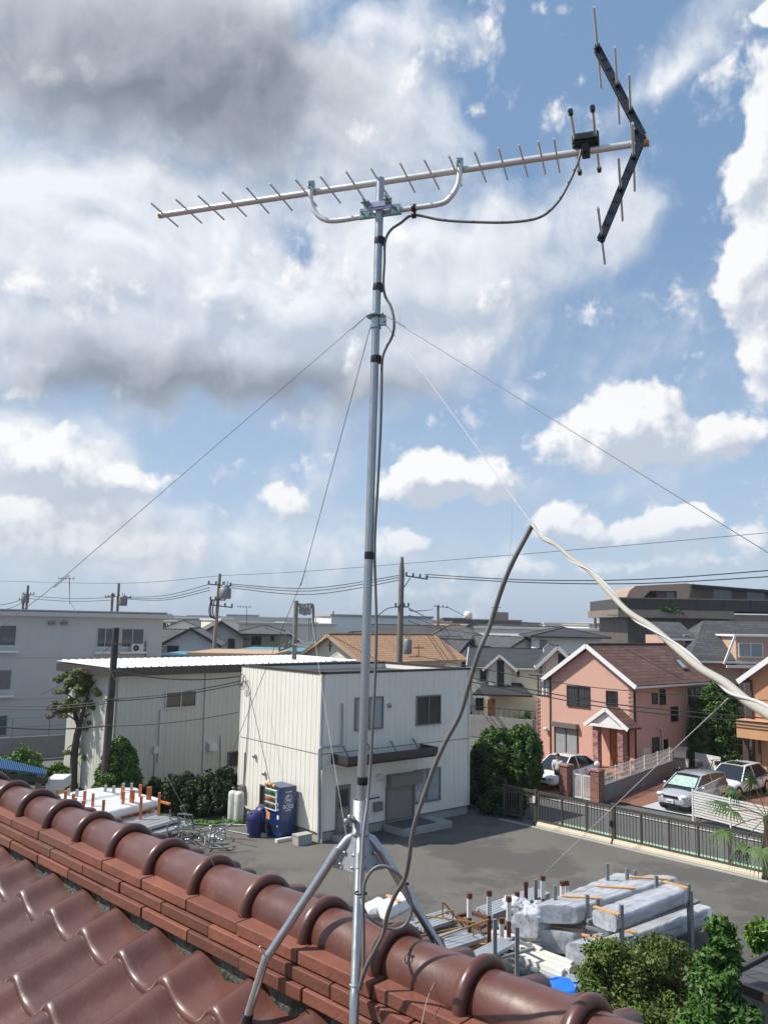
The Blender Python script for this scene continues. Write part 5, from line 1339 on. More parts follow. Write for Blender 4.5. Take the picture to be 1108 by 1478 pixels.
# ================================================================== pink house
Rc=G(915,1115.5); fd=azv(-40); sdv=azv(50)
wF=hit(Rc,fd,774,60); lS=hit(Rc,sdv,1022,60)
b=Bld('pink_house','salmon-pink stucco house with white bargeboards and brown shingle roof','house',Rc+fd*wF,-fd)
W=wF; Dp=lS
Ff=b.face('f'); Fs=b.face('r',W); Fl=b.face('l',W,Dp)
ze=b.px(Ff,912,984)[1]; 
uL,zz_=b.px(Ff,795,980); ua,za=b.px(Ff,848,932)
print('pink W',W,Dp,'eave',ze,'left edge main',uL,'apex',ua,za)
mW=W-uL
mb=MB(); am=(W+uL)/2
mb.prism([V(uL,0,0),V(W,0,0),V(W,0,ze),V(am,0,za-.12),V(uL,0,ze)],V(0,Dp,0)); mb.build('wall',MT['pink_stucco'],b.root)
zlow=b.px(Ff,784,1006)[1]
mb=MB(); mb.box(0,uL-.003,.02,Dp-.1,0,zlow); mb.build('side_wing',MT['pink_stucco'],b.root)
gable(b,mW,Dp,ze,za,'y',ov=.45,gov=.35,rm='roof_brown',x0=uL,y0=0,walls=False)
# balcony rail on the wing with white cloth
mb=MB(); mb.box(.0,uL-.05,.06,.12,zlow,zlow+.12)
for x in (.05,uL*.5,uL-.1): mb.box(x,x+.05,.05,.10,zlow,zlow+1.25)
mb.box(-.35,uL-.05,-.3,2.2,zlow+1.25,zlow+1.33); mb.box(.0,uL-.05,.05,.09,zlow+.55,zlow+.60)
mb.build('balcony_frame',MT['alu_dark'],b.root)
mb=MB(); mb.box(.15,uL-.15,.2,.23,zlow+.55,zlow+1.0); mb.build('laundry',MT['shirt_white'],b.root)
window(b,Ff,b.rect(Ff,818,990,851,1020),'alu_dark','glass_mid',grille=9)
window(b,Ff,b.rect(Ff,874.5,997,890.5,1019.5),'alu_dark','glass_dark',mull=0,trans=1)
r=b.rect(Ff,800,1050,834,1100); r=(r[0],r[1],max(.05,r[2]),r[3]); window(b,Ff,r,'alu_dark','glass_curtain',mull=1,fw=.07)
mb=MB(); mb.fbox(Ff,r[0]-.05,r[1]+.05,0,.28,r[3],r[3]+.28); mb.build('shutter_box',MT['alu_grey'],b.root)
# corner bricks
for (u0,u1,F,z0,z1) in ((W-.28,W+.0,Ff,2.75,ze-.1),(0,.28,Ff,0,zlow)):
    mb=MB(); z=z0; i=0
    while z<z1-.1:
        w_=.28 if i%2 else .16
        uu=(u1-w_,u1+.03) if u1>1 else (u0-.03,u0+w_)
        mb.fbox(F,uu[0],uu[1],-.05,.03,z,z+.105); z+=.115; i+=1
    mb.build('corner_bricks',MT['brick_facing'],b.root)
# porch
rp=b.rect(Ff,871,1052,915,1112); pu0,pu1=rp[0]+.05,W+.05; po=1.15; zp=b.px(Ff,895,1051)[1]
zp=2.55
print('porch',pu0,pu1,zp)
for u in (pu0,pu1-.35):
    mb=MB(); mb.fbox(Ff,u,u+.35,po-.38,po-.02,.0,zp); mb.build('porch_pillar',MT['brick_facing'],b.root)
Fp=(V(0,-po,0),V(1,0,0),V(0,-1,0)); pm=(pu0+pu1)/2; ap=zp+.95
mb=MB(); mb.prism([V(pu0-.25,-po,zp+.02),V(pu1+.25,-po,zp+.02),V(pm,-po,ap-.1)],V(0,.12,0)); mb.build('porch_gable',MT['trim_white'],b.root)
mb=MB(); 
mb.slab([V(pu0-.45,-po-.12,zp-.05),V(pu0-.45,.0,zp-.05),V(pm,.0,ap),V(pm,-po-.12,ap)],.09); mb.slab([V(pu1+.45,-po-.12,zp-.05),V(pu1+.45,.0,zp-.05),V(pm,.0,ap),V(pm,-po-.12,ap)],.09); pr=mb.build('porch_roof',MT['roof_brown'],b.root)
mb=MB(); mb.bar(V(pu0-.45,-po-.15,zp-.12),V(pm,-po-.15,ap-.07),.05,.2); mb.bar(V(pu1+.45,-po-.15,zp-.12),V(pm,-po-.15,ap-.07),.05,.2); mb.box(pu0-.3,pu1+.3,-po-.14,-po-.10,zp-.12,zp+.03); mb.build('bargeboard',MT['trim_white'],pr)
du0=pm-.52; 
mb=MB(); mb.fbox(Ff,du0-.10,du0+1.18,0,.03,.15,2.45); mb.build('door_frame',MT['dark_wood'],b.root)
mb=MB(); mb.fbox(Ff,du0,du0+1.08,.03,.07,.17,2.35)
for (a,c,d,e) in ((.12,.42,.3,.9),(.64,.96,.3,.9)): mb.fbox(Ff,du0+a,du0+c,.065,.085,.17+d,.17+e)
dr=mb.build('door',MT['wood_door'],b.root)
mb=MB(); mb.lathe([(0,0),(1,0),(1,.02),(0,.02)],V(0,0,0),n=24,axis=V(0,-1,0)); mb.v=[(du0+.60+x*.19,y-.075,1.55+z*.50) for x,y,z in mb.v]; mb.build('pane',MT['glass_mid'],dr)
mb=MB(); mb.tube([V(du0+.14,-.12,1.0),V(du0+.14,-.12,1.35)],.02,n=6); mb.build('handle',MT['brass_cap'],dr)
mb=MB(); mb.box(pu0-.2,pu1+.1,-po-.4,0,0,.14); mb.build('porch_step',MT['terracotta'],b.root)
# side windows
for (x0,y0,x1,y1,g) in ((940,1000.5,947.5,1016,'glass_mid'),(951,995,959,1017,'glass_dark'),(992.5,993,1011,1017.5,'glass_mid'),(967,1020,977,1041,'glass_dark'),(940.5,1064,950,1090,'glass_mid'),(955,1067,962.5,1082,'glass_dark')):
    r=b.rect(Fs,x0,y0,x1,y1); window(b,Fs,r,'alu_dark',g,mull=0 if x1-x0<12 else 1,trans=0)
mb=MB(); u,z=b.px(Fs,954,1075); mb.tube([V(W+.07,u,.1),V(W+.07,u,b.px(Fs,951,1054)[1]),V(W+.07,u-.35,b.px(Fs,951,1054)[1]+.25)],.05,n=8); mb.build('drain_pipe',MT['pvc_white'],b.root)
r=b.rect(Fs,925,1079,935,1091); mb=MB(); mb.fbox(Fs,r[0],r[1],0,.14,r[2],r[3]); mb.fbox(Fs,r[0]+.25,r[1]-.25,.14,.16,r[2]+.15,r[3]-.15); mb.build('meter_box',MT['pvc_white'],b.root)
mb=MB(); mb.tube([V(W+.05,.12,.1),V(W+.05,.12,ze-.1)],.05,n=8); mb.tube([V(uL-.06,-.05,.2),V(uL-.06,-.05,ze-.2)],.04,n=8); mb.build('drain_pipe',MT['fascia_dark'],b.root)
mb=MB(); u,z=b.px(Ff,789,1052); mb.ball(V(u,-.15,z),(.13,.12,.12)); mb.build('wall_lamp',MT['pvc_white'],b.root)
# skylight on the right roof slope
sl=(za-ze)/(mW/2)
def rp_(yy,dn): # point on the right slope, dn = horizontal distance from the ridge
    return V(am+dn,yy,za-sl*dn+.13)
# pick by pixel on the slope plane
Pn=V(sl,0,1).normalized(); ow=b.o+b.ux*am+V(0,0,za+.12); nw=(b.ux*sl+V(0,0,1)).normalized()
cpx=[b.loc(onplane(x,y,ow,nw)) for x,y in ((972,952.5),(978,952),(993,967.5),(985,967.5))]
mb=MB(); mb.prism([q+V(0,0,.02) for q in cpx],Pn*.07); sk=mb.build('skylight',MT['alu_dark'],b.root)
cg=sum(cpx,V(0,0,0))/4; mb=MB(); mb.prism([cg+(q-cg)*.72+V(0,0,.02) for q in cpx],Pn*.08); mb.build('pane',MT['glass_curtain'],sk)
PK=b; PKW=W

# garden wall, pillars, driveway
gz=G(867,1160); g2=G(972,1118)
def strip(name,pts,m,z,kind='structure'):
    mb=MB(); mb.add([Vector((p.x,p.y,z)) for p in pts],[tuple(range(len(pts)))]); return tag(mb.build(name,m),kind=kind)
rl=lambda px:FA+fy*6.6+fx*hit(FA+fy*6.6,fx,px,60)
strip('driveway',[rl(869),rl(1000),rl(1150),G(1150,1140),G(1000,1112),G(880,1148)],MT['brick_paving'],.012)
strip('car_park_slab',[rl(925)+fy*.02,rl(1000)+fy*.02,G(1040,1163),G(985,1147)],MT['concrete_light'],.018)
strip('terrace',[G(770,1148),rl(862),G(935,1128),G(915,1112),G(774,1092)],MT['terracotta'],.006)
dd=g2-gz; t=thing('garden_wall','low grey block wall topped with a white mesh fence in front of the pink house','wall',gz,math.atan2(dd.y,dd.x))
L_=dd.length; mb=MB(); mb.box(0,L_,0,.14,0,.75); mb.build('wall',MT['block_wall'],t)
mb=MB(); n=int(L_/.12)
for i in range(n+1): mb.box(L_*i/n-.006,L_*i/n+.006,.065,.075,.80,1.42)
for z in (.80,1.0,1.2,1.40): mb.box(0,L_,.06,.08,z,z+.03)
ms=mb.build('mesh_fence',MT['fence_white'],t)
for i in range(int(L_/1.9)+1):
    mb=MB(); x=i*1.9; mb.box(x-.025,x+.025,.05,.10,.75,1.48); mb.build('post',MT['fence_white'],t)
for (x,y,lab) in ((816.5,1151,'left brick gate pillar beside the white car'),(862,1160,'right brick gate pillar topped with a white ball lamp')):
    p=G(x,y); t=thing('brick_pillar',lab,'pillar',p,math.atan2(-fd.y,-fd.x),'brick pillars of the pink house gate')
    mb=MB(); mb.box(-.23,.23,-.23,.23,0,1.45); mb.build('shaft',MT['brick_red'],t)
    mb=MB(); mb.box(-.27,.27,-.27,.27,1.452,1.52); mb.build('cap',MT['brick_facing'],t)
    if 'lamp' in lab:
        mb=MB(); mb.tube([(0,0,1.52),(0,0,1.62)],.05,n=8); mb.ball((0,0,1.74),.14); mb.build('lamp',MT['pvc_white'],t)
a_=G(826,1152.5); c_=G(855,1158.5); dd=c_-a_; t=thing('garden_gate','small white double-leaf garden gate between the brick pillars','gate',a_,math.atan2(dd.y,dd.x))
L_=dd.length
for s_ in (0,1):
    x0=s_*L_/2+.02; x1=(s_+1)*L_/2-.02; mb=MB(); mb.box(x0,x1,-.02,.02,.08,.14); mb.box(x0,x1,-.02,.02,1.10,1.16); mb.box(x0,x0+.05,-.02,.02,.14,1.10); mb.box(x1-.05,x1,-.02,.02,.14,1.10)
    for i in range(7): x=x0+.08+(x1-x0-.16)*i/6; mb.box(x-.012,x+.012,-.01,.01,.14,1.10)
    mb.build('leaf',MT['fence_white'],t)
# white slatted fence
a_=G(1000,1186); c_=G(1108,1214); dd=(c_-a_).normalized(); t=thing('slat_fence','white horizontal slat fence in front of the white sedan at the right','fence',a_,math.atan2(dd.y,dd.x))
L_=9.0; mb=MB()
for i in range(10): mb.box(0,L_,-.015,.015,.25+i*.105,.25+i*.105+.065)
mb.build('slat_panel',MT['fence_white'],t)
for i in range(6):
    mb=MB(); mb.box(i*1.8-.03,i*1.8+.03,-.035,.035,0,1.32); mb.build('post',MT['fence_white'],t)
a_=G(1000,1186); c_=G(1046,1160); dd=(c_-a_); t=thing('mesh_fence','pale mesh fence running between the silver car and the white sedan','fence',a_,math.atan2(dd.y,dd.x))
L_=dd.length; mb=MB(); n=int(L_/.15)
for i in range(n+1): mb.box(L_*i/n-.006,L_*i/n+.006,-.005,.005,.1,1.25)
for z in (.1,.65,1.2): mb.box(0,L_,-.012,.012,z,z+.04)
mb.build('mesh_panel',MT['fence_white'],t)
a_=G(1003,1112); c_=G(1040,1120); dd=(c_-a_); t=thing('mesh_fence','short white fence in the shade under the conifer beside the bicycles','fence',a_,math.atan2(dd.y,dd.x))
mb=MB(); mb.box(0,dd.length,-.02,.02,.2,1.0); mb.build('panel',MT['fence_white'],t)

# ================================================================== cars
def car(label,p,heading,L_,Wd,Ht,body,style,group='cars parked by the houses'):
    """x forward"""
    t=thing('parked_car',label,'car',p,heading,group)
    # side profiles: stations (x, lower z, beltline z, half width)
    if style=='sedan':   st=[(-.5,.42,.74,.62),(-.485,.30,.80,.80),(-.42,.22,.86,.90),(-.25,.20,.88,.97),(0,.20,.87,.98),(.15,.20,.85,.98),(.25,.20,.82,.97),(.40,.22,.74,.93),(.47,.26,.66,.82),(.5,.36,.56,.62)]; gh=[(-.40,.87,.72),(-.27,1.0*Ht,.62),(-.05,Ht,.66),(.07,Ht*.985,.66),(.245,.83,.76)]
    elif style=='prius': st=[(-.5,.42,.86,.66),(-.485,.30,.95,.82),(-.42,.22,.98,.92),(-.25,.20,.96,.97),(0,.20,.92,.98),(.15,.20,.90,.98),(.28,.20,.86,.97),(.40,.22,.76,.92),(.47,.26,.66,.80),(.5,.36,.52,.60)]; gh=[(-.485,.95,.70),(-.30,Ht*.93,.64),(-.05,Ht,.66),(.06,Ht*.985,.66),(.30,.86,.78)]
    else:                st=[(-.5,.42,.90,.70),(-.49,.28,.98,.86),(-.42,.22,1.0,.95),(-.25,.20,.98,.98),(0,.20,.96,.98),(.15,.20,.95,.98),(.28,.20,.92,.97),(.40,.22,.84,.93),(.465,.26,.76,.84),(.5,.34,.60,.66)]; gh=[(-.495,.98,.78),(-.44,Ht*.95,.68),(-.10,Ht,.70),(.08,Ht*.98,.69),(.315,.91,.80)]
    hw=Wd/2
    mb=MB(); n=14; vs=[]
    for (fx_,zl,zu,w) in st:
        zm=(zl+zu)/2; hh=(zu-zl)/2
        for j in range(n):
            a=2*math.pi*(j+.5)/n; c,s=math.cos(a),math.sin(a)
            e=.42; y=hw*w*math.copysign(abs(c)**e,c); z=zm+hh*math.copysign(abs(s)**e,s)
            if s>0: y*=1-.05*s
            vs.append(V(fx_*L_,y,z))
    fs=[]
    m=len(st)
    for i in range(m-1):
        for j in range(n):
            k=(j+1)%n; fs.append((i*n+j,(i+1)*n+j,(i+1)*n+k,i*n+k))
    fs.append(tuple(range(n))); fs.append(tuple((m-1)*n+j for j in range(n-1,-1,-1)))
    mb.add(vs,fs,True)
    # roof skin
    bo=mb.build('body',MT[body],t)
    ss=bo.modifiers.new('sub','SUBSURF'); ss.levels=1; ss.render_levels=2
    # greenhouse glass + painted roof and pillars
    prof=[(x*L_,z,w*hw) for x,z,w in gh]
    g=MB(); zb_=[p_[1] for p_ in prof]
    vs=[]
    base=[.02]*5
    for i,(x,z,w) in enumerate(prof):
        belt=min(z,(prof[0][1] if i<3 else prof[-1][1]))
        bw=hw*.90
        vs+= [V(x,-w,z),V(x,w,z)]
    # base corners
    def bz(x): 
        for i in range(m-1):
            x0,x1=st[i][0]*L_,st[i+1][0]*L_
            if x0<=x<=x1: f=(x-x0)/(x1-x0); return st[i][2]+(st[i+1][2]-st[i][2])*f-.03, hw*(st[i][3]+(st[i+1][3]-st[i][3])*f)*.93
        return .8,hw*.8
    top=prof[1:4]
    g=MB(); rows=[]
    xs=[prof[0][0],prof[1][0],prof[2][0],prof[3][0],prof[4][0]]
    for i,x in enumerate(xs):
        z0,w0=bz(x); z1,w1=(prof[i][1],prof[i][2]) if 0<i<4 else (z0+.01,w0*.97)
        rows.append((V(x,-w0,z0),V(x,w0,z0),V(x,-w1,z1-.025),V(x,w1,z1-.025)))
    for i in range(4):
        a,c=rows[i],rows[i+1]
        g.add([a[0],c[0],c[2],a[2]],[(0,1,2,3)]); g.add([a[1],a[3],c[3],c[1]],[(0,1,2,3)])
        if i in (0,3): g.add([a[2],c[2],c[3],a[3]],[(0,1,2,3)])
    g.build('glass',MT['glass_dark'],t)
    r=MB()
    pl=[V(x,s_*w_,z_) for (x,z_,w_) in top for s_ in (-1,1)]
    ys=[-1,-.6,0,.6,1]; vs=[]
    tp=[(prof[1][0]-.05,prof[1][1]-.012,prof[1][2]),*[(p_[0],p_[1],p_[2]) for p_ in top[1:2]],(prof[3][0]+.06,prof[3][1]-.012,prof[3][2])]
    tp=[tp[0],((tp[0][0]+tp[1][0])/2,(tp[0][1]+tp[1][1])/2+.012,tp[1][2]),tp[1],((tp[2][0]+tp[1][0])/2,(tp[2][1]+tp[1][1])/2+.008,tp[1][2]),tp[2]]
    for (x,z,w) in tp:
        for yy in ys: vs.append(V(x,yy*(w+.02),z+.02-.035*yy*yy))
    fs=[(i*5+j,(i+1)*5+j,(i+1)*5+j+1,i*5+j+1) for i in range(4) for j in range(4)]
    r.add(vs,fs,True); nv_=len(vs); r.add([v-V(0,0,.035) for v in vs],[f[::-1] for f in fs],True)
    r.build('roof',MT[body],t)
    # pillars
    pmb=MB()
    for s_ in (-1,1):
        for i,j in ((0,1),(3,4)):
            a=rows[i]; c=rows[j]; k=0 if s_<0 else 1
            pa_=(a[k] if i==0 else a[k+2]); pb_=(c[k+2] if i==0 else c[k]); pmb.bar(pa_+V(0,s_*.006,.0),pb_+V(0,s_*.006,.0),.05,.04)
        a=rows[2]; x=a[0].x; k=0 if s_<0 else 1
        z0,w0=bz(x); pmb.bar(V(x,s_*(w0+.004),z0),a[k+2]+V(0,s_*.006,0),.06,.03)
    pmb.split('pillar',MT[body],t)
    for sx_ in (-.31,.315):
        for s_ in (-1,1):
            wr=.315; c=V(sx_*L_,s_*(hw*.955-.09),wr)
            wm=MB(); wm.lathe([(wr*.62,-.10),(wr*.95,-.10),(wr,-.07),(wr,.07),(wr*.95,.10),(wr*.66,.10),(wr*.62,.08)],c,n=22,axis=V(0,s_,0)); wh=wm.build('tyre',MT['tyre'],t)
            rm=MB(); rm.lathe([(wr*.64,.075),(wr*.58,.09),(wr*.2,.07),(0,.08)],c,n=22,axis=V(0,s_,0)); rm.build('rim',MT['rim'],wh)
            am_=MB(); am_.lathe([(wr*1.12,.075),(wr*1.12,.112),(wr*.98,.112)],c,n=18,axis=V(0,s_,0),a0=0,a1=2*math.pi); 
            dk=MB(); dk.lathe([(wr*1.14,.06),(wr*1.14,.098),(0,.098)],c,n=22,axis=V(0,s_,0)); 
    # front details
    zf=st[-2][2]
    for s_ in (-1,1):
        h=MB(); h.ball(V(L_*.462,s_*hw*.66,zf-.05),(.16,.17,.085),10,6); h.build('headlight',MT['lamp_clear'],t)
        h=MB(); h.ball(V(-L_*.475,s_*hw*.74,st[1][2]-.12),(.08,.10,.12),8,6); h.build('taillight',MT['lamp_red'],t)
        h=MB(); h.ball(V(L_*.20,s_*(hw*.98+.09),st[6][2]+.10),(.06,.10,.07),8,6); h.build('mirror',MT[body],t)
        h=MB(); 
        for x0,x1 in ((-.20,-.02),(-.01,.17)): h.box(x0*L_,x0*L_+.012,s_*hw*.975-.005,s_*hw*.975+.008,.35,.80); h.box(x0*L_+.1,x0*L_+.24,s_*hw*.985-.01,s_*hw*.985+.02,.74,.77)
        h.split('door_seam',MT['alu_dark'],t)
    h=MB(); h.box(L_*.488,L_*.503,-hw*.42,hw*.42,zf-.14,zf-.05); h.box(L_*.482,L_*.500,-hw*.55,hw*.55,.26,.37); h.build('grille',MT['black_plastic'],t)
    h=MB(); h.box(L_*.502,L_*.512,-.165,.165,.40,.56); pl_=h.build('number_plate',MT['white_paint'],t)
    h=MB()
    for i in range(5): h.box(L_*.5122,L_*.5135,-.12+.05*i,-.09+.05*i,.425,.49)
    h.build('plate_digits',MT['sign_violet'] if False else MT['trousers_dark'],pl_)
    return t,rows
hd=math.atan2(math.cos(R_(-130)),math.sin(R_(-130)))
c1,_=car('white hatchback with sloping nose parked before the pink house',G(812,1132),hd+.12,4.45,1.75,1.48,'car_white','prius')
c2,rw=car('silver compact hatchback with a green sunshade behind its windscreen',G(1000,1164),hd+.02,3.95,1.69,1.50,'car_silver','hatch')
c3,_=car('white sedan with a dark sunroof parked at the right edge',G(1063,1145),hd+.02,4.7,1.78,1.42,'car_white','sedan')
c4,_=car('black car half hidden behind the right edge of the cream building',G(682,1045),hd,4.3,1.7,1.5,'car_black','hatch')
a=rw[3];c=rw[4]; mb=MB(); q=[a[2].lerp(c[0],.12),a[3].lerp(c[1],.12),a[3].lerp(c[1],.80),a[2].lerp(c[0],.80)]; cq=sum(q,V(0,0,0))/4; q=[cq+(v-cq)*.88+V(.012,0,.016) for v in q]
mb.add(q,[(0,1,2,3)]); mb.build('sunshade',MT['sunshade_teal'],c2)
mb=MB(); mb.box(-.55,.25,-.40,.40,1.425,1.442); mb.build('sunroof',MT['glass_dark'],c3)

# person by the white car
pp=G(805,1141); t=thing('person','person in a white shirt and dark trousers standing beside the white hatchback','person',pp,hd+.6)
def skin(name,pts,edges,radii,m,parent,sub=2,root=0):
    me=bpy.data.meshes.new(name); me.from_pydata([tuple(q) for q in pts],edges,[]); o=bpy.data.objects.new(name,me); col.objects.link(o); o.parent=parent
    sk_=o.modifiers.new('skin','SKIN'); 
    if not me.skin_vertices: me.attributes
    lay=me.skin_vertices
    if not lay:
        bm_=__import__('bmesh').new(); bm_.from_mesh(me); bm_.verts.layers.skin.verify(); bm_.to_mesh(me); bm_.free()
    for i,r_ in enumerate(radii):
        d_=me.skin_vertices[0].data[i]; d_.radius=(r_,r_) if not isinstance(r_,tuple) else r_; d_.use_root=(i==root)
    s_=o.modifiers.new('sub','SUBSURF'); s_.levels=sub; s_.render_levels=sub
    me.materials.append(m)
    for pl_ in me.polygons: pl_.use_smooth=True
    return o
P=[(0,0,.94),(0,0,1.12),(0,0,1.34),(0,0,1.46),(.02,0,1.52),(.03,0,1.62),(.03,0,1.70),
   (0,.10,.90),(.04,.11,.50),(0,.11,.09),(.15,.13,.03),(0,-.10,.90),(.02,-.11,.50),(-.04,-.11,.09),(.11,-.13,.03),
   (0,.19,1.38),(-.02,.26,1.12),(.10,.22,.90),(.16,.20,.84),(0,-.19,1.38),(.02,-.26,1.12),(.18,-.20,.98),(.26,-.17,.96)]
E_=[(0,1),(1,2),(2,3),(3,4),(4,5),(5,6),(0,7),(7,8),(8,9),(9,10),(0,11),(11,12),(12,13),(13,14),(2,15),(15,16),(16,17),(17,18),(2,19),(19,20),(20,21),(21,22)]
Rr=[.13,.12,.13,.06,.05,.095,.07,.085,.06,.04,.04,.085,.06,.04,.04,.06,.045,.032,.03,.06,.045,.032,.03]
skin('body',P,E_,Rr,MT['skin'],t)
sh=[0,1,2,3,15,16,19,20]; mp_={k:i for i,k in enumerate(sh)}
skin('shirt',[P[k] for k in sh],[(mp_[a],mp_[c]) for a,c in E_ if a in mp_ and c in mp_],[Rr[k]+.022 for k in sh],MT['shirt_white'],t)
sh=[0,7,8,9,11,12,13]; mp_={k:i for i,k in enumerate(sh)}
skin('trousers',[P[k] for k in sh],[(mp_[a],mp_[c]) for a,c in E_ if a in mp_ and c in mp_],[Rr[k]+.02 for k in sh],MT['trousers_dark'],t)
mb=MB(); mb.ball((.015,0,1.69),(.105,.10,.085),12,8); mb.build('hair',MT['hair_black'],t)

# delivery scooter with canopy + bicycles in the shade
def scooter(label,p,rot):
    t=thing('scooter',label,'scooter',p,rot)
    for x in (-.65,.65):
        m=MB(); 
        m.lathe([(.18,-.05),(.24,-.05),(.26,0),(.24,.05),(.18,.05)],V(x,0,.26),n=18,axis=V(0,1,0)); w_=m.build('wheel',MT['tyre'],t)
        m=MB(); m.lathe([(.18,-.03),(.05,-.05),(.05,.05),(.18,.03)],V(x,0,.26),n=14,axis=V(0,1,0)); m.build('rim',MT['rim'],w_)
    m=MB(); m.bar(V(-.6,0,.38),V(.25,0,.30),.30,.16); m.bar(V(.25,0,.28),V(.50,0,.85),.34,.06); m.ball(V(.52,0,.85),(.14,.14,.12)); m.bar(V(-.45,0,.50),V(-.45,0,.72),.28,.30); m.build('frame',MT['car_black'],t)
    m=MB(); m.ball(V(-.30,0,.78),(.36,.15,.08)); m.build('saddle',MT['black_plastic'],t)
    m=MB(); m.tube([V(.42,-.32,1.02),V(.48,0,.98),V(.42,.32,1.02)],.018,n=6); m.build('handlebar',MT['alu_dark'],t)
    m=MB(); m.box(-.92,-.50,-.24,.24,.80,1.18); m.build('luggage_box',MT['pvc_white'],t)
    m=MB(); m.tube([V(-.72,.22,.6),V(-.74,.22,1.75)],.015,n=6); m.tube([V(-.72,-.22,.6),V(-.74,-.22,1.75)],.015,n=6); m.prism([V(-.85,-.3,1.74),V(-.1,-.3,1.82),V(.50,-.3,1.70),V(.72,-.3,1.40),V(.74,-.3,1.42),V(.52,-.3,1.74),V(-.1,-.3,1.86),V(-.85,-.3,1.78)],V(0,.6,0)); m.build('canopy',MT['alu_dark'],t)
    m=MB(); m.add([V(.72,-.28,1.40),V(.72,.28,1.40),V(.58,.28,.85),V(.58,-.28,.85)],[(0,1,2,3)]); m.build('windscreen',MT['glass_mid'],t)
scooter('dark scooter with a canopy and white rear box between the pink house and the cars',G(984,1132),hd+.4)
def bicycle(label,p,rot):
    t=thing('bicycle',label,'bicycle',p,rot,'bicycles in the shade beside the pink house')
    for x in (-.52,.52):
        m=MB(); m.lathe([(.31,-.012),(.335,-.012),(.335,.012),(.31,.012),(.31,-.012)],V(x,0,.34),n=26,axis=V(0,1,0)); w_=m.build('wheel',MT['tyre'],t)
        m=MB(); 
        for k in range(9): a=k*.698; m.bar(V(x,0,.34),V(x+.31*math.cos(a),0,.34+.31*math.sin(a)),.006)
        m.build('spokes',MT['rim'],w_)
    m=MB(); j=dict(bb=V(-.05,0,.30),st=V(-.16,0,.78),hd=V(.36,0,.80),hb=V(.40,0,.62),ra=V(-.52,0,.34),fa=V(.52,0,.34))
    for a_,c_ in (('bb','st'),('bb','hb'),('st','ra'),('bb','ra'),('hd','fa'),('hb','hd')): m.tube([j[a_],j[c_]],.018,n=6)
    m.build('frame',MT['car_black'],t)
    m=MB(); m.ball(V(-.18,0,.86),(.13,.07,.035)); m.tube([V(-.16,0,.78),V(-.18,0,.85)],.012,n=6); m.build('saddle',MT['black_plastic'],t)
    m=MB(); m.tube([V(.20,-.25,1.0),V(.34,-.15,1.02),V(.36,0,.98),V(.34,.15,1.02),V(.20,.25,1.0)],.012,n=6); m.tube([V(.36,0,.8),V(.36,0,.98)],.012,n=6); m.build('handlebar',MT['rim'],t)
    m=MB(); m.box(.46,.78,-.16,.16,.72,.94); m.build('basket',MT['alu_dark'],t)
bicycle('bicycle nearest the scooter with a dark front basket',G(1010,1124),hd+.5)
bicycle('bicycle at the right of the pair under the conifer',G(1030,1122),hd+.9)

# ================================================================== right-hand houses
b=Bld('beige_house','pinkish beige house with large dark slate roof and dormer right of the pink house','house',G(985,1112)+V(3.2,7.0,0),azv(90))
def LX(px,py,y): # local coords at depth Y
    return b.loc(D(px,py,y))
Y0=b.o.y
X1=LX(1130,1000,Y0).x+6; ex0=LX(990,952,Y0).x; zE=LX(1000,952,Y0-.4).z; zR=LX(1030,896,Y0+3.8).z
print('beige',Y0,ex0,zE,zR)
mb=MB(); mb.box(ex0+.5,X1,0,7.5,0,zE); mb.build('wall',MT['beige_pink_wall'],b.root)
mb=MB(); q=[V(ex0,-.5,zE),V(X1+.4,-.5,zE),V(X1+.4,3.8,zR),V(LX(1014,897,Y0+3.8).x,3.8,zR)]
mb.slab(q,.15); mb.slab([V(ex0,8,zE),V(X1+.4,8,zE),V(X1+.4,3.8,zR),V(LX(1014,897,Y0+3.8).x,3.8,zR)],.15)
mb.slab([V(ex0,-.5,zE),V(ex0,8,zE),V(LX(1014,897,Y0+3.8).x,3.8,zR)],.15); rf=mb.build('roof',MT['roof_slate'],b.root)
mb=MB(); mb.bar(V(ex0,-.52,zE-.12),V(X1,-.52,zE-.12),.12,.14); mb.build('gutter',MT['trim_white'],rf)
# dormer wall
dx0=LX(1057,945,Y0-.5).x; dz0=zE-.2; dz1=LX(1080,919,Y0-.5).z
mb=MB(); mb.box(dx0+.2,X1-.6,-.55,2.5,dz0-.3,dz1); mb.build('dormer',MT['beige_pink_wall'],b.root)
mb=MB(); mb.box(dx0,X1-.4,-.75,2.9,dz1,dz1+.13); mb.bar(V(dx0+.1,-.72,dz1+.05),V(dx0-.7,-.72,dz0-.05),.12); mb.box(dx0-.7,X1-.5,-1.2,-1.05,dz0-.25,dz0-.10); mb.build('dormer_trim',MT['trim_white'],b.root)
Fq=(V(0,-.55,0),V(1,0,0),V(0,-1,0)); window(b,Fq,b.rect(Fq,1065,928,1100,949),'trim_white','glass_curtain')
Ff=b.face('f'); window(b,Ff,b.rect(Ff,1058,988,1065,1011),'alu_dark','glass_dark',mull=0)
b_=b
mb=MB(); x=LX(1072,990,Y0).x; mb.tube([V(x,-.08,.1),V(x,-.08,zE-.1)],.05,n=6); mb.build('drain_pipe',MT['pvc_white'],b.root)
b=Bld('white_bay_house','small white gabled bay peeping between the pink house and the slate-roofed house','house',V(LX(978,1000,Y0).x+b_.o.x,Y0+2.5,0),azv(90))
lx=lambda px,py,y:b.loc(D(px,py,y))
z1=lx(985,905,Y0+3).z; mb=MB(); mb.box(0,2.6,0,4,0,z1-.6); mb.build('wall',MT['beige_pink_wall'],b.root)
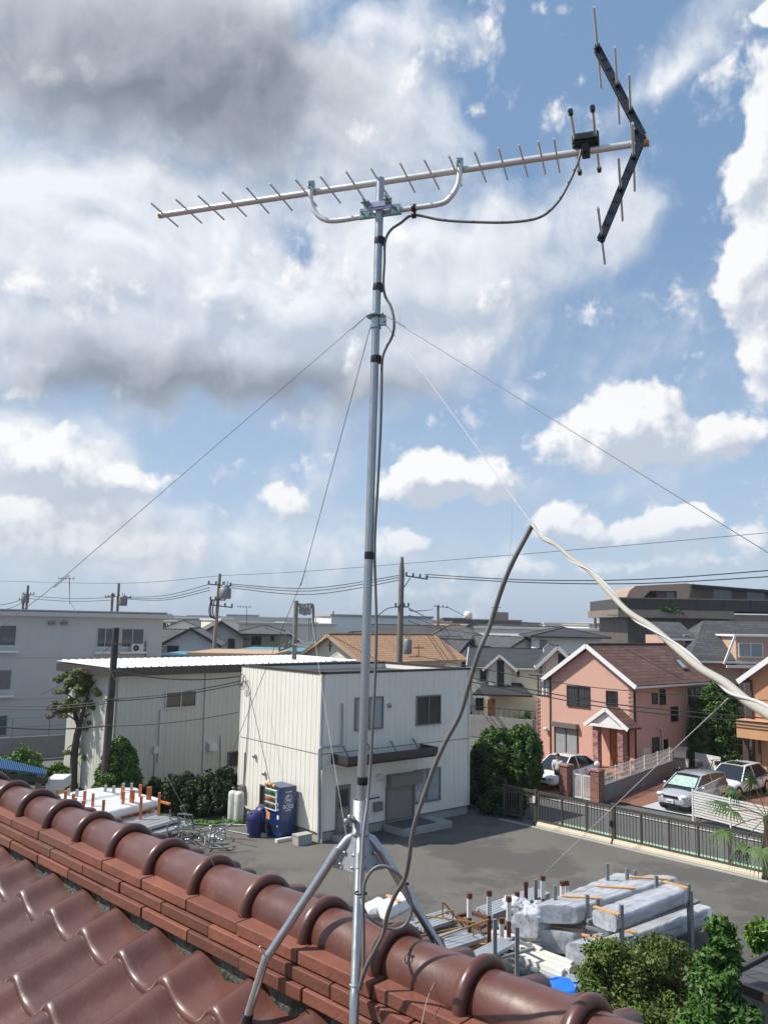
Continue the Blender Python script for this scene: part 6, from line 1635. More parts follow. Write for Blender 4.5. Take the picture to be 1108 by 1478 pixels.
mb=MB(); mb.slab([V(-.3,-.4,z1-.75),V(2.2,-.4,z1-.75),V(2.2,3,z1+.35),V(-.1,3,z1+.35)],.12); mb.build('roof',MT['roof_slate'],b.root)
Fq=b.face('f'); window(b,Fq,b.rect(Fq,986,916,996,930),'trim_white','glass_mid',mull=0)
mb=MB(); mb.bar(V(-.3,-.42,z1-.85),V(2.3,-.42,z1-.85),.1,.14); mb.build('gutter',MT['trim_white'],b.root)
# orange house at the edge
Oc=G(1103,1134); 
b=Bld('orange_house','orange-brown house with white gable trim at the right edge','house',D(1087,1134,Oc.y)*1.0-V(0,0,D(1087,1134,Oc.y).z),azv(140))
lx=lambda px,py,y:b.loc(D(px,py,y)); Ff=b.face('f')
z1=b.px(Ff,1087,976)[1]; z2=b.px(Ff,1105,955)[1]; print('orange',b.o,z1,z2)
mb=MB(); mb.prism([V(0,0,0),V(6,0,0),V(6,0,z1),V(3,0,z1+2.2),V(0,0,z1)],V(0,8,0)); mb.build('wall',MT['orange_wall'],b.root)
mb=MB(); mb.slab([V(-.45,-.4,z1-.25),V(-.45,8.4,z1-.25),V(3,8.4,z1+2.3),V(3,-.4,z1+2.3)],.14); mb.slab([V(6.45,-.4,z1-.25),V(6.45,8.4,z1-.25),V(3,8.4,z1+2.3),V(3,-.4,z1+2.3)],.14); rf=mb.build('roof',MT['roof_slate'],b.root)
mb=MB(); mb.bar(V(-.45,-.43,z1-.32),V(3,-.43,z1+2.2),.05,.26); mb.bar(V(6.45,-.43,z1-.32),V(3,-.43,z1+2.2),.05,.26); mb.split('bargeboard',MT['trim_white'],rf)
mb=MB(); mb.tube([V(.1,-.08,.2),V(.1,-.08,z1-.2)],.06,n=6); mb.build('drain_pipe',MT['dark_wood'],b.root)
mb=MB(); mb.fbox(Ff,-.35,3,0,.9,2.45,3.35); mb.build('balcony',MT['orange_wall'],b.root)
mb=MB(); mb.fbox(Ff,-.3,.0,.3,.42,0,2.45); mb.fbox(Ff,.5,.62,.3,.42,0,2.45); mb.build('post',MT['dark_wood'],b.root)
mb=MB(); 
for z in (2.95,3.1,3.25): mb.fbox(Ff,-.37,3,.9,.93,z,z+.05)
mb.build('balcony_rail',MT['dark_wood'],b.root)
# ================================================================== storage yard, right pile
def z7(x,y): return (x/2.916+660,y/2.916+1240)
def z6(x,y): return (x/3.957+60,y/3.957+1110)
def S(p,z): return G(p[0],p[1],z)
def wrinkle(vs,amp,seed,f=3.0):
    out=[]
    for v in vs:
        n=noise.noise_vector(V(v.x*f,v.y*f,v.z*f+seed)); out.append(v+V(n.x,n.y,n.z)*amp)
    return out
def gridbox(mb,a,ex,ey,ez,nx,ny,nz_,amp,seed,f=3.5):
    """subdivided, wrinkled box skin"""
    Ly,Lz=ey.length,ez.length; uy_,uz_=ey/Ly,ez/Lz; cen=a+ey/2+ez/2; ux_=ex.normalized()
    nq=ex.cross(ez); nz_q=ex.cross(ey)
    def rnd(p):
        q=p-cen; y=2*q.dot(nq)/ey.dot(nq); z=2*q.dot(nz_q)/ez.dot(nz_q); r=(abs(y)**5+abs(z)**5)**.2
        if r>1: k=1/r; p=p+uy_*(y*(k-1)*Ly/2)+uz_*(z*(k-1)*Lz/2)
        return p
    def face(o,u,v,nu,nv):
        vs=[rnd(o+u*(i/nu)+v*(j/nv)) for i in range(nu+1) for j in range(nv+1)]
        vs=wrinkle(vs,amp,seed,f); mb.add(vs,[(i*(nv+1)+j,(i+1)*(nv+1)+j,(i+1)*(nv+1)+j+1,i*(nv+1)+j+1) for i in range(nu) for j in range(nv)],True)
    face(a+ez,ex,ey,nx,ny); face(a,ex,ez,nx,nz_); face(a+ey,ex,ez,nx,nz_); face(a,ey,ez,ny,nz_); face(a+ex,ey,ez,ny,nz_)
def bundle(label,fl,fr,br,zt,h,film='clear_film',inner='bundle_dark',laths=(.15,.5,.85),group='plastic-wrapped bundles of metal stock in the yard',amp=.02,rows=3,seed=1,extra=0):
    a=S(fl,zt); c=S(fr,zt); d=S(br,zt); w=c-a; l=d-c; l_=l-w.normalized()*(l.dot(w.normalized()))*.0
    t=thing('wrapped_bundle',label,'bundle',V(a.x,a.y,zt-h),math.atan2(l.y,l.x),group)
    dn=V(0,0,-h); mb=MB(); n=6; lw=w/n
    for i in range(n):
        for k in range(rows):
            zz0=a+dn+V(0,0,h*k/rows)+lw*i+lw*.08+l.normalized()*random.uniform(-.02,.04)
            mb.hexa([zz0,zz0+lw*.80,zz0+lw*.80+l*.98,zz0+l*.98]+[q+V(0,0,h/rows*.8) for q in (zz0,zz0+lw*.80,zz0+lw*.80+l*.98,zz0+l*.98)])
    mb.build('stock',MT[inner],t,world=True)
    if film:
        mb=MB(); e=.035; wn_=w.normalized(); ln=l.normalized()
        gridbox(mb,a+dn-wn_*e-ln*e,l+ln*2*e,w+wn_*2*e,V(0,0,h+e),44,10,7,amp*.9,seed,4.0); mb.build('plastic_film',MT[film],t,world=True)
    for f in laths:
        mb=MB(); p0=a+l*f-w.normalized()*.05+V(0,0,.055); p1=c+l*f+w.normalized()*.05+V(0,0,.055); mb.bar(p0,p1,.10,.03); mb.build('lath',MT['wood_lath'],t,world=True)
    return t,a,c,d,w,l
bundle('topmost right-hand bundle of long stock, wrapped in shiny clear film on a steel rack',z7(575,215),z7(665,245),z7(965,128),1.52,.33,laths=(.02,.985),seed=3,film='clear_film')
bundle('lower right bundle lying under the steel rack, its far end sticking out',z7(465,352),z7(590,375),z7(1062,205),.72,.42,laths=(.12,.3),seed=5)
bundle('middle upper bundle wrapped in clear film with three orange wood laths across it',z7(342,196),z7(500,205),z7(918,78),1.25,.38,laths=(.22,.55,.88),seed=7)
bundle('small bundle end standing under the middle bundle',z7(345,300),z7(485,318),z7(610,272),.66,.46,laths=(.25,),seed=9)
bundle('leftmost clear-wrapped bundle with a rumpled white film heap on its end',z7(236,228),z7(335,245),z7(745,75),1.02,.50,laths=(),seed=11,amp=.035,film='clear_film')
bundle('flat stack of pale grey boards on the rusty frame, unwrapped',z7(75,203),z7(150,232),z7(395,140),.62,.20,film=None,inner='panel_silver',laths=(),rows=5)
bundle('second small bundle end low behind the middle bundle',z7(505,282),z7(600,290),z7(720,240),.70,.40,laths=(.1,),seed=15)
# rumpled film
random.seed(12); p=S(z7(290,190),1.15); t=thing('film_heap','crumpled heap of white plastic film on the leftmost wrapped bundle','plastic film',p)
mb=MB()
for k in range(9):
    c=p+V(random.uniform(-.4,.35),random.uniform(-.3,.35),random.uniform(-.12,.02)); m=len(mb.v); mb.ball(c,(random.uniform(.14,.30),random.uniform(.14,.24),random.uniform(.05,.10)),22,16)
    mb.v[m:]=[tuple(q) for q in wrinkle([Vector(v) for v in mb.v[m:]],.13,k,9)]
mb.build('film',MT['clear_film'],t,world=True)
def posts(label,group,lst,m,cap=None,r=.035,name='rack_post'):
    for (x,y,z0,h,wh) in lst:
        p=G(x,y,h); p.z=0; mb=MB(); o=thing(name,label,'post',p,random.uniform(0,.3),group)
        mb.box(-r,r,-r,r,z0,h); mb.build('shaft',MT[m],o)
        if wh=='c': mb=MB(); mb.box(-r*1.25,r*1.25,-r*1.25,r*1.25,h-.10,h+.015); mb.build('cap',MT['rust'],o)
        elif wh=='w': mb=MB(); mb.box(-r*1.12,r*1.12,-r*1.12,r*1.12,h-.55,h-.11); mb.build('white_sleeve',MT['pvc_white'],o); mb=MB(); mb.box(-r*1.3,r*1.3,-r*1.3,r*1.3,h-.10,h+.015); mb.build('cap',MT['rust'],o)
posts('grey steel rack post between the wrapped bundles','steel rack posts of the right-hand pile',[(*z7(545,150),0,1.5,''),(*z7(410,110),0,1.4,''),(*z7(588,165),0,1.35,''),(*z7(835,70),0,1.55,''),(*z7(688,192),0,1.75,''),(*z7(712,38),0,1.5,''),(*z7(630,18),0,1.5,''),(*z7(970,105),0,1.62,''),(*z7(980,132),0,1.5,''),(*z7(745,48),0,1.35,''),(*z7(250,285),0,1.55,''),(*z7(157,252),0,1.5,''),(*z7(328,86),0,1.3,'')],'rack_steel',r=.04)
posts('rusty post with a white sleeve and brown cap in the left part of the pile','sleeved posts of the rusty frame',[(*z7(50,146),0,1.35,'w'),(*z7(133,135),0,1.6,'w'),(*z7(215,160),0,1.35,'w'),(*z7(358,72),0,1.5,'w'),(*z7(440,94),0,1.3,'w'),(*z7(287,97),0,1.3,'c'),(*z7(250,140),0,1.2,'c'),(*z7(185,250),0,1.1,'w'),(*z7(457,92),0,1.25,'w')],'rust',r=.045)
# steel racks under the bundles
def frame(name,label,segs,m,w=.06,cat='rack',group=None):
    P=[(S(a,za),S(c,zc)) for (a,za,c,zc) in segs]; o=P[0][0]; t=thing(name,label,cat,V(o.x,o.y,0),0,group)
    for a,c in P:
        mb=MB(); mb.bar(a,c,w,w*.8); mb.build('rack_bar',MT[m],t,world=True)
    return t
frame('steel_rack','grey steel rack with channel arms carrying the topmost right-hand bundle',[(z7(540,285),1.12,z7(640,312),1.12),(z7(640,312),1.12,z7(1010,180),1.12),(z7(545,262),1.12,z7(900,140),1.12),(z7(900,140),1.12,z7(1010,180),1.12),(z7(930,205),1.1,z7(1015,175),1.1),(z7(690,335),.75,z7(1010,270),.25),(z7(815,205),1.12,z7(835,245),1.12),(z7(890,300),.25,z7(1020,262),.25)],'rack_steel',.075)
frame('rusty_frame','dark rusty steel channel frame at the left of the pile',[(z7(0,240),.5,z7(62,225),.5),(z7(62,225),.5,z7(132,250),.5),(z7(0,250),.5,z7(90,290),.5),(z7(90,290),.5,z7(140,262),.5),(z7(62,228),.25,z7(140,250),.25),(z7(210,240),.4,z7(240,215),.4)],'rust',.10)
frame('pipe_frame','golden-brown pipe frame with leaning braces around the silver bars',[(z7(-130,240),1.0,z7(60,205+60),1.0),(z7(-80,330),1.0,z7(130,255),1.0),(z7(-130,240),1.0,z7(-130,300),0.3),(z7(66,262),1.0,z7(66,372),0.0),(z7(66,262),1.0,z7(135,352),.1),(z7(-60,180),1.0,z7(30,290),.1),(z7(-62,178),1.1,z7(-62,260),.1),(z7(-180,270),.9,z7(-20,215),.9),(z7(-200,330),.6,z7(0,290),.6),(z7(-20,215),.9,z7(-20,300),.1)],'rack_gold',.035)
def beams(name,label,cat,fl,fr,br,z,h,n,m,group=None,gapf=.85):
    a=S(fl,z); c=S(fr,z); d=S(br,z); w=(c-a)/n; l=d-c; t=thing(name,label,cat,V(a.x,a.y,z-h),0,group)
    for i in range(n):
        p=a+w*i; jl=l.normalized()*random.uniform(-.12,.12); u=w*gapf; mb=MB(); q=[p+jl,p+u+jl,p+u+l+jl,p+l+jl]
        mb.hexa([v-V(0,0,h) for v in q]+q); mb.build('bar',MT[m],t,world=True)
    return t
beams('beam_stack','thick cream-white beams lying on the ground between the bundles and the tree','beams',z7(262,408),z7(312,360),z7(500,428),.35,.18,3,'panel_white')
beams('beam_stack','cream-white beams behind the grey post, running from the silver bars to the bundles','beams',z7(130,305),z7(175,285),z7(345,365),.40,.15,3,'panel_white')
beams('beam_stack','lower row of grey and white beams nearest the blue tarp','beams',z7(262,440),z7(330,415),z7(560,512),.25,.12,4,'panel_silver')
beams('bar_stack','silver channel bars stacked on a blue-grey rack, nearest the ridge','bars',z7(40,400),z7(100,430),z7(248,350),.75,.08,7,'panel_silver')
beams('bar_stack','long silver panels lying left of the golden pipe frame','bars',z7(-190,350),z7(-100,400),z7(120,330),.45,.08,6,'panel_silver')
beams('bar_stack','dull grey panels lying behind the golden pipe frame','bars',z7(-220,260),z7(-150,300),z7(10,250),.35,.08,6,'panel_silver')
beams('plank_stack','orange-brown wooden planks beside the silver panels','planks',z7(-80,395),z7(-50,415),z7(150,345),.22,.08,4,'wood_lath')
frame('steel_rack','blue-grey angle rack under the silver channel bars',[(z7(100,440),.62,z7(320,375),.62),(z7(230,330),.62,z7(320,375),.62),(z7(200,420),.3,z7(340,470),.3),(z7(250,470),.15,z7(400,500),.15),(z7(180,360),.62,z7(250,330),.62)],'rack_steel',.07)
p=S(z7(400,505),.45); t=thing('blue_tarp','bright blue plastic tarp over a crate at the lower middle of the pile','tarp',V(p.x,p.y,0))
mb=MB(); q=[S(z7(360,490),.5),S(z7(385,560),.5),S(z7(500,555),.5),S(z7(470,495),.5)]
a=q[1]; gridbox(mb,V(a.x,a.y,.05),V(q[2].x-a.x,q[2].y-a.y,0),V(q[0].x-a.x,q[0].y-a.y,0),V(0,0,.45),10,8,4,.04,4); mb.build('sheet',MT['tarp_blue'],t,world=True)
p=S(z7(535,560),.4); t=thing('mesh_crate','blue mesh crate between the tarp and the tree','crate',V(p.x,p.y,0)); mb=MB(); X=.45
for i in range(8):
    u=-X+2*X*i/7
    for (a,c) in ((V(u,-X,0),V(u,-X,.4)),(V(u,X,0),V(u,X,.4)),(V(-X,u,0),V(-X,u,.4)),(V(X,u,0),V(X,u,.4)),(V(u,-X,.02),V(u,X,.02))): mb.bar(a,c,.02)
for z in (.02,.2,.4):
    for (a,c) in ((V(-X,-X,z),V(X,-X,z)),(V(X,-X,z),V(X,X,z)),(V(X,X,z),V(-X,X,z)),(V(-X,X,z),V(-X,-X,z))): mb.bar(a,c,.03)
mb.build('mesh_side',MT['tarp_blue'],t)
# white wrapped pile at the far left of this yard part (seen behind the mount leg)
bundle('white-wrapped package seen through the legs of the roof mount',(545,1303),(560,1312),(590,1297),.75,.3,film='film_white',laths=(.5,),seed=21)
bundle('second white-wrapped package beside the first behind the mount legs',(520,1308),(532,1316),(556,1303),.65,.3,film='film_white',laths=(),seed=22)

# ================================================================== left storage
bundle('near white-wrapped pile of boards held by orange stakes at the left',z6(190,205),z6(350,250),z6(668,172),.95,.34,film='film_white',inner='wood_lath',laths=(),group='wrapped piles between orange stakes',amp=.03,seed=31)
bundle('far white-wrapped pile of boards behind the first one at the left',z6(70,150),z6(160,192),z6(552,118),1.0,.30,film='film_white',inner='panel_silver',laths=(),group='wrapped piles between orange stakes',amp=.03,seed=33)
bundle('lower wrapped pile in sagging clear film below the orange beam',z6(330,300),z6(420,330),z6(665,240),.45,.40,film='film_white',inner='wood_lath',laths=(),group='wrapped piles between orange stakes',amp=.06,seed=35)
frame('stake_beam','orange painted cross beam of the stake rack',[(z6(360,262),.62,z6(680,180),.62),(z6(640,175),.75,z6(735,200),.75),(z6(350,270),.55,z6(520,232),.55)],'rack_orange',.09,cat='beam')
posts('orange painted stake holding the white-wrapped piles','orange stakes of the left rack',[(*z6(x,y),0,1.45,'') for x,y in ((140,125),(185,142),(250,125),(297,140),(357,176),(465,100),(515,118),(572,155),(566,88),(610,102),(624,102),(675,135),(95,118),(197,165),(470,128),(527,120),(242,180))],'rack_orange',r=.05,name='stake')
posts('short grey stub post behind the far white pile','grey stub posts behind the left rack',[(*z6(x,y),0,1.3,'') for x,y in ((45,112),(157,112),(367,92),(415,95),(470,80),(517,80),(205,116))],'concrete',r=.05,name='stub_post')
beams('panel_stack','light grey channel panels lying right of the white piles','panels',z6(445,318),z6(560,350),z6(790,285),.62,.10,4,'panel_silver')
beams('panel_stack','second tier of grey rails below the light panels','panels',z6(600,350),z6(640,375),z6(860,318),.45,.08,3,'panel_silver')
random.seed(77)
frame('scaffold_trestle','grey scaffold frame standing right of the light panels',[(z6(780,255),1.1,z6(780,330),.2),(z6(860,262),1.1,z6(870,345),.2),(z6(780,255),1.1,z6(860,262),1.1),(z6(735,235),1.2,z6(735,300),.4),(z6(700,262),.9,z6(870,300),.7),(z6(815,250),1.1,z6(830,330),.2)],'rack_steel',.05)
base=G(290,1222); t=thing('scaffold_heap','heap of grey scaffold tubes and couplers at the edge of the asphalt','scaffolding',base)
for k in range(34):
    a=base+V(random.uniform(-1.1,.9),random.uniform(-.9,1.2),random.uniform(.05,.65)); d=V(random.gauss(0,1),random.gauss(0,1),random.gauss(0,.35)).normalized()*random.uniform(.4,1.1)
    if k%5==0: d=V(random.gauss(0,.1),random.gauss(0,.1),1)*random.uniform(.4,.8); a.z=.1
    b_=a+d; b_.z=max(.04,min(b_.z,1.0)); mb=MB(); mb.tube([a,b_],.027,n=6); mb.build('tube',MT['rack_steel'],t,world=True)
for k in range(14):
    a=base+V(random.uniform(-1.0,.9),random.uniform(-.8,1.1),random.uniform(.1,.7)); mb=MB(); mb.ball(a,(.07,.06,.05),7,5); mb.build('coupler',MT['zinc_pipe'],t,world=True)
bundle('small white film scrap beside the scaffold heap',(300,1206),(304,1209),(312,1208),.35,.08,film='film_white',laths=(),seed=41)
# ================================================================== houses beyond
def zat(px,py,Y): return D(px,py,Y).z
def xat(px,py,Y): return D(px,py,Y).x
def fhouse(label,x0,x1,pyr,pye,Y,kind,wm,rm,dep=8.0,yaw=90,wins=(),ov=.4,name='house',grp=None,tm='trim_white',wz=None,trim=True):
    py=pye; a=D(x0,py,Y); c=D(x1,py,Y); ze=a.z; zr=zat((x0+x1)/2,pyr,Y+(dep/2 if kind!='front' else 0))
    b=Bld(name,label,'house',V(a.x,Y,0),azv(yaw),grp)
    W=hit(b.o,b.ux,x1,60)
    if kind=='hip': hip(b,W,dep,ze,zr,ov=ov,wm=wm,rm=rm,tm='fascia_dark')
    elif kind=='front': gable(b,W,dep,ze,zr,'y',ov=ov,wm=wm,rm=rm,tm=tm,trim=trim)
    elif kind=='side': gable(b,W,dep,ze,zr,'x',ov=ov,wm=wm,rm=rm,tm=tm,trim=trim)
    elif kind=='flat':
        mb=MB(); mb.box(0,W,0,dep,0,ze); mb.build('wall',MT[wm],b.root)
        mb=MB(); mb.box(-.2,W+.2,-.2,dep+.2,ze,ze+.2); mb.build('roof',MT[rm],b.root)
    Ff=b.face('f')
    for w_ in wins:
        g=w_[4] if len(w_)>4 else 'glass_dark'
        window(b,Ff,b.rect(Ff,*w_[:4]),'alu_dark',g,mull=1 if (w_[2]-w_[0])>7 else 0,fw=.06)
    return b,W,ze,zr
# cream houses left of the pink one
Y=64
b,W,ze,zr=fhouse('cream two-storey house with twin gables, dark roof and a dark vertical stripe',681,780,937,961,Y,'side','cream_stucco','roof_dark',8.5,98,[(692.5,967,701.5,983),(745.5,969,749.5,977,'glass_dark'),(686,1007,697.5,1025),(725,1014,731,1028)],grp=None)
Ff=b.face('f'); u0,_=b.px(Ff,701,960); u1,_=b.px(Ff,741,960); um=(u0+u1)/2; zg=b.px(Ff,720,946)[1]
mb=MB(); mb.prism([V(u0+.2,-.5,0),V(u1-.2,-.5,0),V(u1-.2,-.5,ze),V(um,-.5,zg-.1),V(u0+.2,-.5,ze)],V(0,1.5,0)); mb.build('gable_bay',MT['cream_stucco'],b.root)
mb=MB(); mb.slab([V(u0-.25,-.9,ze-.2),V(u0-.25,3,ze-.2),V(um,3,zg+.1),V(um,-.9,zg+.1)],.12); mb.slab([V(u1+.25,-.9,ze-.2),V(u1+.25,3,ze-.2),V(um,3,zg+.1),V(um,-.9,zg+.1)],.12); rf=mb.build('gable_roof',MT['roof_dark'],b.root)
mb=MB(); mb.bar(V(u0-.25,-.93,ze-.28),V(um,-.93,zg+.02),.05,.18); mb.bar(V(u1+.25,-.93,ze-.28),V(um,-.93,zg+.02),.05,.18); mb.split('bargeboard',MT['trim_white'],rf)
r=b.rect(Ff,717,949,727,990); mb=MB(); mb.fbox(Ff,r[0],r[1],.5,.54,r[2],r[3]-.2); mb.build('dark_panel',MT['roof_dark'],b.root)
r=b.rect(Ff,686,989,767,1000); mb=MB(); mb.slab([V(r[0]-.2,-1.7,r[2]),V(r[1],-1.7,r[2]),V(r[1]-.8,-.1,r[3]+.2),V(r[0]+.8,-.1,r[3]+.2)],.12); mb.build('porch_roof',MT['roof_dark'],b.root)
r=b.rect(Ff,703.5,1008,714,1032); mb=MB(); mb.fbox(Ff,r[0],r[1],.5,.56,max(0,r[2]),r[3]); dd_=mb.build('door',MT['wood_door'],b.root)
mb=MB(); mb.fbox(Ff,-.5,W,2.2,2.35,0,1.2); mb.build('front_wall',MT['block_wall'],b.root)
b,W,ze,zr=fhouse('cream house with a white-edged gable just left of the pink house',783,826,934,954,61,'front','cream_stucco','roof_dark',9,98,[(797,975,803,990),(803,1040,812,1060)],ov=.5)
Ff=b.face('f'); r=b.rect(Ff,805,940,819,975); mb=MB(); mb.fbox(Ff,r[0],r[1]+.8,0,.04,r[2],r[3]-.2); mb.build('dark_panel',MT['roof_dark'],b.root)
mb=MB(); u,z=b.px(Ff,788,975); mb.tube([V(u,-.08,.1),V(u,-.08,ze-.1)],.06,n=6); mb.build('drain_pipe',MT['trim_white'],b.root)
# block wall and low concrete wall in front of them
a_=G(682,1063); c_=G(768,1072); dd=c_-a_; t=thing('retaining_wall','grey block wall along the lane left of the pink house','wall',a_,math.atan2(dd.y,dd.x)); mb=MB(); mb.box(-2,dd.length,0,.2,0,1.5); mb.build('wall',MT['block_wall'],t)
mb=MB(); 
for i in range(40): mb.bar(V(-2+i*.4,.1,1.5),V(-2+i*.4,.1,2.1),.03)
mb.bar(V(-2,.1,2.1),V(dd.length,.1,2.1),.05); mb.build('railing',MT['alu_dark'],t)
# tan tiled house
b=Bld('tan_roof_house','cream house with a big orange-tan tiled gable roof, behind the cream building','house',V(xat(437,950,62),62,0),azv(132))
W=hit(b.o,b.ux,521,40); Dp=hit(b.o+b.ux*W,b.uy,661,60); Ff=b.face('f'); ze=b.px(Ff,521,953)[1]; um=W/2; zr=b.px(Ff,478,917)[1]
print('tan',W,Dp,ze,zr)
Dp=min(Dp,14)
gable(b,W,Dp,ze,zr,'y',ov=.5,wm='cream_stucco',rm='roof_tan',tm='tan_wall')
mb=MB(); u,z=b.px(Ff,477,933); mb.bar(V(u,-.06,z-.35),V(u,-.06,z+.35),.05); mb.bar(V(u-.25,-.06,z+.05),V(u+.25,-.06,z+.05),.05); mb.build('gable_ornament',MT['alu_dark'],b.root)
Fr=b.face('r',W); r=b.rect(Fr,616,960,642,966); window(b,Fr,(r[0],r[1],r[2]-.8,r[3]),'alu_grey','glass_curtain')
T='two-storey houses beyond the shed'
fhouse('grey-roofed house with a pale lilac gable wall behind the shed',240,306,908,927,74,'front','lilac_wall','roof_kawara',9,82,[(241,932,258,943)],ov=.6,tm='fascia_dark')
fhouse('slate-blue walled house with an olive-grey roof behind the tall left utility pole',284,348,898,918,88,'front','grey_wall','roof_kawara',9,75,[(329,922,339,936)],ov=.6,tm='fascia_dark')
fhouse('olive-beige house with a grey hipped roof right of the tall left pole',339,402,903,914,96,'hip','olive_wall','roof_kawara',9,90,[(363,918,377,931),(391,918,396,925)])
fhouse('small white gabled house left of the tan tiled roof',401,424,911,922,104,'front','white_wall','roof_kawara',7,80,[],tm='fascia_dark')
fhouse('dark-roofed house just left of the concrete pole',408,442,906,917,118,'side','grey_wall','roof_slate',8,90,[],tm='fascia_dark')
fhouse('low workshop with a flat tan roof behind the shed',275,385,946,946,54,'flat','tan_wall','tan_roof_flat',7,92)
fhouse('low building with a flat teal roof, right of the tan flat roof',338,436,942,942,63,'flat','grey_wall','teal_roof',8,92)
fhouse('low teal-roofed building beside the apartment block',222,274,949,949,60,'flat','grey_wall','teal_roof',7,92)
fhouse('dark gabled house with blue-grey wall right of the tan tiled roof',656,692,925,947,72,'front','lilac_wall','roof_dark',8,60,[(665,955,676,975)],tm='fascia_dark')
fhouse('house with a dull brown-green roof beside the thin pole',634,664,920,936,84,'side','grey_wall','roof_kawara',8,90,[],tm='fascia_dark')
fhouse('white house with a wide dark shallow roof behind the pink house',776,868,906,918,82,'hip','white_wall','roof_dark',10,94,[(779,924,789,936,'glass_curtain')],ov=.8)
fhouse('dark kawara roof between the cream houses and the brown flats',694,740,919,932,92,'side','grey_wall','roof_kawara',8,90,[],tm='fascia_dark')
fhouse('second dark roof left of the wide white house',736,778,921,934,88,'front','grey_wall','roof_slate',8,70,[],tm='fascia_dark')
fhouse('dark roofed house peeping left of the cream twin-gabled house',650,684,934,946,78,'side','white_wall','roof_dark',8,90,[(664,950,674,962)],tm='fascia_dark')
# brown flats
def flats(label,x0,x1,pyt,Y,dep,wm,floors,yaw=90,bands=True,step=None):
    a=D(x0,pyt,Y); b=Bld('apartment_building',label,'building',V(a.x,Y,0),azv(yaw)); W=hit(b.o,b.ux,x1,200); zt=a.z
    mb=MB(); mb.box(0,W,0,dep,0,zt); mb.build('wall',MT[wm],b.root); fh=2.9; Ff=b.face('f')
    for k in range(floors):
        z1=zt-.4-k*fh
        mb=MB(); mb.fbox(Ff,.3,W-.3,0,1.2,z1-fh,z1-fh+.15); mb.fbox(Ff,.3,W-.3,1.1,1.2,z1-fh,z1-fh+1.1); mb.build('balcony',MT['brownband' if wm!='white_wall' else 'white_wall'],b.root)
        n=max(2,int(W/4)); 
        for i in range(n):
            u=W*(i+.15)/n; mb=MB(); mb.fbox(Ff,u,u+W/n*.6,-.01,.05,z1-fh+.15,z1-.7); mb.build('window',MT['glass_mid'],b.root)
    mb=MB(); mb.box(-.2,W+.2,-.2,dep+.2,zt,zt+.3); mb.build('roof_edge',MT['brownband'],b.root)
    return b,W,zt
b,W,zt=flats('far brown apartment building, left block beside the thin pole',640,672,893,205,14,'darkbrown_tile',3)
b,W,zt=flats('far dark apartment building with a rooftop box, right of the brown one',668,752,895,210,14,'darkbrown_tile',3)
mb=MB(); mb.box(W*.55,W*.8,2,8,zt,zt+2.2); mb.build('rooftop_box',MT['brownband'],b.root); mb=MB(); mb.lathe([(0,0),(1.1,0),(1.1,1.6),(.8,2.2),(0,2.3)],V(W*.12,5,zt),n=14); mb.build('water_tank',MT['cream_stucco'],b.root)
b,W,zt=flats('far grey apartment building stepping down toward the wide white house',750,778,900,215,14,'grey_wall',2)
flats('tiny far pale building right of the stepped flats',798,822,903,330,14,'white_wall',2)
# large dark building upper right
Y=86; a=D(905,912,Y); b=Bld('apartment_building','large dark brown apartment building with a beige mansard penthouse at the upper right','building',V(D(886,880,Y).x,Y,0),azv(93))
Ff=b.face('f'); pl=lambda x,y:b.px(Ff,x,y); W=40
u0=pl(905,900)[0]; zT0=pl(960,892)[1]; zT1=pl(960,881)[1]; zR=pl(960,865.5)[1]; zP=pl(960,842)[1]
uK=pl(1050,880)[0]
mb=MB(); mb.box(u0,W,0,14,0,zT0); mb.build('wall',MT['darkbrown_tile'],b.root)
mb=MB(); mb.box(0,uK,-1.6,14,zT0,zT1); mb.box(uK,W,-.2,14,zT0-.2,zT1-.3); mb.build('terrace_band',MT['brownband'],b.root)
mb=MB(); mb.box(0.05,W,-1.5,-1.46,zT1,zR); mb.box(.05,.1,-1.46,13,zT1,zR); mb.build('terrace_screen',MT['glass_mid'] if False else MT['alu_dark'],b.root)
for i in range(16):
    u=.1+(W-.3)*i/15
    if u<W: mb=MB(); mb.box(u-.06,u+.06,-1.62,-1.5,zT1,zR+.05); mb.build('screen_post',MT['fascia_dark'],b.root)
mb=MB(); mb.box(.05,W,-1.62,-1.44,zR,zR+.12); mb.build('screen_rail',MT['brownband'],b.root)
u1=pl(905,866)[0]; u2=pl(920,845)[0]; u3=pl(1004,843)[0]; u4=pl(990,866)[0]; z2_=pl(920,845)[1]
zp0=pl(940,866)[1]; thk=.9
uw0=pl(953,858)[0]; uw1=pl(985,858)[0]; zw0=zT1
mb=MB(); 
mb.prism([V(u1,1,zp0),V(u1+.5,1,zp0+1.0),V(u2,1,z2_),V(u3-.6,1,zP+.1),V(u3,1,zP-.1),V(u4+.5,1,zp0),V(u4-.6,1,zp0),V(u4-.6,1,zp0+1.0),V(uw0-1.2,1,zp0+1.0),V(u1+2.6,1,zp0+1.0),V(u1+1.6,1,zp0)],V(0,10,0)); mb.build('penthouse_roof',MT['mansard_beige'],b.root)
mb=MB(); mb.box(uw0,u4,1.6,10,zT1,zp0+1.0); ph=mb.build('penthouse_wall',MT['darkbrown_tile'],b.root)
mb=MB(); mb.box(uw0+1.0,uw0+3.4,1.5,1.62,zT1+.2,zp0+.9); mb.build('pane',MT['glass_mid'],ph)
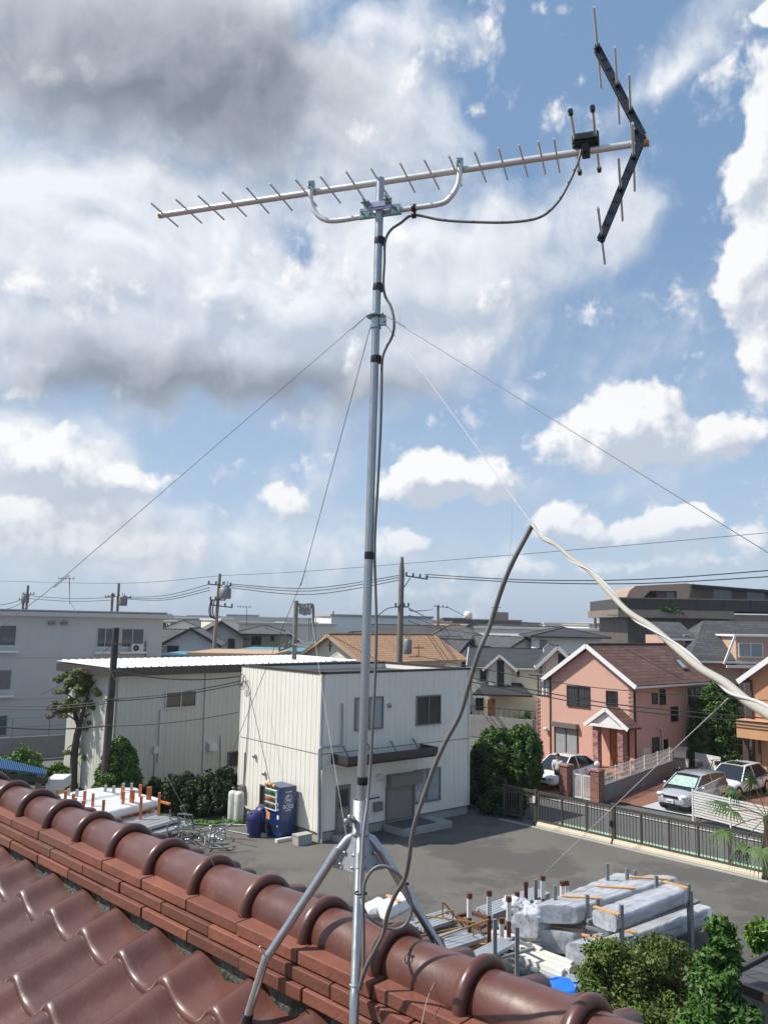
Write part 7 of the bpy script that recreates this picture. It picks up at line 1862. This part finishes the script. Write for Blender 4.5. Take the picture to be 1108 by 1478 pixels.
# dark right-hand roofs sloping down to the right
mb=MB(); q=[V(u3,1,zP),V(pl(1108,858)[0],1,pl(1108,858)[1]),V(W,1,pl(1108,862)[1]-1.0),V(W,1,zT1),V(u4,1,zT1)]; mb.prism(q,V(0,9,0)); mb.build('penthouse_wing',MT['darkbrown_tile'],b.root)
mb=MB(); mb.slab([V(u3-.3,.4,zP+.0),V(W,.4,pl(1108,860)[1]-.9),V(W,10.5,pl(1108,860)[1]-.5),V(u3-.3,10.5,zP+.4)],.3); mb.build('wing_roof',MT['roof_dark'],b.root)
for k in range(5):
    u=u3+2+k*3.4; mb=MB(); mb.box(u,u+1.9,.92,.99,zT1+.3,zT1+2.4); mb.build('window',MT['glass_mid'],b.root)
for k in range(4):
    u=u0+2.0+k*4.6; mb=MB(); mb.box(u,u+2.2,-.06,.0,zT0-3.3,zT0-.9); mb.build('window',MT['glass_mid'],b.root)
    mb=MB(); mb.box(u-1,u+3.0,-1.3,-.06,zT0-4.2,zT0-3.9); mb.box(u-1,u+3.0,-1.35,-1.28,zT0-3.9,zT0-2.9); mb.build('balcony',MT['darkbrown_tile'],b.root)
p=D(968,880,Y-1.9); t=thing('roof_plant','green potted shrub hanging over the terrace band of the dark building','plant',V(p.x,Y-1.2,p.z-1)); leafmesh('foliage',MT['leaf_green'],[(p+V(random.uniform(-1.2,1.2),.2,random.uniform(-.3,.3)),(.5,.3,.3)) for _ in range(8)],500,.22,parent=t)
# elevated road
Y=430; t=thing('elevated_road','long grey elevated road on piers along the horizon','bridge',V(0,Y,0))
zt=zat(540,894,Y); zb=zat(540,901,Y); print('bridge',zt,zb)
mb=MB(); mb.box(xat(190,895,Y),xat(905,895,Y),0,14,zb,zb+1.3); mb.build('deck',MT['concrete'],t,world=False)
mb=MB(); mb.box(xat(190,895,Y),xat(905,895,Y),-.3,-.1,zb+.9,zt); mb.build('noise_barrier',MT['grey_wall'],t)
for k in range(17):
    x=xat(215,895,Y)+k*16.5; mb=MB(); mb.box(x-1.3,x+1.3,3,8,-.5,zb); mb.box(x-4,x+4,2,12,zb-1.4,zb); mb.build('pier',MT['concrete'],t)
# distant neighbourhood: rows of houses filling the plain
random.seed(99)
protos=[]
specs=[('hip','white_wall','roof_kawara'),('side','cream_stucco','roof_slate'),('front','grey_wall','roof_dark'),('side','lilac_wall','roof_kawara'),('hip','tan_wall','roof_brown'),('front','white_wall','roof_kawara'),('side','olive_wall','roof_tan'),('flat','white_wall','concrete'),('flat','cream_stucco','wall_white_grey'),('front','white_wall','roof_brown')]
labs=['distant white-walled house with a grey hipped roof','distant cream house with a slate gable roof','distant grey house with a dark front gable','distant bluish house with a grey tiled roof','distant tan house with a brown hipped roof','distant white house with a grey front gable','distant olive house with a tan roof','distant flat-roofed white block','distant flat-roofed cream block','distant white house with a brown front gable']
def far_proto(i):
    kind,wm,rm=specs[i]; b=Bld('distant_house',labs[i],'house',V(0,0,0),V(1,0,0),labs[i].replace('distant','distant, scattered')+'s')
    W,Dp,ze,zr=random.uniform(8,11),random.uniform(7,10),5.2,7.2
    if kind=='hip': hip(b,W,Dp,ze,zr,wm=wm,rm=rm)
    elif kind=='front': gable(b,W,Dp,ze,zr,'y',wm=wm,rm=rm,trim=False)
    elif kind=='side': gable(b,W,Dp,ze,zr,'x',wm=wm,rm=rm,trim=False)
    else:
        mb=MB(); mb.box(0,W*1.5,0,Dp,0,8.0); mb.build('wall',MT[wm],b.root); mb=MB(); mb.box(-.2,W*1.5+.2,-.2,Dp+.2,8.0,8.3); mb.build('roof',MT[rm],b.root)
    for x in (1.2,4.6):
        for z in (1.0,3.7): mb=MB(); mb.box(x,x+1.7,-.05,0,z,z+1.1); mb.build('window',MT['glass_mid'],b.root)
    return b.root
first=True; used={}
cnt=0
for row,(Y,n) in enumerate(((104,8),(124,9),(146,11),(172,13),(205,15),(245,18),(300,22),(370,26),(460,26))):
    for k in range(n):
        px=205+(960-205)*(k+random.random()*.8)/n
        if row<2 and (px>860 or px<235): continue
        i=random.randrange(len(specs)); x=xat(px,900,Y)
        if i not in used: used[i]=far_proto(i); o=used[i]
        else: o=copy_tree(used[i])
        s_=random.uniform(.88,1.10); 
        o.location=(x,Y+random.uniform(-6,6),0); o.rotation_euler=(0,0,random.uniform(-.6,.6)); o.scale=(1,1,s_)
        cnt+=1
print('far houses',cnt)
# a few distant trees
for k in range(16):
    px=230+random.random()*640; Y=random.choice((120,160,210,280,350)); x=xat(px,900,Y); p=V(x,Y,0)
    t=thing('distant_tree','distant dark green tree between the far roofs','tree',p,0,'distant trees among the roofs')
    cl=[(p+V(random.uniform(-2.2,2.2),random.uniform(-1.5,1.5),random.uniform(3.2,6.6)),(1.6,1.6,1.2)) for _ in range(9)]
    leafmesh('crown',MT['leaf_dark'],cl,700,.5,parent=t,shell=.3)
    mb=MB(); mb.tube([p,p+V(0,0,5)],[.25,.1],n=6); mb.build('trunk',MT['bark'],t,world=True)
# far wooded skyline
cl=[]
for k in range(150):
    px=190+(k/149)*900; Y=random.uniform(600,760); cl.append((V(xat(px,900,Y),Y,random.uniform(1,6)),(random.uniform(8,16),6,random.uniform(2.5,5))))
leafmesh('far_woods',MT['leaf_dark'],cl,9000,2.2,loc=V(0,680,0),kind='stuff',shell=.2)
random.seed(13)
for k in range(34):
    px=200+(960-200)*k/34+random.uniform(-8,8); Y=random.uniform(520,800); x=xat(px,900,Y); w_=random.uniform(14,34); h=random.uniform(6,8+Y*.006)
    lab='far pale block of flats on the horizon' if k%2 else 'far grey block of flats on the horizon'
    t=thing('distant_block',lab,'building',V(x,Y,0),random.uniform(-.5,.5),lab+'s'); mb=MB(); mb.box(-w_/2,w_/2,0,12,0,h); mb.build('wall',MT['white_wall' if k%2 else 'grey_wall'],t)
    mb=MB()
    for z in np.arange(1.5,h-1,3): mb.box(-w_/2+1,w_/2-1,-.15,0,float(z),float(z)+1.3)
    mb.build('window_band',MT['glass_mid'],t)

# ================================================================== poles and wires
def upole(label,x,ytop,Y,zbot=0,xb=None,yb=None,r=(.17,.12),m='pole_concrete',arms=(),trans=None,cap=False,name='utility_pole',pins=True):
    tp=D(x,ytop,Y); bt_=V(tp.x,Y,0) if xb is None else V(D(xb,yb,Y).x+(D(xb,yb,Y).x-tp.x)*D(xb,yb,Y).z/max(.1,(tp.z-D(xb,yb,Y).z)),Y,0)
    t=thing(name,label,'utility pole',bt_); mb=MB(); mb.tube([bt_,bt_.lerp(tp,.93),tp],[r[0],r[1],r[1]*.5 if cap else r[1]],n=10)
    mb.build('pole',MT[m],t,world=True)
    for (xa,xc,ya,yc) in arms:
        a=D(xa,ya,Y-.15); c=D(xc,yc,Y-.15); mb=MB(); mb.bar(a,c,.09); ar=mb.build('crossarm',MT['insulator'],t,world=True)
        if pins:
            mb=MB(); k=4
            for i in range(k):
                p=a.lerp(c,.04+.92*i/(k-1)); mb.lathe([(0,0),(.05,0),(.085,.06),(.05,.10),(.085,.16),(.04,.22),(0,.24)],p+V(0,0,.05),n=8)
            mb.build('insulators',MT['insulator'],ar,world=True)
    if trans:
        for (xa,ya,rr,hh) in trans:
            p=D(xa,ya,Y-.35); mb=MB(); mb.lathe([(0,-hh),(rr*.9,-hh),(rr,-hh*.9),(rr,hh*.8),(rr*.7,hh),(0,hh)],p,n=12); mb.tube([p,V(tp.x,Y,p.z)],.05,n=5); mb.tube([p+V(.1,0,hh),p+V(.12,0,hh+.3)],.04,n=5); mb.tube([p+V(-.1,0,hh),p+V(-.12,0,hh+.3)],.04,n=5); mb.build('transformer',MT['transformer_grey'],t,world=True)
    return t,tp
t1,tp1=upole('tall grey pole with transformer and crossarms, left of the concrete pole',317.5,828,62,xb=308,yb=953,arms=((300,334,843,846),(304,336,873,877),(303,326,866,866)),trans=((325,856,.45,.42),(326,848,.28,.18)))
mb=MB()
for i,x in enumerate((303,305,308)): mb.tube(spline([D(x+2,866,61.6),D(x-1,880,61.6),D(x+1,890,61.6),D(311,893,61.7)],4),.045,n=5)
mb.build('cable_loops',MT['wire_black'],t1,world=True)
t2,tp2=upole('tall tapering brown pole with a transformer, right of the mast',580,804,56,xb=576,yb=960,m='pole_steel',cap=True,r=(.24,.19),arms=((585,617,831,836),(570,590,876,876)),trans=((588,933,.28,.5),))
mb=MB(); mb.bar(D(580,852,56),D(592,834,56),.06); mb.bar(D(590,948,55.6),D(605,948,55.6),.06); mb.bar(D(604,948,55.6),D(604,930,55.6),.05); mb.bar(D(596,935,55.6),D(612,935,55.6),.06); mb.build('brace',MT['insulator'],t2,world=True)
t3,tp3=upole('thick concrete pole with a bent conduit arm, just behind the shed roof',427.5,867,47,xb=424,yb=965,r=(.16,.13),m='pole_steel',arms=((402,426,940,931),))
mb=MB(); mb.tube(spline([D(428,872,47),D(438,873,47),D(449,872,47),D(452,878,47),D(452,905,47)],4),.07,n=8); mb.build('conduit_arm',MT['pole_steel'],t3,world=True)
mb=MB()
for i in range(5): mb.lathe([(.10,-.25),(.13,-.1),(.10,.05),(.13,.2),(.06,.3)],D(434+i*3.2,880+((i*7)%3),47),n=8)
for x in (446,449,453,456): mb.bar(D(x,892,47),D(x,925,47),.05)
mb.build('insulators',MT['transformer_grey'],t3,world=True)
mb=MB()
for i,(x0,y0,x1,y1) in enumerate(((413,910,425,918),(430,922,440,929),(424,930,445,933),(436,930,460,926))): mb.bar(D(x0,y0,46.8),D(x1,y1,46.8),.08)
mb.build('brackets',MT['alu_silver'],t3,world=True)
t4,tp4=upole('thin far pole with short arms beside the brown flats',632,873,118,arms=((626,646,875,877),),r=(.22,.18),m='pole_steel')
t5,tp5=upole('thin dark far pole left of the mast above the tan roof',481,882,130,r=(.18,.12),m='pole_steel')
t6,tp6=upole('far pole with crossarms above the left end of the apartment roof',41,845,105,arms=((33,50,858,858),),r=(.2,.15),m='pole_steel')
t6b,_=upole('short far pole beside the leftmost pole above the apartment roof',35,857,112,arms=((28,42,866,866),),r=(.2,.15),m='pole_steel',trans=((37,864,.5,.6),))
t7,tp7=upole('far pole with a transformer above the right end of the apartment roof',172,842,98,arms=((164,190,861,863),),trans=((178,867,.5,.6),),r=(.2,.15),m='pole_steel')
t8,_=upole('short far pole beside the transformer pole above the apartment roof',163,856,104,arms=((152,166,862,860),),r=(.2,.15),m='pole_steel')
t9,_=upole('far pole with a double crossarm right of the pink house roof ridge',858,886,140,arms=((858,872,887,887),(858,871,901,900)),r=(.3,.26),m='pole_steel')
t10,tp10=upole('dark weathered wooden pole leaning in front of the shed corner',168,906,35.4,xb=154,yb=1092,r=(.18,.14),m='pole_wood',arms=(),pins=False)
for k,(x,y) in enumerate(((165,930),(164,969),(161,1010))):
    mb=MB(); p=D(x,y,35.2); mb.bar(p-V(.25,0,0),p+V(.3,0,.02),.06); mb.build('bracket',MT['insulator'],t10,world=True)
def pw(label,pts,r=.022,g='overhead power lines',m='wire_black',sag=0):
    P=[D(*q) for q in pts]
    if len(P)==2:
        a,b_=P; P=[a.lerp(b_,i/16)-V(0,0,sag*4*(i/16)*(1-i/16)) for i in range(17)]
    else: P=spline(P,6)
    mb=MB(); mb.tube(P,r,n=5); return tag(mb.build('power_line',MT[m],loc=P[0]),label,'power line',g)
for i,dy in enumerate((0,4,9)): pw(['upper','middle','lower'][i]+' of three power lines from the transformer pole to the brown tapering pole',[(334,843+dy*.6,62),(450,849+dy,59),(584,829+dy*.75,56)],.030)
for i,dy in enumerate((0,6)): pw(['upper','lower'][i]+' of two power lines running from the brown tapering pole to the right edge',[(613,829+dy*.6,56),(760,837+dy*.6,52),(930,836+dy,49),(1150,820+dy*1.6,46)],.032)
for i,dy in enumerate((0,5,9)): pw(['upper','middle','lower'][i]+' of three power lines from the transformer pole to the far left pole',[(303,843+dy,62),(235,860+dy*.7,78),(172,862+dy*.2,98)],.03)
for i,dy in enumerate((0,4)): pw(['upper','lower'][i]+' of two power lines between the two far left poles',[(165,862+dy,98),(105,864+dy,101),(42,860+dy,105)],.035)
for i,dy in enumerate((0,5)): pw(['upper','lower'][i]+' of two power lines leaving the leftmost pole at the left edge',[(40,861+dy,105),(-30,872+dy*2,85)],.035,sag=.5)
pw('single thin high cable crossing the whole sky from the transformer pole to the right edge',[(318,831,62),(450,824,58),(640,809,54),(860,791,50),(1150,765,45)],.016)
pw('thin high cable from the transformer pole toward the left edge',[(318,831,62),(170,842,80),(-20,838,100)],.018)
for i,(a,c,d) in enumerate((((540,893,60),(558,879,58),(572,876,56)),((590,878,56),(620,893,80),(640,900,110)),((590,888,56),(615,898,80),(640,908,110)),((590,896,56),(620,905,75),(690,915,100)),((590,880,56),(600,882,60),(625,880,118)))):
    pw(['low cable reaching the brown pole from the mast side','upper low cable dropping right from the brown pole','middle low cable dropping right from the brown pole','lowest low cable dropping right from the brown pole','short cable from the brown pole to the thin far pole'][i],[a,c,d],.035)
pw('cable from the thin far pole down to the brown flats',[(645,876,118),(672,890,150),(694,902,200)],.05)
for i,(y0,y1,y2) in enumerate(((962,985,1008),(978,1002,1034),(984,1008,1041))): pw(['upper','middle','lower'][i]+' of three street cables passing in front of the pink house',[(600,y0-16,46),(780,y1-4,43),(900,(y1+y2)/2,41),(1120,y2+4,38)],.020 if i<1 else .028,'street cables before the pink house')
for i,(a,c) in enumerate((((162,967,35.2),(346,976,35)),((162,1009,35.2),(347,983,35)),((162,1012,35.2),(347,987,35)),((162,1048,35.2),(344,1028,35)),((0,1018,36),(162,1011,35.2)),((0,1023,36),(162,1014,35.2)),((0,1049,35),(160,1047,35.2)))):
    pw(['thick cable from the wooden pole to the wall bracket along the shed fascia','upper slanting cable from the wooden pole to the wall bracket','lower slanting cable from the wooden pole to the wall bracket','lowest cable crossing the shed wall right of the wooden pole','upper cable from the left edge to the wooden pole','second cable from the left edge to the wooden pole','lowest cable from the left edge to the wooden pole'][i],[a,c],.030 if i in (0,6) else .018,'cables of the wooden pole',sag=.25 if i in(0,) else .12)
pw('thin cable hanging from the left edge across the apartment block to the wooden pole',[(60,1003,45),(110,975,42),(168,925,33.6)],.012,'cables of the wooden pole')
# roof aerials
for (x,y0,y1,Y,lab) in ((718,877,897,205,'tall roof aerial on the far dark flats'),(886,888,909,84,'small television aerial beside the far double-arm pole'),(101,835,872,40,'thin rod aerial above the apartment roof'),(356,876,905,96,'tiny aerial on the olive-beige house')):
    a=D(x,y1,Y); c=D(x,y0,Y); t=thing('roof_aerial',lab,'aerial',a); r=Y*.00035; mb=MB(); mb.tube([a,c],r,n=5); mb.build('rod',MT['alu_dark'],t,world=True)
    mb=MB(); L_=(c-a).length*.45; mb.bar(c-V(L_,0,0),c+V(L_*.5,0,0),r*1.6)
    for k in range(5): mb.bar(c+V(-L_+k*L_*.33,0,-L_*.15),c+V(-L_+k*L_*.33,0,L_*.15),r)
    mb.build('elements',MT['alu_dark'],t,world=True)

# ================================================================== the air
mb=MB(); mb.box(-900,900,-60,1000,-1.2,32)
hz_=bpy.data.materials.new('haze_air'); hz_.use_nodes=True; n_=hz_.node_tree.nodes; n_.remove(n_['Principled BSDF'])
pv=n_.new('ShaderNodeVolumePrincipled'); pv.inputs['Color'].default_value=(.80,.88,1.0,1); pv.inputs['Density'].default_value=.00024; pv.inputs['Anisotropy'].default_value=.2
hz_.node_tree.links.new(pv.outputs[0],n_['Material Output'].inputs['Volume'])
ho_=mb.build('haze',hz_); ho_['kind']='stuff'
